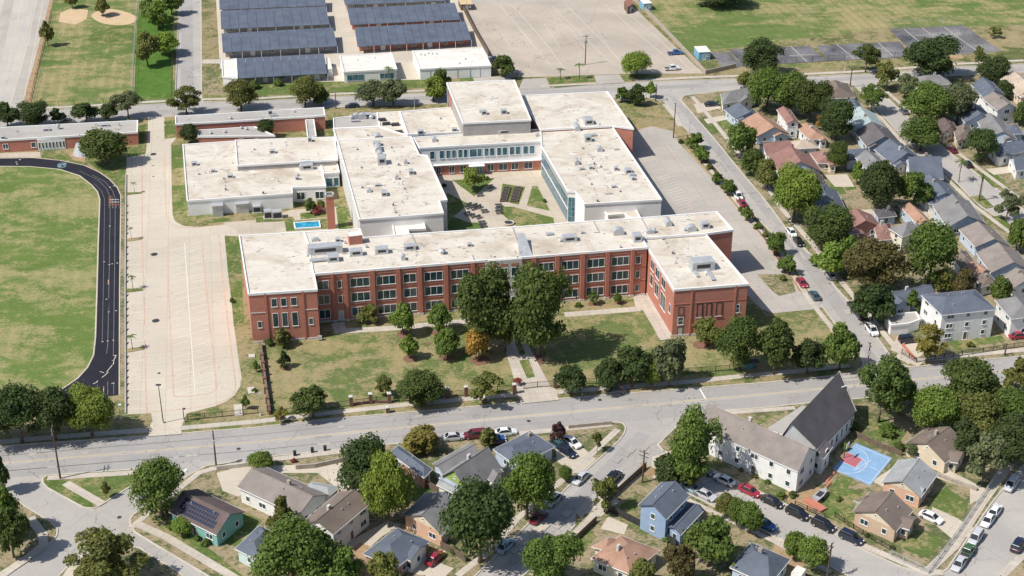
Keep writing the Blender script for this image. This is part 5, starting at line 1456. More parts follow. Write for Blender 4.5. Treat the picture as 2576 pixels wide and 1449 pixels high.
# ---- north-east: homes between the side streets
NH = [
 ('grey hip roofed corner house by the far street junction', c20(2125, 1045), c20(2450, 975), c20(2430, 880), 2.8, 'grey', 'white', 'AB', .8),
 ('slate roofed pale blue gabled house second from the far corner', c20(2250, 1195), c20(2530, 1192), c20(2420, 1102), 2.8, 'slate', 'ice', 'BC', 0),
 ('narrow white two storey house with rosy brown roof near the dense trees', c30(190, 1240), c30(315, 1235), c30(215, 1100), 4.8, 'rose', 'white', 'BC', 0),
 ('salmon roofed house with blue gable facing the side street', c20(2465, 1370), c30(210, 1345), c30(40, 1205), 2.8, 'salmon', 'ice', 'BC', 0),
 ('orange-brown hip roofed house behind the white patio', c30(420, 1402), c30(592, 1390), c30(440, 1250), 2.8, 'salmon', 'white', 'BC', .8),
 ('large rosy brown gabled house with blue front on the side street', c31(110, 275), c31(525, 270), c31(420, 120), 2.9, 'rose', 'ice', 'BC', 0),
 ('rosy brown roofed house left of the flat tan roof', c31(-10, 108), c31(255, 78), c31(170, -25), 2.8, 'rose', 'white', 'AB', 0),
 ('flat tan roofed white house with dark windows', c31(275, 48), c31(500, 35), c31(440, -40), 3.0, 'beige', 'white', 'AB', 1.0),
 ('small rosy roofed house beside the conical tree', c31(505, 190), c31(690, 190), c31(610, 90), 2.7, 'rose', 'cream', 'BC', .6),
 ('slate roofed low house right of the conical tree', c31(800, 168), c31(1030, 150), c31(1000, 50), 2.8, 'slate', 'ice', 'AB', .5),
 ('tall white house with pale grey roof rising behind the tree trio', c31(1010, 260), c31(1200, 215), c31(1075, 95), 5.0, 'grey', 'white', 'BC', 0),
 ('slate gabled house behind the big saltbox roof', c31(1250, 198), c31(1525, 140), c31(1350, 0), 2.9, 'slate', 'grey', 'BC', 0),
 ('white house with large plain slate roof slope facing the camera', c31(1440, 350), c31(1758, 345), c31(1680, 145), 2.6, 'slate', 'white', 'AB', 0),
 ('slate roofed house with a shrub at its gable below the saltbox roof', c31(1590, 570), c31(1965, 580), c31(1800, 400), 2.8, 'slate', 'white', 'BC', 0),
 ('slate L shaped house with long roof beside the yellow-green street tree', c31(440, 665), c31(780, 672), c31(690, 480), 2.9, 'slate', 'ice', 'BC', 0),
 ('dark plum roofed house hidden behind the yellow-green street tree', c31(450, 470), c31(640, 480), c31(530, 310), 2.8, 'plum', 'ice', 'BC', 0),
 ('dark flat roofed garden shed near the orange gabled house', c31(1110, 742), c31(1290, 722), c31(1240, 645), 2.5, 'dark', 'ice', 'AB', 1.0),
 ('house with bright orange-brown gable roof in the middle of the homes', c31(1490, 788), c31(1690, 828), c31(1520, 660), 2.9, 'salmon', 'ice', 'BC', 0),
 ('large grey gabled house right of the orange-brown roof', c31(1810, 835), c31(2170, 790), c31(2020, 580), 2.9, 'grey', 'ice', 'BC', 0),
 ('rosy brown roofed house with brick porch behind the parked black car', c31(800, 875), c31(1140, 835), c31(1040, 715), 2.8, 'rose', 'pinkbrick', 'BC', 0),
 ('rosy flat-pitched roof house carrying a white dish', c31(1110, 965), c31(1275, 950), c31(1225, 800), 2.8, 'rose', 'ice', 'AB', 1.0),
 ('tall ivory two storey house with grey hip roof among the trees', c31(1355, 930), c31(1560, 862), c31(1430, 785), 5.2, 'grey', 'ivory', 'BC', .7),
 ('grey roof peeking above the dark brown tree', c31(945, 1020), c31(1135, 1005), c31(1065, 945), 2.8, 'grey', 'white', 'AB', .6),
 ('taupe gabled house with blue front and dark side porch', c31(2090, 1032), c31(2435, 1028), c31(2270, 860), 2.9, 'taupe', 'ice', 'BC', 0),
 ('taupe gabled house at the right edge above the three storey house', c31(2250, 1290), c31(2650, 1270), c31(2500, 1080), 2.9, 'taupe', 'ice', 'BC', 0),
 ('small brown hip roofed house left of the taupe gables', c31(1930, 1235), c31(2085, 1195), c31(1990, 1072), 2.8, 'brown', 'white', 'BC', .8),
 ('little salmon roofed shed between taupe houses', c31(2105, 1330), c31(2262, 1290), c31(2130, 1208), 2.5, 'salmon', 'white', 'BC', 0),
 ('grey-brown roofed cottage right of the dark shrub', c31(2150, 1435), c31(2300, 1395), c31(2215, 1290), 2.7, 'brown', 'white', 'BC', .6),
 ('taupe roofed house at the right edge behind the three storey house', c31(2470, 1449), c31(2720, 1400), c31(2610, 1290), 2.9, 'taupe', 'white', 'BC', 0),
 ('slate roofed house left of the three storey white house', c32(1200, 185), c32(1680, 75), c32(1560, -30), 2.9, 'slate', 'ice', 'AB', 0),
 ('white two storey house with grey hip roof at the right edge', c32(2450, 305), c32(2740, 270), c32(2580, 90), 5.2, 'grey', 'white', 'BC', .7),
 ('white two storey house with dark blue roof near the far street', c30(2170, 980), c30(2375, 950), c30(2255, 825), 5.0, 'slate', 'white', 'BC', 0),
 ('white two storey house with brown-grey roof right of the dark blue roof', c30(2310, 1112), c30(2505, 1085), c30(2355, 965), 5.0, 'taupe', 'white', 'BC', 0),
 ('beige roofed house at the far right edge by the far street', c30(2520, 960), c30(2760, 930), c30(2580, 765), 3.0, 'beige', 'cream', 'BC', 0),
 ('slate gabled house with blue front below the dark blue roof', c30(1990, 1232), c30(2265, 1205), c30(2145, 1075), 2.9, 'slate', 'ice', 'BC', 0),
 ('dark plum roofed house beside the large tree above the inner street', c30(1750, 1345), c30(1915, 1305), c30(1830, 1190), 2.8, 'plum', 'cream', 'BC', 0),
 ('brown roof tucked behind the pale gabled house', c30(1895, 1400), c30(2060, 1370), c30(2030, 1262), 2.8, 'brown', 'cream', 'BC', .6),
 ('pale grey gabled house right of the brown roof', c30(2220, 1372), c30(2495, 1395), c30(2360, 1215), 2.9, 'grey', 'ice', 'BC', 0),
 ('slate flat-pitched roof at the right above the white fronted house', c30(2420, 1352), c30(2570, 1340), c30(2500, 1258), 2.8, 'slate', 'ice', 'AB', .8),
 ('grey roofed white house with arched porch across the inner street', c31(2310, 125), c31(2590, 70), c31(2500, -30), 2.9, 'slate', 'white', 'AB', 0),
 ('slate roofed white house with red garage door at the right edge', c31(2500, 265), c31(2740, 235), c31(2660, 110), 2.9, 'slate', 'white', 'AB', 0),
 ('brown hip roofed house near the far junction among street trees', c30(555, 990), c30(868, 978), c30(800, 850), 2.8, 'brown', 'ice', 'BC', .5),
 ('blue-grey roofed house behind the dark round tree', c30(850, 1135), c30(975, 1138), c30(910, 1018), 2.8, 'slate', 'ice', 'BC', 0),
 ('pale blue-grey gabled house with a green lean-to by the inner street', c30(880, 1302), c30(1175, 1288), c30(1060, 1140), 2.8, 'mint', 'ice', 'BC', 0),
 ('dark grey gabled house below the green lean-to', c30(1000, 1470), c30(1325, 1440), c30(1205, 1300), 2.8, 'char', 'ice', 'BC', 0),
 ('grey hip roof half hidden under the great dark tree by the far street', c30(1540, 862), c30(1835, 842), c30(1765, 760), 2.9, 'grey', 'white', 'AB', .8),
]
for q in NH:
    house(q[0], q[1], q[2], q[3], q[4], q[5], q[6], q[7], q[8], group='homes north of the avenue', grow=1.06, bay=q[4] < 4 and q[8] < .9 and len(q[0]) % 3 > 0, gable='ice' if q[6] == 'white' and q[8] == 0 and q[4] < 4 else None)
tri = house('three storey white house with dark slate hip roof on the avenue corner', (2369.5, 793), (2507, 778), (2452, 728), 7.2, 'slate', 'white', 'AB', .7, rise=1.7, over=.25, vents=4)[0]
# flat garage in front of the three storey house
gar, garf, _ = building('garage', 'low flat grey roofed garage with a notch left of the three storey house', 'garage', c_ := [c32(1185, 265), c32(1490, 240), c32(1530, 310), c32(1420, 350), c32(1240, 370)], 2.8, 'white', 'roof_g')
fc = poly([c33(235, 1400), c33(300, 1330), c33(385, 1370), c33(330, 1440)], 2.4)
building('carport', 'white topped carport beside the slate roof at the bottom edge', 'carport', [c33(235, 1400), c33(295, 1325), c33(385, 1365), c33(330, 1445)], 2.4, 'grey' if False else 'white', 'roof_w2', None)
# ------------------------------------------------------------------ trees
def foliage_mat():
    n = N('foliage', 0.7, 0.3)
    oi = n.new('ShaderNodeObjectInfo')
    geo = n.new('ShaderNodeNewGeometry')
    lo = n.mix(1.0, oi.outputs['Color'], (0.62, 0.66, 0.6), 'MULTIPLY')
    hi = n.mix(1.0, oi.outputs['Color'], (1.5, 1.38, 1.1), 'MULTIPLY')
    tc = n.new('ShaderNodeTexCoord')
    nz = n.noise(3.2, 3, 0.6, tc.outputs['Object'])
    f = n.mix(0.5, geo.outputs['Random Per Island'], n.ramp(nz, [(0.35, 0.0), (0.68, 1.0)]))
    col = n.mix(f, lo, hi)
    n.base(col)
    tr = n.new('ShaderNodeBsdfTranslucent')
    n.ln(n.mix(1.0, col, (1.15, 1.2, 0.55), 'MULTIPLY'), tr.inputs['Color'])
    mx = n.new('ShaderNodeMixShader')
    mx.inputs[0].default_value = 0.3
    n.ln(n.b.outputs[0], mx.inputs[1])
    n.ln(tr.outputs[0], mx.inputs[2])
    n.ln(mx.outputs[0], n.out.inputs[0])
    return n.m
M['leaf'] = foliage_mat()
def leaf_quads(cen, nor, size, rng, asp=1.0):
    """numpy: one small bent quad per leaf clump"""
    n = len(cen)
    r = rng.normal(size=(n, 3))
    nor = nor + r * 0.55
    nor /= np.linalg.norm(nor, axis=1)[:, None]
    t = np.cross(nor, rng.normal(size=(n, 3)))
    t /= np.linalg.norm(t, axis=1)[:, None] + 1e-9
    b = np.cross(nor, t)
    s = (size * rng.choice([.55, .8, 1.0, 1.3, 1.7], n) * rng.uniform(.85, 1.15, n))[:, None]
    v = np.empty((n, 4, 3))
    v[:, 0] = cen - t * s - b * s * .35 * asp
    v[:, 1] = cen + t * s * .15 - b * s * asp
    v[:, 2] = cen + t * s + b * s * .3 * asp
    v[:, 3] = cen - t * s * .2 + b * s * asp - nor * s * .15
    return v.reshape(-1, 3)
def np_mesh(name, v, mat):
    me = bpy.data.meshes.new(name)
    n = len(v) // 4
    me.vertices.add(len(v))
    me.vertices.foreach_set('co', v.astype(np.float32).ravel())
    me.loops.add(len(v))
    me.loops.foreach_set('vertex_index', np.arange(len(v), dtype=np.int32))
    me.polygons.add(n)
    me.polygons.foreach_set('loop_start', np.arange(0, len(v), 4, dtype=np.int32))
    me.polygons.foreach_set('loop_total', np.full(n, 4, dtype=np.int32))
    me.materials.append(mat)
    me.update()
    me.validate()
    return me
def crown(seed, blobs, leaves, leaf, shape='oak'):
    """unit tree: height 1, spread 1 (x and y in -.5 .. .5); returns crown mesh and blob centres"""
    rng = np.random.default_rng(seed)
    C, Rd = [], []
    if shape in ('oak', 'sparse', 'tall'):
        z0, zh = {'oak': (.52, .46), 'sparse': (.57, .43), 'tall': (.5, .49)}[shape]
        for i in range(blobs):
            a = rng.uniform(0, 2 * np.pi)
            u = rng.uniform(-0.75, 1)
            rr = np.sqrt(max(0, 1 - u * u)) * rng.uniform(.5, 1.12)
            rad = rng.choice([.09, .12, .15, .2, .24]) * rng.uniform(.85, 1.15) if shape != 'sparse' else rng.uniform(.08, .14)
            k = .36 if shape != 'tall' else .3
            C.append((rr * np.cos(a) * k * rng.uniform(.85, 1.1), rr * np.sin(a) * k * rng.uniform(.85, 1.1), z0 + u * (zh - rad * .75)))
            Rd.append(rad)
        C.append((0, 0, z0)); Rd.append(.24 if shape != 'sparse' else .15)
    elif shape == 'round':
        C.append((0, 0, .58)); Rd.append(.4)
        for i in range(blobs):
            d_ = rng.normal(size=3); d_ /= np.linalg.norm(d_)
            C.append((d_[0] * .33, d_[1] * .33, .58 + d_[2] * .3)); Rd.append(rng.uniform(.12, .18))
    elif shape == 'cone':
        for i in range(blobs):
            h = rng.uniform(.12, .97)
            w = (1 - h) * .42 + .03
            a = rng.uniform(0, 2 * np.pi)
            C.append((w * np.cos(a) * rng.uniform(.4, 1), w * np.sin(a) * rng.uniform(.4, 1), h)); Rd.append(rng.uniform(.07, .13) * (1.15 - h * .6))
    C, Rd = np.array(C), np.array(Rd)
    wgt = Rd ** 2 / (Rd ** 2).sum()
    idx = rng.choice(len(C), leaves, p=wgt)
    d_ = rng.normal(size=(leaves, 3))
    d_ /= np.linalg.norm(d_, axis=1)[:, None]
    d_[:, 2] = np.where(d_[:, 2] < -.35, -d_[:, 2] * .6, d_[:, 2])
    rad = Rd[idx] * (.6 + .48 * rng.uniform(0, 1, leaves) ** .6)
    stray = rng.uniform(0, 1, leaves) < .07
    rad = np.where(stray, rad * rng.uniform(1.1, 1.45, leaves), rad)
    cen = C[idx] + d_ * rad[:, None]
    nor = d_ + np.array([0, 0, .35])
    rr = np.hypot(cen[:, 0], cen[:, 1])
    kx = .49 / np.percentile(rr, 97)
    cen[:, :2] *= kx
    C = C * np.array([kx, kx, 1])
    zt = np.percentile(cen[:, 2], 99)
    cen[:, 2] *= .985 / zt
    return np_mesh('crown', leaf_quads(cen, nor, leaf, rng), M['leaf']), C
def trunk_mesh(seed, C, top=.45, r=.035, limbs=6):
    rng = random.Random(seed)
    vf = []
    lean = (rng.uniform(-.03, .03), rng.uniform(-.03, .03))
    p0, p1 = Vector((0, 0, -.02)), Vector((lean[0], lean[1], top * .55))
    p2 = Vector((lean[0] * 2, lean[1] * 2, top))
    vf.append(tube(p0, p1, r * 1.25, r * .85, 7))
    vf.append(tube(p1, p2, r * .85, r * .6, 7))
    idx = list(range(len(C)))
    rng.shuffle(idx)
    for i in idx[:limbs]:
        q = Vector(C[i])
        m = p1.lerp(q, .5) + Vector((0, 0, .03))
        vf.append(tube(p1.lerp(p2, rng.uniform(.2, 1)), m, r * .5, r * .32, 5))
        vf.append(tube(m, q, r * .32, r * .12, 5))
    return mesh('trunk', *join(*vf), M['bark'], True)
PROTO = {}
def proto(key, seed, blobs, leaves, leaf, shape, top=.45, r=.03, limbs=6):
    cm, C = crown(seed, blobs, leaves, leaf, shape)
    PROTO.setdefault(key, []).append((cm, trunk_mesh(seed, C, top, r, limbs)))
for s in range(7):
    proto('oakL', 10 + s, 26 + 3 * s, 17000, .0150, 'oak', .4, .03, 9)
for s in range(6):
    proto('oakM', 30 + s, 22, 7500, .0245, 'oak', .42, .028, 7)
for s in range(3):
    proto('oakS', 50 + s, 14, 2600, .043, 'oak', .45, .025, 5)
for s in range(3):
    proto('sparse', 70 + s, 18, 3000, .026, 'sparse', .5, .022, 10)
for s in range(2):
    proto('sparseL', 80 + s, 30, 9000, .0145, 'sparse', .5, .022, 14)
for s in range(2):
    proto('round', 90 + s, 22, 8000, .021, 'round', .4, .025, 5)
for s in range(2):
    proto('cone', 100 + s, 46, 3600, .03, 'cone', .9, .02, 0)
for s in range(2):
    proto('tall', 110 + s, 34, 20000, .0145, 'tall', .45, .03, 8)
def palm_mesh(seed, fronds=15):
    rng = random.Random(seed)
    V, F = [], []
    for i in range(fronds):
        a = 2 * math.pi * i / fronds + rng.uniform(-.15, .15)
        e = rng.uniform(.1, 1.1)
        d_ = Vector((math.cos(a), math.sin(a), 0))
        s_ = Vector((-math.sin(a), math.cos(a), 0))
        L = .5 * rng.uniform(.85, 1.1)
        prev = Vector((0, 0, .82))
        for k in range(4):
            t = (k + 1) / 4
            nx = Vector((0, 0, .82)) + d_ * L * t * math.cos(e * (1 - t * .6)) + Vector((0, 0, 1)) * (math.sin(e) * L * .45 * t - .30 * t * t * L * 1.2)
            w0, w1 = .05 * (1 - abs((k / 4) - .35)), .05 * (1 - abs(t - .35)) * (1 if k < 3 else .2)
            dn = Vector((0, 0, -.02))
            b = len(V)
            V += [prev - s_ * w0 + dn, prev, prev + s_ * w0 + dn, nx - s_ * w1 + dn, nx, nx + s_ * w1 + dn]
            F += [[b, b + 1, b + 4, b + 3], [b + 1, b + 2, b + 5, b + 4]]
            prev = nx
    return mesh('crown', V, F, M['leaf'])
for s in range(2):
    PROTO.setdefault('palm', []).append((palm_mesh(s), mesh('trunk', *join(tube((0, 0, -.02), (.015, .01, .45), .035, .026, 7), tube((.015, .01, .45), (0, 0, .84), .026, .022, 7)), M['bark'], True)))
TC = {'oak': (0.084, 0.121, 0.033), 'dark': (0.058, 0.088, 0.030), 'mid': (0.109, 0.166, 0.039), 'bright': (0.145, 0.214, 0.045), 'yellow': (0.175, 0.24, 0.045), 'olive': (0.145, 0.159, 0.048), 'gold': (0.24, 0.215, 0.06), 'orange': (0.36, 0.22, 0.06), 'brown': (0.115, 0.1, 0.042), 'maroon': (0.1, 0.05, 0.06), 'grey': (0.138, 0.166, 0.093), 'palm': (0.131, 0.193, 0.068), 'red': (0.22, 0.06, 0.06)}
TCOUNT = {}
def tree(x, yt, yb, w, kind, col, label, xb=None, name=None, cat=None, group=None):
    b = G(x, yb)
    h = height_at(b, yt)
    wm = w / px_per_m(b, h * .6)
    if kind == 'oak':
        kind = 'oakL' if wm > 8.5 else 'oakM' if wm > 4.5 else 'oakS'
    if kind == 'sparse' and wm > 7:
        kind = 'sparseL'
    # the crown's far and near halves add to its seen height
    k = len(PROTO[kind])
    i = TCOUNT.get(kind, 0)
    TCOUNT[kind] = i + 1
    cm, tm = PROTO[kind][i % k]
    rnd = random.Random(label)
    nm = name or {'palm': 'palm_tree', 'cone': 'conifer_tree'}.get(kind, 'tree')
    r = root(nm, (b[0], b[1], 0), label, cat or ('palm' if kind == 'palm' else 'tree'), group, rnd.uniform(0, 6.28))
    wm *= 1.1 if wm < 9 else 1.04
    q_ = rnd.uniform(.9, 1.1)
    r.scale = (wm * q_, wm / q_, h * .99)
    for pn, me in (('crown', cm), ('trunk', tm)):
        o = link(pn, me, r)
        c = TC[col]
        if pn == 'crown':
            j = rnd.uniform(.88, 1.14)
            o.color = (c[0] * j, c[1] * j * rnd.uniform(.96, 1.05), c[2] * j, 1)
    return r
T = tree
GL = 'trees on the school lawn'
T(929, 769, 813, 46, 'oak', 'olive', 'low bushy tree nearest the west wing under the school windows', 931, group=GL)
T(1014, 766, 842, 60, 'oak', 'bright', 'round bright tree beside the front path, under the second window group', 1015, group=GL)
T(1107, 766, 837, 60, 'oak', 'mid', 'round tree beside the front path left of the two giant oaks', 1100, group=GL)
T(1031, 844, 902, 44, 'oak', 'bright', 'small round tree alone in a mulch ring mid lawn', 1032, group=GL)
T(1125, 828, 899, 64, 'oak', 'mid', 'full green tree left of the orange tree on the lawn', 1124, group=GL)
T(1205, 828, 905, 60, 'oak', 'orange', 'orange autumn tree on the lawn beside the giant oaks', 1206, group=GL)
T(716, 883, 925, 33, 'cone', 'dark', 'small dark conical tree alone on the left of the lawn', 716, group=GL)
T(713, 826, 873, 46, 'oak', 'olive', 'bushy tree against the front of the west wing', 716, group=GL)
T(1222, 688, 884, 152, 'oak', 'oak', 'left one of the two giant oaks before the school entrance', 1262, group=GL)
T(1356, 672, 896, 150, 'oak', 'oak', 'right one of the two giant oaks before the school entrance', 1345, group=GL)
T(1272, 752, 884, 80, 'oak', 'olive', 'lower bright tree between the two giant oaks', 1268, group=GL)
T(1780, 803, 868, 68, 'oak', 'olive', 'tree standing before the blank front of the east wing', 1765, group=GL)
T(1492, 735, 766, 26, 'sparse', 'mid', 'thin young tree left of two in the bed by the east wing', 1492, group=GL)
T(1553, 738, 764, 20, 'round', 'mid', 'small round shrub right of two in the bed by the east wing', 1553, name='shrub', cat='shrub', group=GL)
GA_ = 'street trees along the avenue verge'
T(706, 1027, 1061, 34, 'sparse', 'gold', 'small yellowing street tree at the end of the dark fence', 704, group=GA_)
T(788, 976, 1050, 92, 'oak', 'oak', 'first broad street tree right of the yellowing sapling on the avenue', 793, group=GA_)
T(970, 945, 997, 42, 'sparse', 'olive', 'thin tree behind the brick fence pillars', 969, group=GA_)
T(1060, 940, 1022, 108, 'oak', 'oak', 'broad street tree on the avenue below the orange tree', 1058, group=GA_)
T(1222, 942, 1014, 80, 'sparse', 'olive', 'airy street tree left of the school gate', 1221, group=GA_)
T(1436, 922, 992, 70, 'oak', 'dark', 'compact dark street tree right of the school gate', 1435, group=GA_)
T(1530, 906, 984, 66, 'oak', 'dark', 'dark street tree shading the car parked on the avenue', 1530, group=GA_)
T(1590, 880, 974, 82, 'oak', 'dark', 'taller dark tree second in the avenue clump right of the gate', 1587, group=GA_)
T(1637, 902, 968, 56, 'oak', 'yellow', 'yellow-green low tree inside the avenue clump', 1637, group=GA_)
T(1684, 860, 972, 90, 'oak', 'grey', 'tall grey-green tree at the right end of the avenue clump', 1675, group=GA_)
T(1858, 804, 934, 106, 'oak', 'oak', 'big oak left of the clump below the east wing corner', 1848, group=GA_)
T(1945, 808, 942, 96, 'oak', 'oak', 'big oak in the middle of the clump below the east wing', 1945, group=GA_)
T(2030, 858, 940, 76, 'oak', 'dark', 'lower dark tree in the clump between big oak and corner', 2030, group=GA_)
T(2112, 816, 930, 84, 'oak', 'mid', 'tall round oak on the avenue and side street corner', 2117, group=GA_)
T(-15, 985, 1118, 110, 'oak', 'dark', 'dark oak cut by the left edge below the field', group=GA_)
T(55, 980, 1112, 128, 'oak', 'dark', 'dark oak left of two behind the lower running track', group=GA_)
T(140, 983, 1106, 116, 'oak', 'dark', 'dark oak right of two behind the lower running track', group=GA_)
T(232, 984, 1096, 116, 'oak', 'yellow', 'bright yellow-green tree beside the car park entrance', group=GA_)
GS = 'trees along the side street verge'
for x, yt, yb, w, lab in ((1747, 336, 376, 38, 'round verge tree at the top of the hedge beside the east car park'), (1764, 368, 408, 36, 'second round verge tree beside the east car park from the top'), (1800, 434, 460, 26, 'bushy small verge tree above the parked white car'), (1829, 450, 490, 37, 'round verge tree directly left of the parked white car'), (1878, 520, 556, 30, 'small round verge tree below the parked red car on the verge'), (1947, 585, 642, 46, 'round verge tree halfway down the side street'), (1980, 643, 688, 44, 'round verge tree above the red car beside the lot corner')):
    T(x, yt, yb, w, 'oak', 'mid', lab, group=GS)
T(1564, 218, 258, 31, 'oak', 'mid', 'small round tree leftmost at the gym corner', group=GS)
T(1601, 212, 264, 44, 'oak', 'dark', 'darker tree in the middle at the gym corner', group=GS)
T(1636, 207, 246, 28, 'oak', 'bright', 'bright small tree rightmost at the gym corner by the junction', group=GS)
GU = 'street trees north of the school'
for x, yt, yb, w, col, lab in ((20, 259, 318, 58, 'dark', 'dark tree at the left edge behind the first brick range'), (90, 257, 316, 74, 'dark', 'wide dark tree second from left behind the brick range'), (147, 273, 311, 33, 'dark', 'small dark tree third from left behind the brick range'), (218, 261, 309, 60, 'dark', 'dark tree fourth from left behind the brick range'), (275, 262, 304, 48, 'dark', 'dark tree fifth from left beside the airy tree')):
    T(x, yt, yb, w, 'oak', col, lab, group=GU)
T(323, 232, 299, 78, 'sparse', 'grey', 'airy grey-green tree at the corner of the park field', group=GU)
T(470, 218, 287, 80, 'sparse', 'olive', 'airy olive tree at the end of the side lane', group=GU)
T(607, 204, 278, 80, 'oak', 'olive', 'olive-brown tree behind the long brick range', group=GU)
T(768, 199, 269, 82, 'oak', 'olive', 'broad olive tree behind the long brick range, right of two', group=GU)
T(808, 222, 266, 44, 'oak', 'oak', 'small tree tucked right of the broad olive tree', group=GU)
T(938, 204, 266, 72, 'oak', 'grey', 'left of twin grey-green trees before the white sheds', group=GU)
T(990, 199, 264, 68, 'oak', 'grey', 'right of twin grey-green trees before the white sheds', group=GU)
T(1090, 196, 252, 66, 'oak', 'yellow', 'yellow-green tree beside the stage house', 1100, group=GU)
T(1112, 178, 240, 60, 'oak', 'oak', 'dark tree behind the yellow-green one by the stage house', group=GU)
T(1265, 143, 194, 62, 'oak', 'oak', 'bushy tree at the end of the larger white shed', group=GU)
T(1599, 135, 193, 76, 'oak', 'yellow', 'broad yellowish tree at the corner of the old car park', 1597, group=GU)
T(1410, 168, 200, 26, 'palm', 'palm', 'short palm, left one on the grass island of the old car park', group=GU)
T(1457, 153, 199, 27, 'palm', 'palm', 'taller palm, right one on the grass island of the old car park', group=GU)
T(978, 163, 204, 24, 'palm', 'palm', 'palm standing in front of the smaller white shed', group=GU)
T(1918, 100, 190, 98, 'oak', 'dark', 'great dark tree beside the tennis courts', group=GU)
T(2177, 113, 181, 66, 'sparse', 'oak', 'spreading tree before the middle tennis court', group=GU)
T(2335, 96, 200, 136, 'oak', 'dark', 'largest dark tree by the far street before the tennis courts', group=GU)
T(2495, 142, 205, 86, 'oak', 'dark', 'round dark tree on the near side of the far street', group=GU)
T(2462, 117, 152, 27, 'oak', 'olive', 'small tree before the large dark tennis court', group=GU)
T(2500, 67, 96, 30, 'sparse', 'olive', 'lone small tree in the field beyond the tennis court', group=GU)
T(1815, -38, 12, 130, 'oak', 'dark', 'dark tree mass cut by the top edge on the athletic field', group=GU)
GP = 'trees in the upper left park'
T(260, -2, 40, 36, 'oak', 'olive', 'small tree at the edge of the round sand pit', group=GP)
T(183, -25, 20, 32, 'oak', 'olive', 'tree in the ringed planter above the sand pit', group=GP)
T(122, 55, 116, 32, 'oak', 'olive', 'narrow tree on the fence beside the concrete channel', group=GP)
T(388, -4, 54, 58, 'oak', 'mid', 'left tree of the upper group beside the side lane', group=GP)
T(400, 2, 70, 60, 'oak', 'bright', 'nearer tree of the upper group beside the side lane', group=GP)
T(432, -22, 36, 52, 'oak', 'mid', 'upper right tree overhanging the side lane', group=GP)
T(372, 84, 165, 62, 'oak', 'olive', 'left tree of the lower pair on the bright grass', group=GP)
T(420, 82, 138, 64, 'oak', 'yellow', 'right yellowish tree of the lower pair on the bright grass', group=GP)
GSC = 'trees inside the school grounds'
T(268, 330, 412, 108, 'round', 'oak', 'large dense round tree at the bend of the running track', 271, group=GSC)
T(479, 314, 361, 45, 'round', 'dark', 'left dense round tree before the brick annex', group=GSC)
T(671, 302, 348, 41, 'round', 'dark', 'right dense round tree at the end of the brick annex', group=GSC)
T(1192, 424, 481, 52, 'sparse', 'yellow', 'young airy tree on the courtyard triangle lawn', 1193, group=GSC)
T(782, 499, 536, 28, 'oak', 'mid', 'small green tree by the passage next to the chimney', group=GSC)
T(808, 504, 528, 20, 'round', 'olive', 'clipped round bush beside the brick chimney', name='shrub', cat='shrub', group=GSC)
T(801, 520, 538, 26, 'oak', 'red', 'red leaved low shrub near the chimney', name='shrub', cat='shrub', group=GSC)
GPK = 'palms on the car park islands'
T(339, 454, 486, 15, 'palm', 'palm', 'topmost little palm on a west car park island', group=GPK)
T(331, 568, 603, 15, 'palm', 'palm', 'second little palm down the west car park', 333, group=GPK)
T(335, 688, 727, 23, 'palm', 'palm', 'third palm down the west car park', 336, group=GPK)
T(334, 837, 879, 28, 'palm', 'palm', 'lowest and fullest palm of the west car park', 337, group=GPK)
T(619, 996, 1030, 19, 'oak', 'mid', 'sapling on the strip beside the car park exit', group=GSC)
T(646, 908, 936, 17, 'oak', 'mid', 'small shrub tree by the dark brick fence', group=GSC)
GB = 'trees around the southern homes'
T(5, 1146, 1238, 46, 'oak', 'dark', 'dark tree at the left edge beside the side street mouth', group=GB)
T(15, 1226, 1348, 80, 'oak', 'bright', 'sunlit tree at the left edge below the dark one', group=GB)
T(35, 1288, 1402, 90, 'oak', 'oak', 'lower left tree leaning over the corner sidewalk', group=GB)
T(268, 1213, 1252, 21, 'oak', 'olive', 'sapling on the triangular grass island', group=GB)
T(408, 1168, 1300, 132, 'oak', 'mid', 'large tree left of the solar roof house', 412, group=GB)
T(275, 1342, 1478, 188, 'sparse', 'olive', 'wide airy tree at the bottom left crossing', group=GB)
T(462, 1306, 1346, 47, 'round', 'bright', 'round bush before the solar roof house', name='shrub', cat='shrub', group=GB)
T(657, 1141, 1183, 59, 'round', 'bright', 'clipped ball tree by the avenue above the long white house', group=GB)
T(925, 1106, 1255, 118, 'tall', 'dark', 'tall dark tree between the long white house and the avenue', group=GB)
T(978, 1143, 1326, 112, 'tall', 'yellow', 'tall yellow-green tree in front of the tall dark one', 988, group=GB)
T(1070, 1083, 1140, 95, 'oak', 'gold', 'golden tree behind the slate hip roof on the avenue', group=GB)
T(1228, 1078, 1124, 50, 'oak', 'olive', 'small tree among the parked cars on the avenue', group=GB)
T(716, 1250, 1350, 64, 'cone', 'olive', 'upright conifer between the white houses', group=GB)
T(745, 1318, 1490, 195, 'oak', 'mid', 'great tree filling the bottom left of centre', group=GB)
T(872, 1386, 1500, 112, 'oak', 'mid', 'tree cut by the bottom edge right of the great tree', group=GB)
T(965, 1400, 1500, 92, 'oak', 'olive', 'low tree at the bottom edge before the pink brick house', group=GB)
T(1207, 1222, 1415, 162, 'oak', 'dark', 'huge dark tree beside the peach house', 1190, group=GB)
T(1325, 1146, 1305, 134, 'oak', 'bright', 'large bright tree on the left side of the diagonal street', 1319, group=GB)
T(1423, 1173, 1212, 30, 'round', 'mid', 'clipped round bush beside the corner driveway', name='shrub', cat='shrub', group=GB)
T(1402, 1062, 1118, 36, 'oak', 'maroon', 'small maroon tree beside the avenue corner house', group=GB)
T(1502, 1088, 1137, 26, 'sparse', 'olive', 'slim street tree near the mouth of the diagonal street', group=GB)
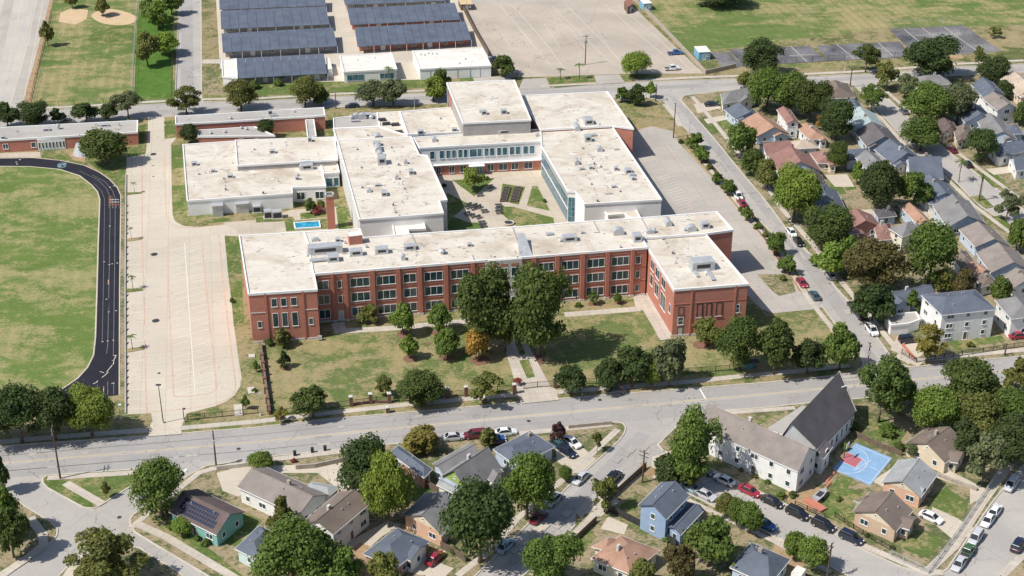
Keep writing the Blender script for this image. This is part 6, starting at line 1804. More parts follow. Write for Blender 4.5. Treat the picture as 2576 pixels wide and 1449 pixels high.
T(1520, 1206, 1288, 66, 'sparse', 'olive', 'airy street tree right of the black parked vehicle', 1525, group=GB)
T(1385, 1352, 1490, 145, 'oak', 'mid', 'broad tree at the bottom beside the salmon roof', group=GB)
T(1743, 1040, 1215, 132, 'oak', 'mid', 'large tree against the left end of the church hall', 1745, group=GB)
T(1690, 1145, 1225, 84, 'oak', 'dark', 'lower dark tree left of the church hall tree', group=GB)
T(1735, 1164, 1230, 46, 'oak', 'olive', 'small tree beside the parked silver car near the church', group=GB)
T(1823, 1243, 1306, 48, 'round', 'olive', 'leftmost of three clipped round trees on the street of dark cars', group=GB)
T(1853, 1256, 1322, 48, 'round', 'mid', 'middle of three clipped round trees on the street of dark cars', group=GB)
T(1884, 1268, 1342, 60, 'round', 'mid', 'rightmost and largest of three clipped round trees', group=GB)
T(1780, 1298, 1425, 110, 'oak', 'mid', 'broad tree behind the low wing of the blue house', group=GB)
T(1708, 1380, 1475, 78, 'oak', 'brown', 'brownish tree at the bottom between salmon and slate roofs', group=GB)
T(1622, 1414, 1490, 76, 'oak', 'olive', 'tree top rising at the bottom edge below the salmon roof', group=GB)
T(1995, 1343, 1406, 53, 'round', 'bright', 'left of two clipped ball trees by the bottom utility pole', group=GB)
T(2041, 1356, 1434, 74, 'round', 'bright', 'right larger one of two clipped ball trees by the pole', group=GB)
T(2470, 1092, 1220, 92, 'sparse', 'grey', 'tall grey airy tree before the lower right homes', group=GB)
T(2293, 1113, 1152, 30, 'round', 'grey', 'clipped grey bush beside the cream brown-roofed house', name='shrub', cat='shrub', group=GB)
T(2210, 912, 1062, 152, 'sparse', 'oak', 'spreading tree with pale branches right of the church nave', 2235, group=GB)
T(2255, 925, 1020, 90, 'oak', 'mid', 'round tree behind the pale-branched tree on the avenue', group=GB)
T(2430, 916, 1040, 148, 'oak', 'oak', 'large tree on the avenue right of the church, left of the edge', group=GB)
T(2345, 983, 1098, 112, 'oak', 'bright', 'bright round tree below the large avenue tree', group=GB)
T(2450, 998, 1112, 132, 'oak', 'olive', 'olive tree in the grove behind the cream house', group=GB)
T(2548, 985, 1098, 112, 'oak', 'mid', 'grove tree cut by the right edge', group=GB)
T(2420, 1058, 1138, 92, 'oak', 'dark', 'dark low tree in the grove beside the cream house roof', group=GB)
T(2545, 1052, 1165, 122, 'oak', 'dark', 'dark tree at the right edge shading the driveway', group=GB)
T(2552, 902, 988, 62, 'cone', 'olive', 'thin conifer at the right edge on the avenue', group=GB)
GN = 'trees around the north-east homes'
for x, yt, yb, w, kind, col, lab, xb in (
    (2192, 720, 818, 92, 'oak', 'dark', 'dark street tree left of the slate house by the avenue corner', 2195),
    (2332, 816, 912, 82, 'sparse', 'gold', 'golden street tree before the three storey white house', 2344),
    (2290, 730, 788, 40, 'cone', 'mid', 'spiky conifer left of the three storey white house', None),
    (1995, 426, 560, 114, 'oak', 'yellow', 'large yellow-green street tree halfway up the side street', 2007),
    (2080, 520, 625, 117, 'oak', 'oak', 'broad tree right of the two cars parked nose to tail', None),
    (2090, 610, 695, 78, 'oak', 'bright', 'bright tree above the silver car on the side street', None),
    (2140, 596, 690, 72, 'oak', 'mid', 'tree between the bright one and the dark brown tree', None),
    (2195, 608, 740, 146, 'oak', 'brown', 'large dark brown tree by the side street', None),
    (2332, 566, 724, 122, 'oak', 'mid', 'large green tree right of the ivory two storey house', None),
    (2375, 682, 735, 52, 'oak', 'olive', 'small tree below the large green tree', None),
    (2425, 682, 750, 64, 'oak', 'brown', 'brown bushy tree above the three storey house', None),
    (2105, 358, 428, 49, 'tall', 'oak', 'conical green tree beside the slate low house', None),
    (2155, 408, 465, 33, 'oak', 'bright', 'slim light tree in the yard left of the tree trio', None),
    (2210, 410, 532, 108, 'oak', 'dark', 'dark large tree, left of the backyard trio', None),
    (2224, 446, 528, 54, 'sparse', 'bright', 'light green small tree in front of the backyard trio', None),
    (2295, 436, 528, 78, 'oak', 'mid', 'round tree, right of the backyard trio', None),
    (2412, 394, 457, 36, 'palm', 'palm', 'palm on the inner street verge', 2406),
    (2466, 434, 503, 20, 'palm', 'palm', 'very thin tall palm on the inner street verge', 2462),
    (2530, 482, 557, 64, 'sparse', 'grey', 'airy street tree at the bend of the inner street', 2519),
    (2556, 553, 635, 56, 'oak', 'mid', 'green tree at the right edge below the inner street', None),
    (2510, 695, 765, 57, 'oak', 'mid', 'bushy tree behind the right end of the three storey house', None),
    (1868, 311, 397, 74, 'oak', 'mid', 'street tree beside the salmon roofed house with blue gable', None),
    (1895, 378, 444, 58, 'oak', 'oak', 'street tree below the salmon roofed house', None),
    (1930, 404, 474, 67, 'oak', 'olive', 'street tree before the large rosy brown gable', None),
    (1925, 178, 278, 98, 'oak', 'mid', 'left tree of the dense grove by the far junction', None),
    (1982, 184, 292, 104, 'oak', 'mid', 'middle tree of the dense grove by the far junction', None),
    (2035, 205, 308, 84, 'oak', 'oak', 'right tree of the dense grove by the far junction', None),
    (2102, 249, 352, 90, 'oak', 'dark', 'dark round tree above the orange-brown hip roof', None),
    (2065, 290, 328, 29, 'oak', 'orange', 'small rust coloured tree beside the dark round tree', None),
    (2192, 214, 282, 63, 'sparse', 'mid', 'airy street tree at the mouth of the inner street', None),
    (2228, 157, 227, 56, 'sparse', 'olive', 'thin olive tree on the far street corner', None),
    (2275, 190, 243, 62, 'oak', 'grey', 'grey-green tree right of the inner street mouth', None),
    (2325, 213, 312, 112, 'oak', 'mid', 'broad tree on the right side of the inner street', None),
    (2405, 214, 312, 82, 'oak', 'grey', 'grey-green tree behind the dark plum roof', None),
    (2315, 298, 378, 106, 'oak', 'mid', 'broad low tree overhanging the inner street', None),
    (2462, 328, 408, 78, 'oak', 'dark', 'dark tree before the grey roofed house with arched porch', None),
    (2520, 204, 248, 46, 'oak', 'dark', 'small dark tree behind the brown-grey two storey roof', None),
    (2566, 258, 314, 46, 'oak', 'oak', 'tree cut by the right edge beside the two storey house', None),
    (1880, 184, 226, 52, 'oak', 'olive', 'light tree on the far street left of the grove', None),
    (2050, 640, 668, 30, 'oak', 'bright', 'low bush tree on the right verge of the side street', None),
    ):
    T(x, yt, yb, w, kind, col, lab, xb, group=GN)
# low shrubs
def shrub(x, y, wpx, col, label, h=.8):
    b = G(x, y)
    w = wpx / px_per_m(b)
    cm, tm = PROTO['round'][0]
    r = root('shrub', (b[0], b[1], -.12 * w), label, 'shrub', 'low garden shrubs', random.Random(label).uniform(0, 6))
    r.scale = (w, w, w * h)
    o = link('foliage', PROTO['oakS'][int(x) % 3][0], r)
    c = TC[col]
    o.color = (*c, 1)
for i, (x, y, w, col, lab) in enumerate((
    (676, 868, 26, 'oak', 'low hedge bush at the corner of the west wing'),
    (420, 1283, 22, 'mid', 'bush behind the iron fence left of the solar house'), (430, 1330, 20, 'mid', 'bush at the front corner of the solar house'),
    (497, 1358, 22, 'mid', 'left bush in the bed along the solar house'), (518, 1370, 26, 'mid', 'right bush in the bed along the solar house'), (558, 1352, 22, 'bright', 'bush beneath the teal gable'),
    (1712, 360, 16, 'olive', 'first hedge bush along the east car park'), (1785, 425, 18, 'olive', 'second hedge bush along the east car park'), (1808, 448, 18, 'mid', 'third hedge bush along the east car park'), (1862, 530, 16, 'olive', 'fourth hedge bush along the east car park'), (1905, 575, 20, 'mid', 'fifth hedge bush along the east car park'), (1925, 595, 18, 'olive', 'sixth hedge bush along the east car park'), (1970, 705, 20, 'olive', 'bush in the planted island at the lot corner'),
    (1965, 1172 + 80, 24, 'mid', 'bush at the near corner of the church hall'), (1995, 1250, 22, 'oak', 'bush beside the red ramp of the church hall'), (1900, 1200, 16, 'olive', 'flower bush under the church hall windows'), (1865, 1185, 14, 'olive', 'small bush along the church hall wall'), (1930, 1215, 16, 'mid', 'bush under the last church hall windows'),
    (2140, 1080, 40, 'oak', 'overgrown bush behind the nave porch'), (2230, 1095, 44, 'mid', 'hedge bush above the basketball court'), (2125, 1130, 26, 'bright', 'yellow-green bush left of the basketball court'), (2260, 1130, 30, 'oak', 'bush between court and cream house'),
    (2365, 1162, 20, 'mid', 'bush at the cream house corner'), (2110, 1260, 18, 'olive', 'small plant at the lawn by the church'), (2245, 1380, 14, 'oak', 'left bush along the tan house wall'), (2180, 1350, 16, 'oak', 'right bush along the tan house wall'),
    (1560, 1295, 16, 'mid', 'bush by the blue house path'), (1675, 1362, 20, 'bright', 'bush at the corner of the blue side wing'), (1000, 1240, 34, 'yellow', 'sunlit bush behind the peach house'), (1080, 1275, 26, 'mid', 'bush beside the lime gable porch'),
    (1110, 1400, 20, 'mid', 'bush on the strip by the pink brick house'), (1140, 1390, 26, 'oak', 'bush beside the wooden fence'), (740, 1162, 16, 'red', 'red flowering bush behind the long white house'),
    (2350, 885, 18, 'oak', 'bush at the iron fence of the three storey house'), (2440, 872, 20, 'olive', 'hedge along the three storey house front'), (2555, 845, 26, 'mid', 'bush by the right edge garage'),
    (1805, 262, 14, 'mid', 'bush by the dark car on the far driveway'), (1860, 268, 16, 'mid', 'bush at the second house from the far corner'), (2130, 545, 20, 'bright', 'bush under the slate long roof'), (2215, 552, 20, 'mid', 'bush near the dark shed'), (2375, 500, 26, 'dark', 'large shrub at the slate gable'), (1370, 508, 12, 'oak', 'bush on the courtyard lawn by the glass wall'), (1225, 452, 14, 'olive', 'bush at the courtyard triangle corner'), (1117, 470, 14, 'dark', 'bush against the middle block courtyard wall'),
    (620, 640, 16, 'olive', 'bush in the bed at the west wing flank'), (640, 985, 14, 'mid', 'bush near the sapling by the car park exit'), (584, 760, 16, 'oak', 'bush beside the west wing stairs'), (700, 215, 26, 'mid', 'bush before the front metal roof row'), (640, 222, 30, 'mid', 'second bush before the front metal roof row'), (1455, 772, 18, 'mid', 'bush right of the giant oak under windows'))):
    shrub(x, y, w, col, lab)
# ------------------------------------------------------------------ vehicles
def car_paint():
    n = N('car_paint', 0.3, 0.5)
    oi = n.new('ShaderNodeObjectInfo')
    n.ln(oi.outputs['Color'], n.b.inputs['Base Color'])
    n.b.inputs['Coat Weight'].default_value = 0.6
    n.b.inputs['Coat Roughness'].default_value = 0.08
    return n.m
M['car'] = car_paint()
M['carglass'] = glassmat('car_glass', (0.02, 0.026, 0.03), .05)
M['lamp'] = plain('headlamp', (0.7, 0.7, 0.68), .2, .05)
M['tail'] = plain('tail_lamp', (0.4, 0.02, 0.02), .3, .05)
M['rim'] = plain('alloy_rim', (0.45, 0.45, 0.46), .35, .05, 1, .5, .6)
def loft(st):
    """st: (x, half width low, half width belt, z low, z belt)"""
    V, F = [], []
    for x, h0, h1, z0, z1 in st:
        zm = z0 + (z1 - z0) * .55
        hm = max(h0, h1) * 1.02
        ring = [(-h0, z0), (-hm, zm), (-h1, z1), (h1, z1), (hm, zm), (h0, z0)]
        V += [(x, y, z) for y, z in ring]
    k = 6
    for i in range(len(st) - 1):
        for j in range(k):
            a, b = i * k + j, i * k + (j + 1) % k
            F.append([a, a + k, b + k, b])
    F.append(list(range(k)))
    F.append(list(range(len(V) - 1, len(V) - k - 1, -1)))
    return V, F
CARS = {}
def car_kind(kind):
    if kind == 'sedan':
        L, Wd = 4.6, .9
        body = [(-2.3, .62, .6, .38, .72), (-2.2, .8, .78, .25, .86), (-1.5, .86, .82, .22, .93), (-.5, .88, .84, .22, .92), (.8, .88, .84, .22, .9), (1.5, .86, .8, .22, .84), (2.15, .78, .7, .26, .7), (2.3, .6, .55, .36, .6)]
        cab = [(-1.75, .8, .74, .9, .94), (-1.05, .8, .64, .9, 1.4), (.1, .8, .64, .9, 1.44), (.5, .8, .63, .88, 1.38), (1.2, .78, .7, .86, .89)]
        rf = (-1.1, .48, .62, 1.385, 1.47)
    elif kind == 'suv':
        L, Wd = 4.7, .93
        body = [(-2.35, .75, .72, .42, .95), (-2.25, .86, .84, .3, 1.05), (-1.3, .9, .86, .26, 1.08), (.8, .9, .86, .26, 1.06), (1.5, .88, .82, .26, 1.0), (2.2, .82, .74, .3, .86), (2.35, .66, .6, .4, .74)]
        cab = [(-2.25, .84, .78, 1.04, 1.1), (-1.95, .84, .7, 1.04, 1.66), (.2, .84, .7, 1.04, 1.7), (.55, .84, .68, 1.02, 1.62), (1.25, .8, .74, 1.0, 1.05)]
        rf = (-2.0, .52, .69, 1.65, 1.75)
    else:
        L, Wd = 5.2, .95
        body = [(-2.6, .85, .84, .5, .78), (-2.5, .9, .88, .36, .8), (-.55, .92, .88, .32, .8), (-.5, .92, .88, .32, 1.08), (1.1, .92, .88, .32, 1.06), (1.7, .9, .84, .32, 1.02), (2.45, .84, .78, .36, .92), (2.6, .7, .64, .46, .8)]
        cab = [(-.6, .86, .8, 1.04, 1.1), (-.5, .86, .7, 1.04, 1.66), (.5, .86, .7, 1.04, 1.7), (.8, .86, .68, 1.02, 1.62), (1.4, .82, .76, 1.0, 1.05)]
        rf = (-.52, .8, .69, 1.65, 1.75)
    P = {}
    P['body'] = mesh('body', *loft(body), M['car'], False)
    P['cabin_glass'] = mesh('cabin_glass', *loft(cab), M['carglass'])
    x0, x1, hw, z0, z1 = rf
    pil = [([( x0, -hw, z0), (x1, -hw, z0), (x1, hw, z0), (x0, hw, z0), (x0 + .1, -hw + .08, z1), (x1 - .15, -hw + .08, z1), (x1 - .15, hw - .08, z1), (x0 + .1, hw - .08, z1)], [[0, 3, 2, 1], [4, 5, 6, 7], [0, 1, 5, 4], [1, 2, 6, 5], [2, 3, 7, 6], [3, 0, 4, 7]])]
    zb = cab[0][4]
    xm = (x0 + x1) / 2
    for s in (-1, 1):
        pil.append(tube((cab[-1][0] - .03, s * .72, zb), (x1, s * hw, z0 + .03), .05, .05, 5))
        pil.append(tube((cab[0][0] + .03, s * .76, zb), (x0, s * hw, z0 + .03), .07, .06, 5))
        pil.append(tube((xm, s * (cab[2][1] + .01), cab[2][3]), (xm, s * (hw + .02), z0 + .03), .05, .04, 5))
    P['cabin_roof'] = mesh('cabin_roof', *join(*pil), M['car'])
    rw = .33 if kind == 'sedan' else .38
    P['tyre'] = mesh('wheel', *tube((0, -.11, 0), (0, .11, 0), rw, rw, 14), M['rubber'])
    P['rim'] = mesh('rim', *tube((0, -.125, 0), (0, .125, 0), rw * .62, rw * .62, 10), M['rim'])
    P['lamp'] = mesh('headlight', *boxm(-.1, .1, -.17, .17, -.07, .07), M['lamp'])
    P['tail'] = mesh('tail_light', *boxm(-.06, .06, -.16, .16, -.09, .09), M['tail'])
    P['trunk'] = mesh('cargo_bed', *boxm(-2.42, -.68, -.72, .72, .805, .83), M['darksteel'])
    return P, L, Wd, rw, body
for kk in ('sedan', 'suv', 'pickup'):
    CARS[kk] = car_kind(kk)
CC = {'white': (.75, .75, .74), 'silver': (.5, .51, .53), 'black': (.012, .013, .016), 'navy': (.015, .02, .045), 'red': (.32, .02, .04), 'maroon': (.14, .015, .03), 'blue': (.03, .12, .35), 'grey': (.12, .125, .13), 'green': (.05, .12, .05), 'teal': (.05, .1, .12), 'sky': (.3, .42, .5)}
def car(x, y, ang, kind, col, label, z=None, group=None):
    b = G(x, y)
    P, L, Wd, rw, body = CARS[kind]
    zz = 0.03 if z is None else z
    r = root('car' if kind != 'pickup' else 'pickup_truck', (b[0], b[1], zz), label, 'car' if kind != 'pickup' else 'pickup', group or 'parked cars', R(ang))
    for nm in ('body', 'cabin_roof'):
        link(nm, P[nm], r).color = (*CC[col], 1)
    link('cabin_glass', P['cabin_glass'], r)
    if kind == 'pickup':
        link('cargo_bed', P['trunk'], r)
    for sx_ in (-1, 1):
        for s in (-1, 1):
            w = link('wheel', P['tyre'], r, m=Matrix.Translation((sx_ * L * .31, s * (Wd - .09), rw)))
            link('rim', P['rim'], w)
    for s in (-1, 1):
        link('headlight', P['lamp'], r, m=Matrix.Translation((L / 2 - .1, s * .5, .66 if kind == 'sedan' else .82)))
        link('tail_light', P['tail'], r, m=Matrix.Translation((-L / 2 + .05, s * .55, .76 if kind == 'sedan' else .95)))
ST = ZR + .02
D2_ = -42
for q in ((1768, 1186, D2_, 'sedan', 'grey', 'dark grey car half under the tree at the church hall end'), (1822, 1212, 180 + D2_, 'sedan', 'white', 'white car parked below the church hall'), (1885, 1239, D2_, 'sedan', 'red', 'dark red car parked below the church hall'), (1942, 1266, D2_, 'sedan', 'black', 'first dark car right of the red one'), (2006, 1296, D2_, 'suv', 'black', 'second dark car right of the red one'), (2071, 1326, D2_, 'suv', 'black', 'third dark car right of the red one'), (2141, 1358, D2_, 'suv', 'navy', 'last dark car of the row beside the tan house'),
          (1774, 1249, D2_, 'sedan', 'silver', 'silver car on the near kerb behind the blue house'), (1739, 1232, D2_, 'sedan', 'sky', 'pale blue car behind the silver one on the near kerb'), (1923, 1322, D2_, 'sedan', 'blue', 'bright blue car beside the clipped round trees'),
          (1461, 1207, 57 + 180, 'sedan', 'silver', 'silver car on the left kerb of the diagonal street'), (1543, 1206, 57, 'suv', 'black', 'black four wheel drive on the right kerb of the diagonal street'), (1393, 1261, 57 + 180, 'sedan', 'silver', 'second silver car on the diagonal street under the bright tree'), (1355, 1306, 57, 'sedan', 'maroon', 'maroon car on the diagonal street'), (1272, 1377, 57, 'sedan', 'sky', 'pale blue car in the shade of the huge dark tree'),
          (2543, 1224, 55 + 180, 'suv', 'silver', 'silver car beside the grey airy tree on the right street'), (2502, 1290, 55, 'sedan', 'white', 'upper of two white cars nose to tail on the right street'), (2485, 1313, 55 + 180, 'sedan', 'white', 'lower of two white cars nose to tail on the right street'), (2453, 1358, 55 + 180, 'suv', 'silver', 'silver-white car below the two white ones'), (2432, 1395, 55, 'pickup', 'green', 'green pickup on the right street'), (2412, 1423, 55 + 180, 'sedan', 'silver', 'silver car lowest on the right street'), (2561, 1376, 55, 'suv', 'navy', 'dark blue car on the far kerb of the right street'),
          (1548, 987, 190, 'sedan', 'grey', 'car parked under the trees on the avenue'),
          (1856, 497, 101 + 180, 'suv', 'white', 'white car on the verge of the side street, left kerb'), (1866, 514, 101, 'sedan', 'red', 'red car right behind the white one on the left kerb'), (1991, 588, 101 + 180, 'sedan', 'white', 'white car in front of the black one, right kerb of the side street'), (2009, 612, 101 + 180, 'sedan', 'black', 'black car behind the white one, right kerb of the side street'), (2088, 696, 101, 'sedan', 'silver', 'silver car under the dark brown tree'), (2017, 715, 101 + 180, 'sedan', 'red', 'bright red car on the left kerb of the side street'), (2048, 747, 101, 'sedan', 'teal', 'dark car with open rear at the lot exit'), (2146, 774, 101, 'sedan', 'black', 'upper dark car under the street tree near the corner'), (2162, 795, 101, 'sedan', 'navy', 'lower dark car under the street tree near the corner'), (2193, 835, 101 + 180, 'suv', 'white', 'white car nearest the avenue corner'),
          (2274, 283, 98, 'sedan', 'grey', 'dark car at the head of the inner street'), (2395, 380, 100, 'sedan', 'maroon', 'dark red car on the inner street'), (2433, 416, 100, 'sedan', 'black', 'black car by the palm on the inner street'),
          (886, 270, 190, 'sedan', 'navy', 'dark blue car on the street north of the school'), (172, 309, 10, 'sedan', 'grey', 'grey car between trees behind the brick range')):
    car(*q, z=ST)
for q in ((1142, 1105, 10, 'sedan', 'silver', 'silver car leftmost of those by the avenue homes'), (1194, 1100, 190, 'suv', 'maroon', 'dark maroon car second by the avenue homes'), (1272, 1093, 10, 'sedan', 'white', 'white car by the avenue beside the small tree'), (1244, 1110, 10, 'sedan', 'blue', 'bright blue car behind the small avenue tree'), (1439, 1118, -50, 'sedan', 'white', 'white car on the corner house lawn'), (1406, 1126, -50, 'sedan', 'teal', 'upper dark car in the corner house driveway'), (1427, 1141, -50, 'sedan', 'navy', 'lower dark car in the corner house driveway'), (2341, 1307, -42, 'sedan', 'white', 'white car in the driveway between tan and grey roofed houses'), (2285, 860, 12, 'suv', 'navy', 'dark blue car behind the fence of the three storey house'), (2562, 850, 12, 'sedan', 'red', 'red car at the right edge garage'), (1790, 266, 10, 'sedan', 'navy', 'dark car on the far corner driveway'), (1578, 253, 10, 'sedan', 'sky', 'pale blue car under the gym corner trees'), (1690, 176, 10, 'pickup', 'white', 'white pickup at the corner of the old car park'), (1698, 137, 10, 'pickup', 'blue', 'blue pickup at the edge of the old car park'), (1243, 152, 100, 'sedan', 'navy', 'dark car beside the larger white shed'), (1094, 1410, 57, 'sedan', 'red', 'red car tucked in the pink brick house porch'), (1245, 1098 + 18, 10, 'sedan', 'navy', 'dark blue car behind the bright blue one')):
    car(*q)
# ------------------------------------------------------------------ poles, lamps
def upole(base, top_y, label, arms=1, xt=None, trans=False, cat='utility pole', rot=R(100)):
    b = G(*base)
    h = height_at(b, top_y)
    r = root('utility_pole', (b[0], b[1], 0), label, cat, 'utility poles')
    part('pole', *tube((b[0], b[1], -.1), (b[0] + .1, b[1], h), .19, .12, 8), M['polewood'], r)
    e_ = Vector((math.cos(rot), math.sin(rot), 0))
    for k in range(arms):
        zz = h - .5 - .9 * k
        part('cross_arm', *obox((b[0], b[1]), e_, 2.2, .12, zz, zz + .13), M['polewood'], r)
        for s in (-.95, -.4, .4, .95):
            p = b + e_ * s
            part('insulator', *tube((p[0], p[1], zz + .13), (p[0], p[1], zz + .36), .05, .03, 5), M['trim'], r)
    if trans:
        for s in (-.38, .38):
            p = b + e_ * s
            part('transformer', *tube((p[0], p[1], h - 2.9), (p[0], p[1], h - 2.0), .22, .22, 9), M['steel'], r)
upole((152, 1204), 1074, 'utility pole on the triangular grass island', 2)
upole((544, 1173), 1084, 'utility pole with twin transformers above the white house', 1, trans=True)
upole((1616, 1214), 1133, 'utility pole on the right kerb of the diagonal street', 2, rot=R(-35))
upole((2178, 944), 862, 'utility pole at the avenue and side street corner', 1, trans=True)
upole((2080, 1456), 1366, 'utility pole at the bottom edge by the ball trees', 2, rot=R(50))
upole((1472, 163), 88, 'utility pole with transformer in the old car park', 1, trans=True, rot=R(10))
upole((1694, 347), 259, 'wooden pole beside the east car park hedge', 1)
upole((1649, 254), 212, 'wooden pole at the gym corner junction', 1)
upole((2138, 219), 166, 'plain pole on the far street by the brown roof', 1)
upole((845, 274), 232, 'thin pole on the street north of the school, left', 1)
upole((2527, 893), 864, 'short post on the avenue before the three storey house', 0)
upole((2462, 505), 437, 'slim pole on the inner street verge', 0)
def lamp(base, top_y, label, double=True, mat='darksteel'):
    b = G(*base)
    h = height_at(b, top_y)
    r = root('lamp_post', (b[0], b[1], 0), label, 'lamp post', 'lamp posts')
    part('post', *tube((b[0], b[1], 0), (b[0], b[1], h), .11, .07, 8), M[mat], r)
    part('base', *tube((b[0], b[1], 0), (b[0], b[1], .5), .28, .24, 8), M['kerb'], r)
    for s in ((-1, 1) if double else (1,)):
        part('lamp_head', *join(boxm(b[0] + s * .25 - .28 * 1, b[0] + s * .25 + .28, b[1] - .2, b[1] + .2, h - .1, h + .08)), M[mat], r)
lamp((411, 1064), 968, 'tall twin headed lamp post at the car park entrance')
lamp((656, 1045), 990, 'short lamp post on the strip beside the brick fence', False, 'steel')
lamp((1734, 336), 309, 'small street lamp across the side street from the hedge', False, 'steel')
lamp((1043, 274), 244, 'thin pole among trees north of the school', False, 'steel')
lamp((464, 1062), 1028, 'slim sign post at the car park entrance gate', False, 'darksteel')
lamp((304, 1057), 1018, 'white flagged post at the corner of the running field', False, 'trim')
lamp((2126, 177), 142, 'grey gate post before the tennis court', False, 'steel')
# ------------------------------------------------------------------ fences and walls
def fence(px, h, label, post=2.6, mat='black', rails=(0.15, .92), pickets=True, cat='fence', solid=None, cap=None, name='fence'):
    P = poly(px)
    r = root(name, (P[0][0], P[0][1], 0), label, cat)
    for a, b in zip(P[:-1], P[1:]):
        L = (b - a).length
        t = (b - a).normalized()
        n = max(1, int(L / post))
        for i in range(n + (1 if b is P[-1] else 0)):
            p = a + t * (L * i / n)
            part('post', *obox(p, t, .1, .1, 0, h + .05), M[mat], r)
        if solid:
            part('panel', *obox((a + b) / 2, t, L, .1, .03, h), M[solid], r)
        else:
            for q in rails:
                part('rail', *obox((a + b) / 2, t, L, .05, h * q - .03, h * q + .03), M[mat], r)
            if pickets:
                m = int(L / .22)
                vf = [obox(a + t * (L * (i + .5) / m), t, .03, .03, .05, h) for i in range(m)]
                part('pickets', *join(*vf), M[mat], r)['kind'] = 'stuff'
def lowwall(px, h, w, label, mat='blockwall', cap=None, cat='wall', name='wall'):
    P = poly(px)
    r = root(name, (P[0][0], P[0][1], 0), label, cat)
    part('wall_body', *ribbon(P, w, h, -.02), M[mat], r)
    if cap:
        part('coping', *ribbon(P, w + .12, h + .1, h), M[cap], r)
    return r
fence([(690, 1047), (819, 1030), (884, 1021), (980, 1010)], 1.5, 'black iron fence on the left half of the front lawn')
fence([(1010, 1010), (1126, 999), (1174, 995), (1290, 982)], 1.5, 'black iron fence left of the school gate')
fence([(1318, 979), (1352, 975), (1394, 972)], 1.5, 'black iron gate across the school entrance path', cat='gate', name='gate')
fence([(1410, 969), (1500, 966), (1660, 945), (1800, 935), (1870, 930)], 1.5, 'black iron fence right of the school gate under the trees')
fence([(472, 1057), (560, 1049), (650, 1040)], 1.4, 'dark fence left of the brick wall by the car park entrance')
w_ = lowwall([(656, 870), (667, 955), (679, 1044)], 1.2, .45, 'long dark brick wall running down the left of the lawn', 'darkbrick', None)
for i, (x, y) in enumerate(((660, 905), (663, 925), (665, 945), (667, 965), (670, 990), (674, 1015), (677, 1035))):
    c = G(x, y)
    part('buttress', *obox(c, (0, 1, 0), .6, .8, 0, 1.6), M['darkbrick'], w_)
for i, (x, y, lab) in enumerate(((884, 1021, 'first brick gate pillar from the left on the lawn fence'), (933, 1014, 'second brick pillar from the left on the lawn fence'), (980, 1013, 'third brick pillar from the left beside the broad tree'), (1126, 1000, 'fourth brick pillar from the left on the lawn fence'), (1173, 996, 'fifth brick pillar from the left on the lawn fence'), (1294, 990, 'brick pillar on the left of the school gate'), (1397, 975, 'brick pillar on the right of the school gate'), (976, 1038, 'short brick stump on the avenue verge'))):
    c = G(x, y)
    h = 2.3 if i < 7 else 1.3
    r = root('brick_pillar', (c[0], c[1], 0), lab, 'pillar', 'brick fence pillars')
    part('shaft', *obox(c, (math.cos(GA), math.sin(GA), 0), .75, .75, 0, h), M['darkbrick'], r)
    part('cap', *obox(c, (math.cos(GA), math.sin(GA), 0), .9, .9, h, h + .22, .12), M['stone'], r)
lowwall([(884, 1021), (933, 1014), (980, 1013)], .6, .3, 'low brick wall between the lawn fence pillars', 'darkbrick')
fence([(1530, 1285), (1610, 1325), (1660, 1350), (1700, 1375)], 1.6, 'dark green slatted hedge fence below the blue house', 1.2, 'black', solid='darksteel')
fence([(1625, 1178), (1580, 1218), (1545, 1250), (1515, 1278)], 1.5, 'weathered board fence along the diagonal street beside the blue house', 2.2, 'wood', solid='wood')
fence([(1500, 1312), (1460, 1350), (1420, 1388)], 1.3, 'board fence along the sidewalk by the salmon roof', 2.2, 'wood', solid='wood')
fence([(2240, 1398), (2335, 1443)], 1.3, 'chain link fence on the front of the corner lot', 2.0, 'steel', solid=None, pickets=True)
fence([(2335, 1443), (2400, 1355), (2460, 1268), (2525, 1172)], 1.3, 'long grey fence along the right street sidewalk', 2.2, 'steel', pickets=True)
fence([(2100, 1300), (2170, 1345), (2240, 1385)], 1.1, 'dark railing between the sidewalk and the tan house', 2.0, 'black')
fence([(2000, 1272), (2030, 1285), (2075, 1305)], 1.2, 'black fence at the red ramp below the church hall', 1.6, 'black')
fence([c13(1620, 500), c13(1830, 620), c13(2050, 710)], 1.7, 'grey board fence behind the peach house', 2.0, 'wood', solid='wood')
fence([c13(1860, 1170), c13(2000, 1240), c13(2110, 1310)], 1.6, 'board fence beside the pink brick house driveway', 2.0, 'wood', solid='wood')
lowwall([c13(400, 375), c13(600, 360), c13(780, 320), c13(950, 280)], 1.0, .3, 'low block wall along the avenue behind the long white house')
lowwall([(545, 1182), (600, 1176), (640, 1170)], .9, .3, 'pale low wall above the parking court by the utility pole', 'kerb')
lowwall([(1588, -5), (1640, 45), (1710, 118), (1775, 187), (1850, 170)], 1.4, .35, 'long tan block wall between the old car park and the athletic field')
lowwall([(1430, 1078), (1540, 1067)], .8, .3, 'low planted wall at the avenue corner', 'blockwall')
fence([(2268, 890), (2305, 912), (2420, 895), (2576, 872)], 1.3, 'dark iron fence round the three storey house', 2.2, 'black')
lowwall([(2270, 870), (2300, 905)], .7, .3, 'red brick garden wall by the three storey house', 'brick')
fence([c00(1385, 30), c00(1365, 300), c00(1345, 650), c00(1330, 940)], 2.2, 'tall grey chain fence between the park field and the bright grass', 4.0, 'steel', rails=(.05, .5, .98), pickets=False)
fence([c00(1745, 100), c00(1750, 400), c00(1735, 750), c00(1725, 990)], 1.8, 'chain fence along the side lane', 4.0, 'wood', rails=(.05, .98), pickets=False)
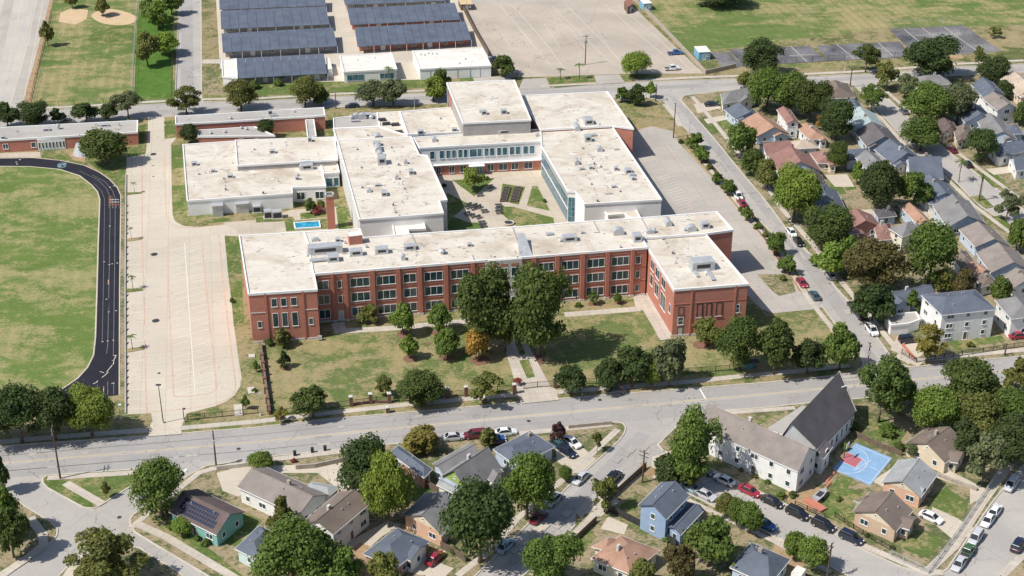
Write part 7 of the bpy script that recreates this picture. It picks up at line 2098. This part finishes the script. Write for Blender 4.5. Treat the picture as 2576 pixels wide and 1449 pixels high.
fence([c00(520, 150), c00(480, 350), c00(400, 650), c00(310, 1040)], 2.0, 'dark chain fence along the concrete channel', 4.0, 'darksteel', rails=(.05, .5, .98), pickets=False)
fence([c00(440, 1080), c00(900, 1055), c00(1330, 1020)], 1.8, 'chain fence along the bottom of the park field', 4.0, 'darksteel', rails=(.05, .98), pickets=False)
fence([c10(2040, 10), c10(2180, 290), c10(2340, 570)], 2.0, 'dark fence between the metal roof rows and the old car park', 3.0, 'wood', solid='wood')
fence([c30(130, 645), c30(600, 618), c30(1440, 575)], 2.0, 'chain fence along the near side of the middle tennis courts', 5.0, 'darksteel', rails=(.05, .98), pickets=False)
fence([c30(1205, 290), c30(1540, 262), c30(1960, 255)], 2.6, 'tall chain fence behind the large dark tennis court', 6.0, 'steel', rails=(.05, .98), pickets=False)
fence([(1728, 352), (1845, 490), (1935, 602), (1985, 690)], 1.5, 'dark fence in the hedge strip beside the east car park', 2.4, 'black')
fence([(400, 1278), (425, 1290), (440, 1300)], 1.2, 'little black fence left of the solar roof house', 1.5, 'black')
fence([c33(860, 30), c33(1100, 150), c33(1340, 240)], 1.2, 'old wooden fence above the basketball court', 1.8, 'wood', solid='wood')
lowwall([c33(1700, 440), c33(1850, 500), c33(2100, 590)], .7, .5, 'planted wall beside the upper right driveway', 'blockwall')
# ------------------------------------------------------------------ basketball court
M['courtblue'] = plain('court_blue', (0.22, 0.36, 0.54), .8, .1, .6)
M['courtred'] = plain('court_red', (0.4, 0.13, 0.15), .8, .12, .6)
Q = [G(*c33(880, 110)), G(*c33(1250, 265)), G(*c33(1030, 540)), G(*c33(650, 375))]
bc = root('basketball_court', ((Q[0] + Q[2]) / 2)[:2] + (0.0,), 'blue home basketball court with a red key and white lines', 'court')
part('slab', *prism(Q, -.05, .06), M['courtblue'], bc)
def cq(u, v, z):
    p = Q[0].lerp(Q[1], u).lerp(Q[3].lerp(Q[2], u), v)
    return Vector((p[0], p[1], z))
part('key', [cq(*q, .064) for q in ((.0, .36), (.43, .38), (.43, .70), (.0, .68))], [[0, 3, 2, 1]], M['courtred'], bc)
def cl(pts, w=.07):
    v, f = ribbon([cq(u, v_, 0) for u, v_ in pts], w, .068)
    part('court_marking', v, f, M['paint_w'], bc)
cl([(.0, .36), (.43, .38), (.43, .70), (.0, .68)])
cl([(.43 + .16 * math.sin(a), .54 - .16 * math.cos(a)) for a in [math.pi * i / 12 for i in range(13)]])
cl([(.0, .12)] + [(.12 + .5 * math.sin(a), .56 - .44 * math.cos(a)) for a in [math.pi * i / 16 for i in range(17)]] + [(.0, .99)])
cl([(.04, .05), (.96, .06), (.96, .95), (.6, .95)])
cl([(.68, .5), (.95, .52)])
cl([(.42, .8), (.62, .3)])
c = cq(.03, .56, 0)
hp = root('basketball_hoop', (c[0], c[1], 0.06), 'hoop on a post at the red key end of the blue court', 'hoop')
part('post', *tube((c[0], c[1], .06), (c[0], c[1], 3.3), .08, .06, 6), M['darksteel'], hp)
part('backboard', *obox(c + (Q[1] - Q[0]).normalized() * .5, (Q[3] - Q[0]).normalized(), 1.5, .06, 2.7, 3.7), M['trim'], hp)
pp = c + (Q[1] - Q[0]).normalized() * .85
part('hoop', *join(*[tube((pp[0] + .25 * math.cos(k * .785), pp[1] + .25 * math.sin(k * .785), 3.0), (pp[0] + .25 * math.cos((k + 1) * .785), pp[1] + .25 * math.sin((k + 1) * .785), 3.0), .02, .02, 4) for k in range(8)]), M['paint_r'], hp)
# boat on its trailer by the church
c = G(2064, 1252)
e_ = (G(2090, 1225) - G(2040, 1275)).normalized()
bt = root('small_boat', (c[0], c[1], 0), 'small silver boat parked on the brick path beside the church', 'boat')
ey_ = Vector((-e_[1], e_[0], 0))
hv = []
for s, wv in ((-2.2, .75), (-.5, .85), (1.0, .65), (2.2, .05)):
    p = c + e_ * s
    hv += [p + ey_ * wv + Vector((0, 0, 1.1)), p - ey_ * wv + Vector((0, 0, 1.1)), p - ey_ * wv * .5 + Vector((0, 0, .5)), p + ey_ * wv * .5 + Vector((0, 0, .5))]
part('hull', hv, [[i * 4 + j, i * 4 + (j + 1) % 4, i * 4 + 4 + (j + 1) % 4, i * 4 + 4 + j] for i in range(3) for j in range(4)] + [[3, 2, 1, 0], [12, 13, 14, 15]], M['steel'], bt)
part('cockpit', *obox(c - e_ * .4, e_, 1.8, 1.0, 1.11, 1.14), M['darksteel'], bt)
part('trailer', *join(obox(c, e_, 4.2, .2, .35, .5), obox(c - e_ * .6, ey_, 1.8, .15, .3, .42), tube(c - e_ * .6 + ey_ * .8 + Vector((0, 0, .3)), c - e_ * .6 + ey_ * .95 + Vector((0, 0, .3)), .28, .28, 10), tube(c - e_ * .6 - ey_ * .95 + Vector((0, 0, .3)), c - e_ * .6 - ey_ * .8 + Vector((0, 0, .3)), .28, .28, 10)), M['rubber'], bt)
lowwall([c33(680, 400), c33(590, 500), c33(625, 515), c33(440, 710)], .25, .35, 'red brick edging between church path and green lawn', 'brick')
lowwall([c33(380, 690), c33(470, 740), c33(560, 800)], .5, 1.6, 'sloping red brick ramp below the church hall', 'brick')
# ------------------------------------------------------------------ courtyard furniture
def bed(px, label):
    P = poly(px)
    c = sum(P, Vector()) / len(P)
    r = root('garden_bed', (c[0], c[1], 0), label, 'garden bed', 'raised beds in the courtyard')
    part('frame', *ring(ccw(P), .16, .5, 0), M['wood'], r)
    part('soil', *prism(P, 0, .4), M['darksteel'], r)
k = 0
ords = ('nearest the buildings', 'second', 'third', 'fourth', 'nearest the brick school')
for col_, (x0, x1) in enumerate(((1268, 1284), (1294, 1312))):
    for i in range(5):
        y = 474 + i * 7.4
        s = -i * 2.2
        bed([(x0 + s, y), (x1 + s, y - .6), (x1 + s - 1.2, y + 4.6), (x0 + s - 1.2, y + 5.2)], ('west' if col_ == 0 else 'east') + ' row raised bed in the courtyard, ' + ords[i])
def table(x, y, rot, label):
    c = G(x, y)
    e_ = Vector((math.cos(rot), math.sin(rot), 0))
    n_ = Vector((-e_[1], e_[0], 0))
    r = root('picnic_table', (c[0], c[1], .022), label, 'picnic table', 'dark picnic tables in the courtyard')
    part('table_top', *obox(c, e_, 1.8, .75, .7, .78), M['darksteel'], r)
    for s in (-1, 1):
        part('bench', *obox(c + n_ * s * .7, e_, 1.8, .28, .42, .48), M['darksteel'], r)
        part('leg', *join(obox(c + e_ * s * .6, n_, 1.6, .08, .36, .42), obox(c + e_ * s * .6, n_, .7, .08, .02, .7)), M['steel'], r)
TP = [(1180, 518), (1194, 520), (1204, 523), (1176, 524), (1189, 527), (1176, 540), (1188, 546), (1202, 549), (1218, 534), (1254, 520), (1254, 529), (1254, 537), (1212, 563), (1214, 571), (1232, 452 + 20), (1206, 493)]
TL = ('top left of the west cluster', 'top middle of the west cluster', 'top right of the west cluster', 'left, second line of the west cluster', 'centre of the west cluster', 'lower left of the west cluster', 'lower middle of the west cluster', 'lower right of the west cluster', 'between the west cluster and the east lawn', 'uppermost of three beside the east lawn', 'middle of three beside the east lawn', 'lowest of three beside the east lawn', 'upper of two near the school roof edge', 'lower of two near the school roof edge', 'right of the triangle lawn', 'at the tip of the triangle lawn')
for i, (x, y) in enumerate(TP):
    table(x, y, R(10.9) + (.5 if i < 8 else 0), 'dark picnic table, ' + TL[i])
c = G(1280, 563)
r = root('fountain', (c[0], c[1], 0.02), 'round white rimmed planter in the courtyard by the school roof', 'planter')
part('rim', *join(*[tube((c[0] + 1.3 * math.cos(k * .4488), c[1] + 1.3 * math.sin(k * .4488), .35), (c[0] + 1.3 * math.cos((k + 1) * .4488), c[1] + 1.3 * math.sin((k + 1) * .4488), .35), .2, .2, 6) for k in range(14)]), M['kerb'], r)
part('bowl', *tube((c[0], c[1], 0.0), (c[0], c[1], .35), 1.25, 1.25, 14), M['darksteel'], r)
# small pool by the chimney
M['water'] = glassmat('pool_water', (0.03, 0.3, 0.45), .06)
PP = poly([(740, 563), (803, 559), (806, 574), (743, 578)])
c = sum(PP, Vector()) / 4
r = root('pool_tank', (c[0], c[1], 0), 'small bright blue pool on the lawn beside the brick chimney', 'pool')
part('rim', *ring(ccw(PP), .3, .45, 0), M['trim'], r)
part('water', *prism(PP, 0, .34), M['water'], r)
# hurdles stacked on the bend of the track
M['orange'] = plain('orange_plastic', (0.7, 0.22, 0.06), .6, .1)
for j in range(4):
    for i in range(3 if j else 5):
        x, y = 281 + i * 7.2, 503 + j * 6.5 + (0 if j else -5)
        if j == 0:
            x, y = 279, 502 + i * 5.2
        c = G(x, y)
        r = root('hurdle', (c[0], c[1], .02), ('orange hurdle in the left column on the track bend, ' + ('topmost', 'second from the top', 'third from the top', 'fourth from the top', 'lowest')[i]) if j == 0 else (('left', 'middle', 'right')[i] + ' hurdle in the ' + ('upper white', 'lower white', 'bottom orange')[j - 1] + ' row on the track bend'), 'hurdle', 'hurdles on the track bend')
        part('bar', *obox(c, (1, .2, 0), 1.0, .06, .75, .95), M['orange'] if j in (0, 3) else M['trim'], r)
        part('stand', *join(obox(c + Vector((-.45, 0, 0)), (0, 1, 0), .7, .05, .02, .07), obox(c + Vector((.45, 0, 0)), (0, 1, 0), .7, .05, .02, .07), boxm(c[0] - .48, c[0] - .43, c[1] - .02, c[1] + .02, .05, .8), boxm(c[0] + .43, c[0] + .48, c[1] - .02, c[1] + .02, .05, .8)), M['steel'], r)
# concrete pads and cabinets on the strip beside the lawn
for i, (px, lab) in enumerate(([[(625, 893), (641, 892), (642, 900), (626, 901)], 'small pale concrete pad nearest the west wing'], [[(622, 977), (640, 975), (642, 990), (625, 993)], 'square pale concrete pad by the sapling'], [[(588, 1020), (609, 1019), (611, 1046), (591, 1048)], 'long pale concrete pad at the car park exit'])):
    P = poly(px)
    o = link('utility_pad', mesh('utility_pad', *prism(P, 0, .25), M['kerb']))
    tag(o, lab, 'slab', 'concrete pads')
c = G(1302, 968)
r = root('flower_planter', (c[0], c[1], 0), 'planter with red flowers beside the school gate', 'planter')
part('pot', *tube((c[0], c[1], 0), (c[0], c[1], .7), .5, .7, 10), M['kerb'], r)
o = link('flowers', PROTO['oakS'][1][0], r, m=Matrix.Translation((0, 0, .4)) @ Matrix.Diagonal((1.8, 1.8, 1.3, 1)))
o.color = (.3, .08, .07, 1)
# bus shelter on the verge
c = G(1885, 936)
r = root('bus_shelter', (c[0], c[1], 0), 'dark framed shelter on the avenue sidewalk under the oaks', 'shelter')
e_ = Vector((math.cos(GA), math.sin(GA), 0))
for s in (-1.6, 1.6):
    for t in (-.6, .6):
        p = c + e_ * s + Vector((-e_[1], e_[0], 0)) * t
        part('post', *tube((p[0], p[1], 0), (p[0], p[1], 2.6), .06, .06, 6), M['wood'], r)
part('roof', *obox(c, e_, 3.8, 1.7, 2.6, 2.72), M['darksteel'], r)
part('glass_back', *obox(c + Vector((-e_[1], e_[0], 0)) * .6, e_, 3.0, .04, .4, 2.3), M['glass_b'], r)
# trash bins
M['bin'] = plain('bin_plastic', (0.03, 0.035, 0.04), .6, .1)
for i, (x, y, lab) in enumerate(((786, 1138, 'left wheeled bin on the avenue verge'), (742, 1146, 'bin beside the left one on the avenue verge'), (818, 1133, 'right small bin on the avenue verge'), (363, 1160 + 102, 'dark bin at the solar house corner'), (1300, 192, 'orange bin at the old car park edge'))):
    c = G(x, y)
    r = root('wheeled_bin', (c[0], c[1], 0), lab, 'bin')
    part('body', *obox(c, (1, .2, 0), .6, .6, .05, 1.0), M['orange'] if i == 4 else M['bin'], r)
    part('lid', *obox(c, (1, .2, 0), .66, .7, 1.0, 1.08, .03), M['bin'], r)
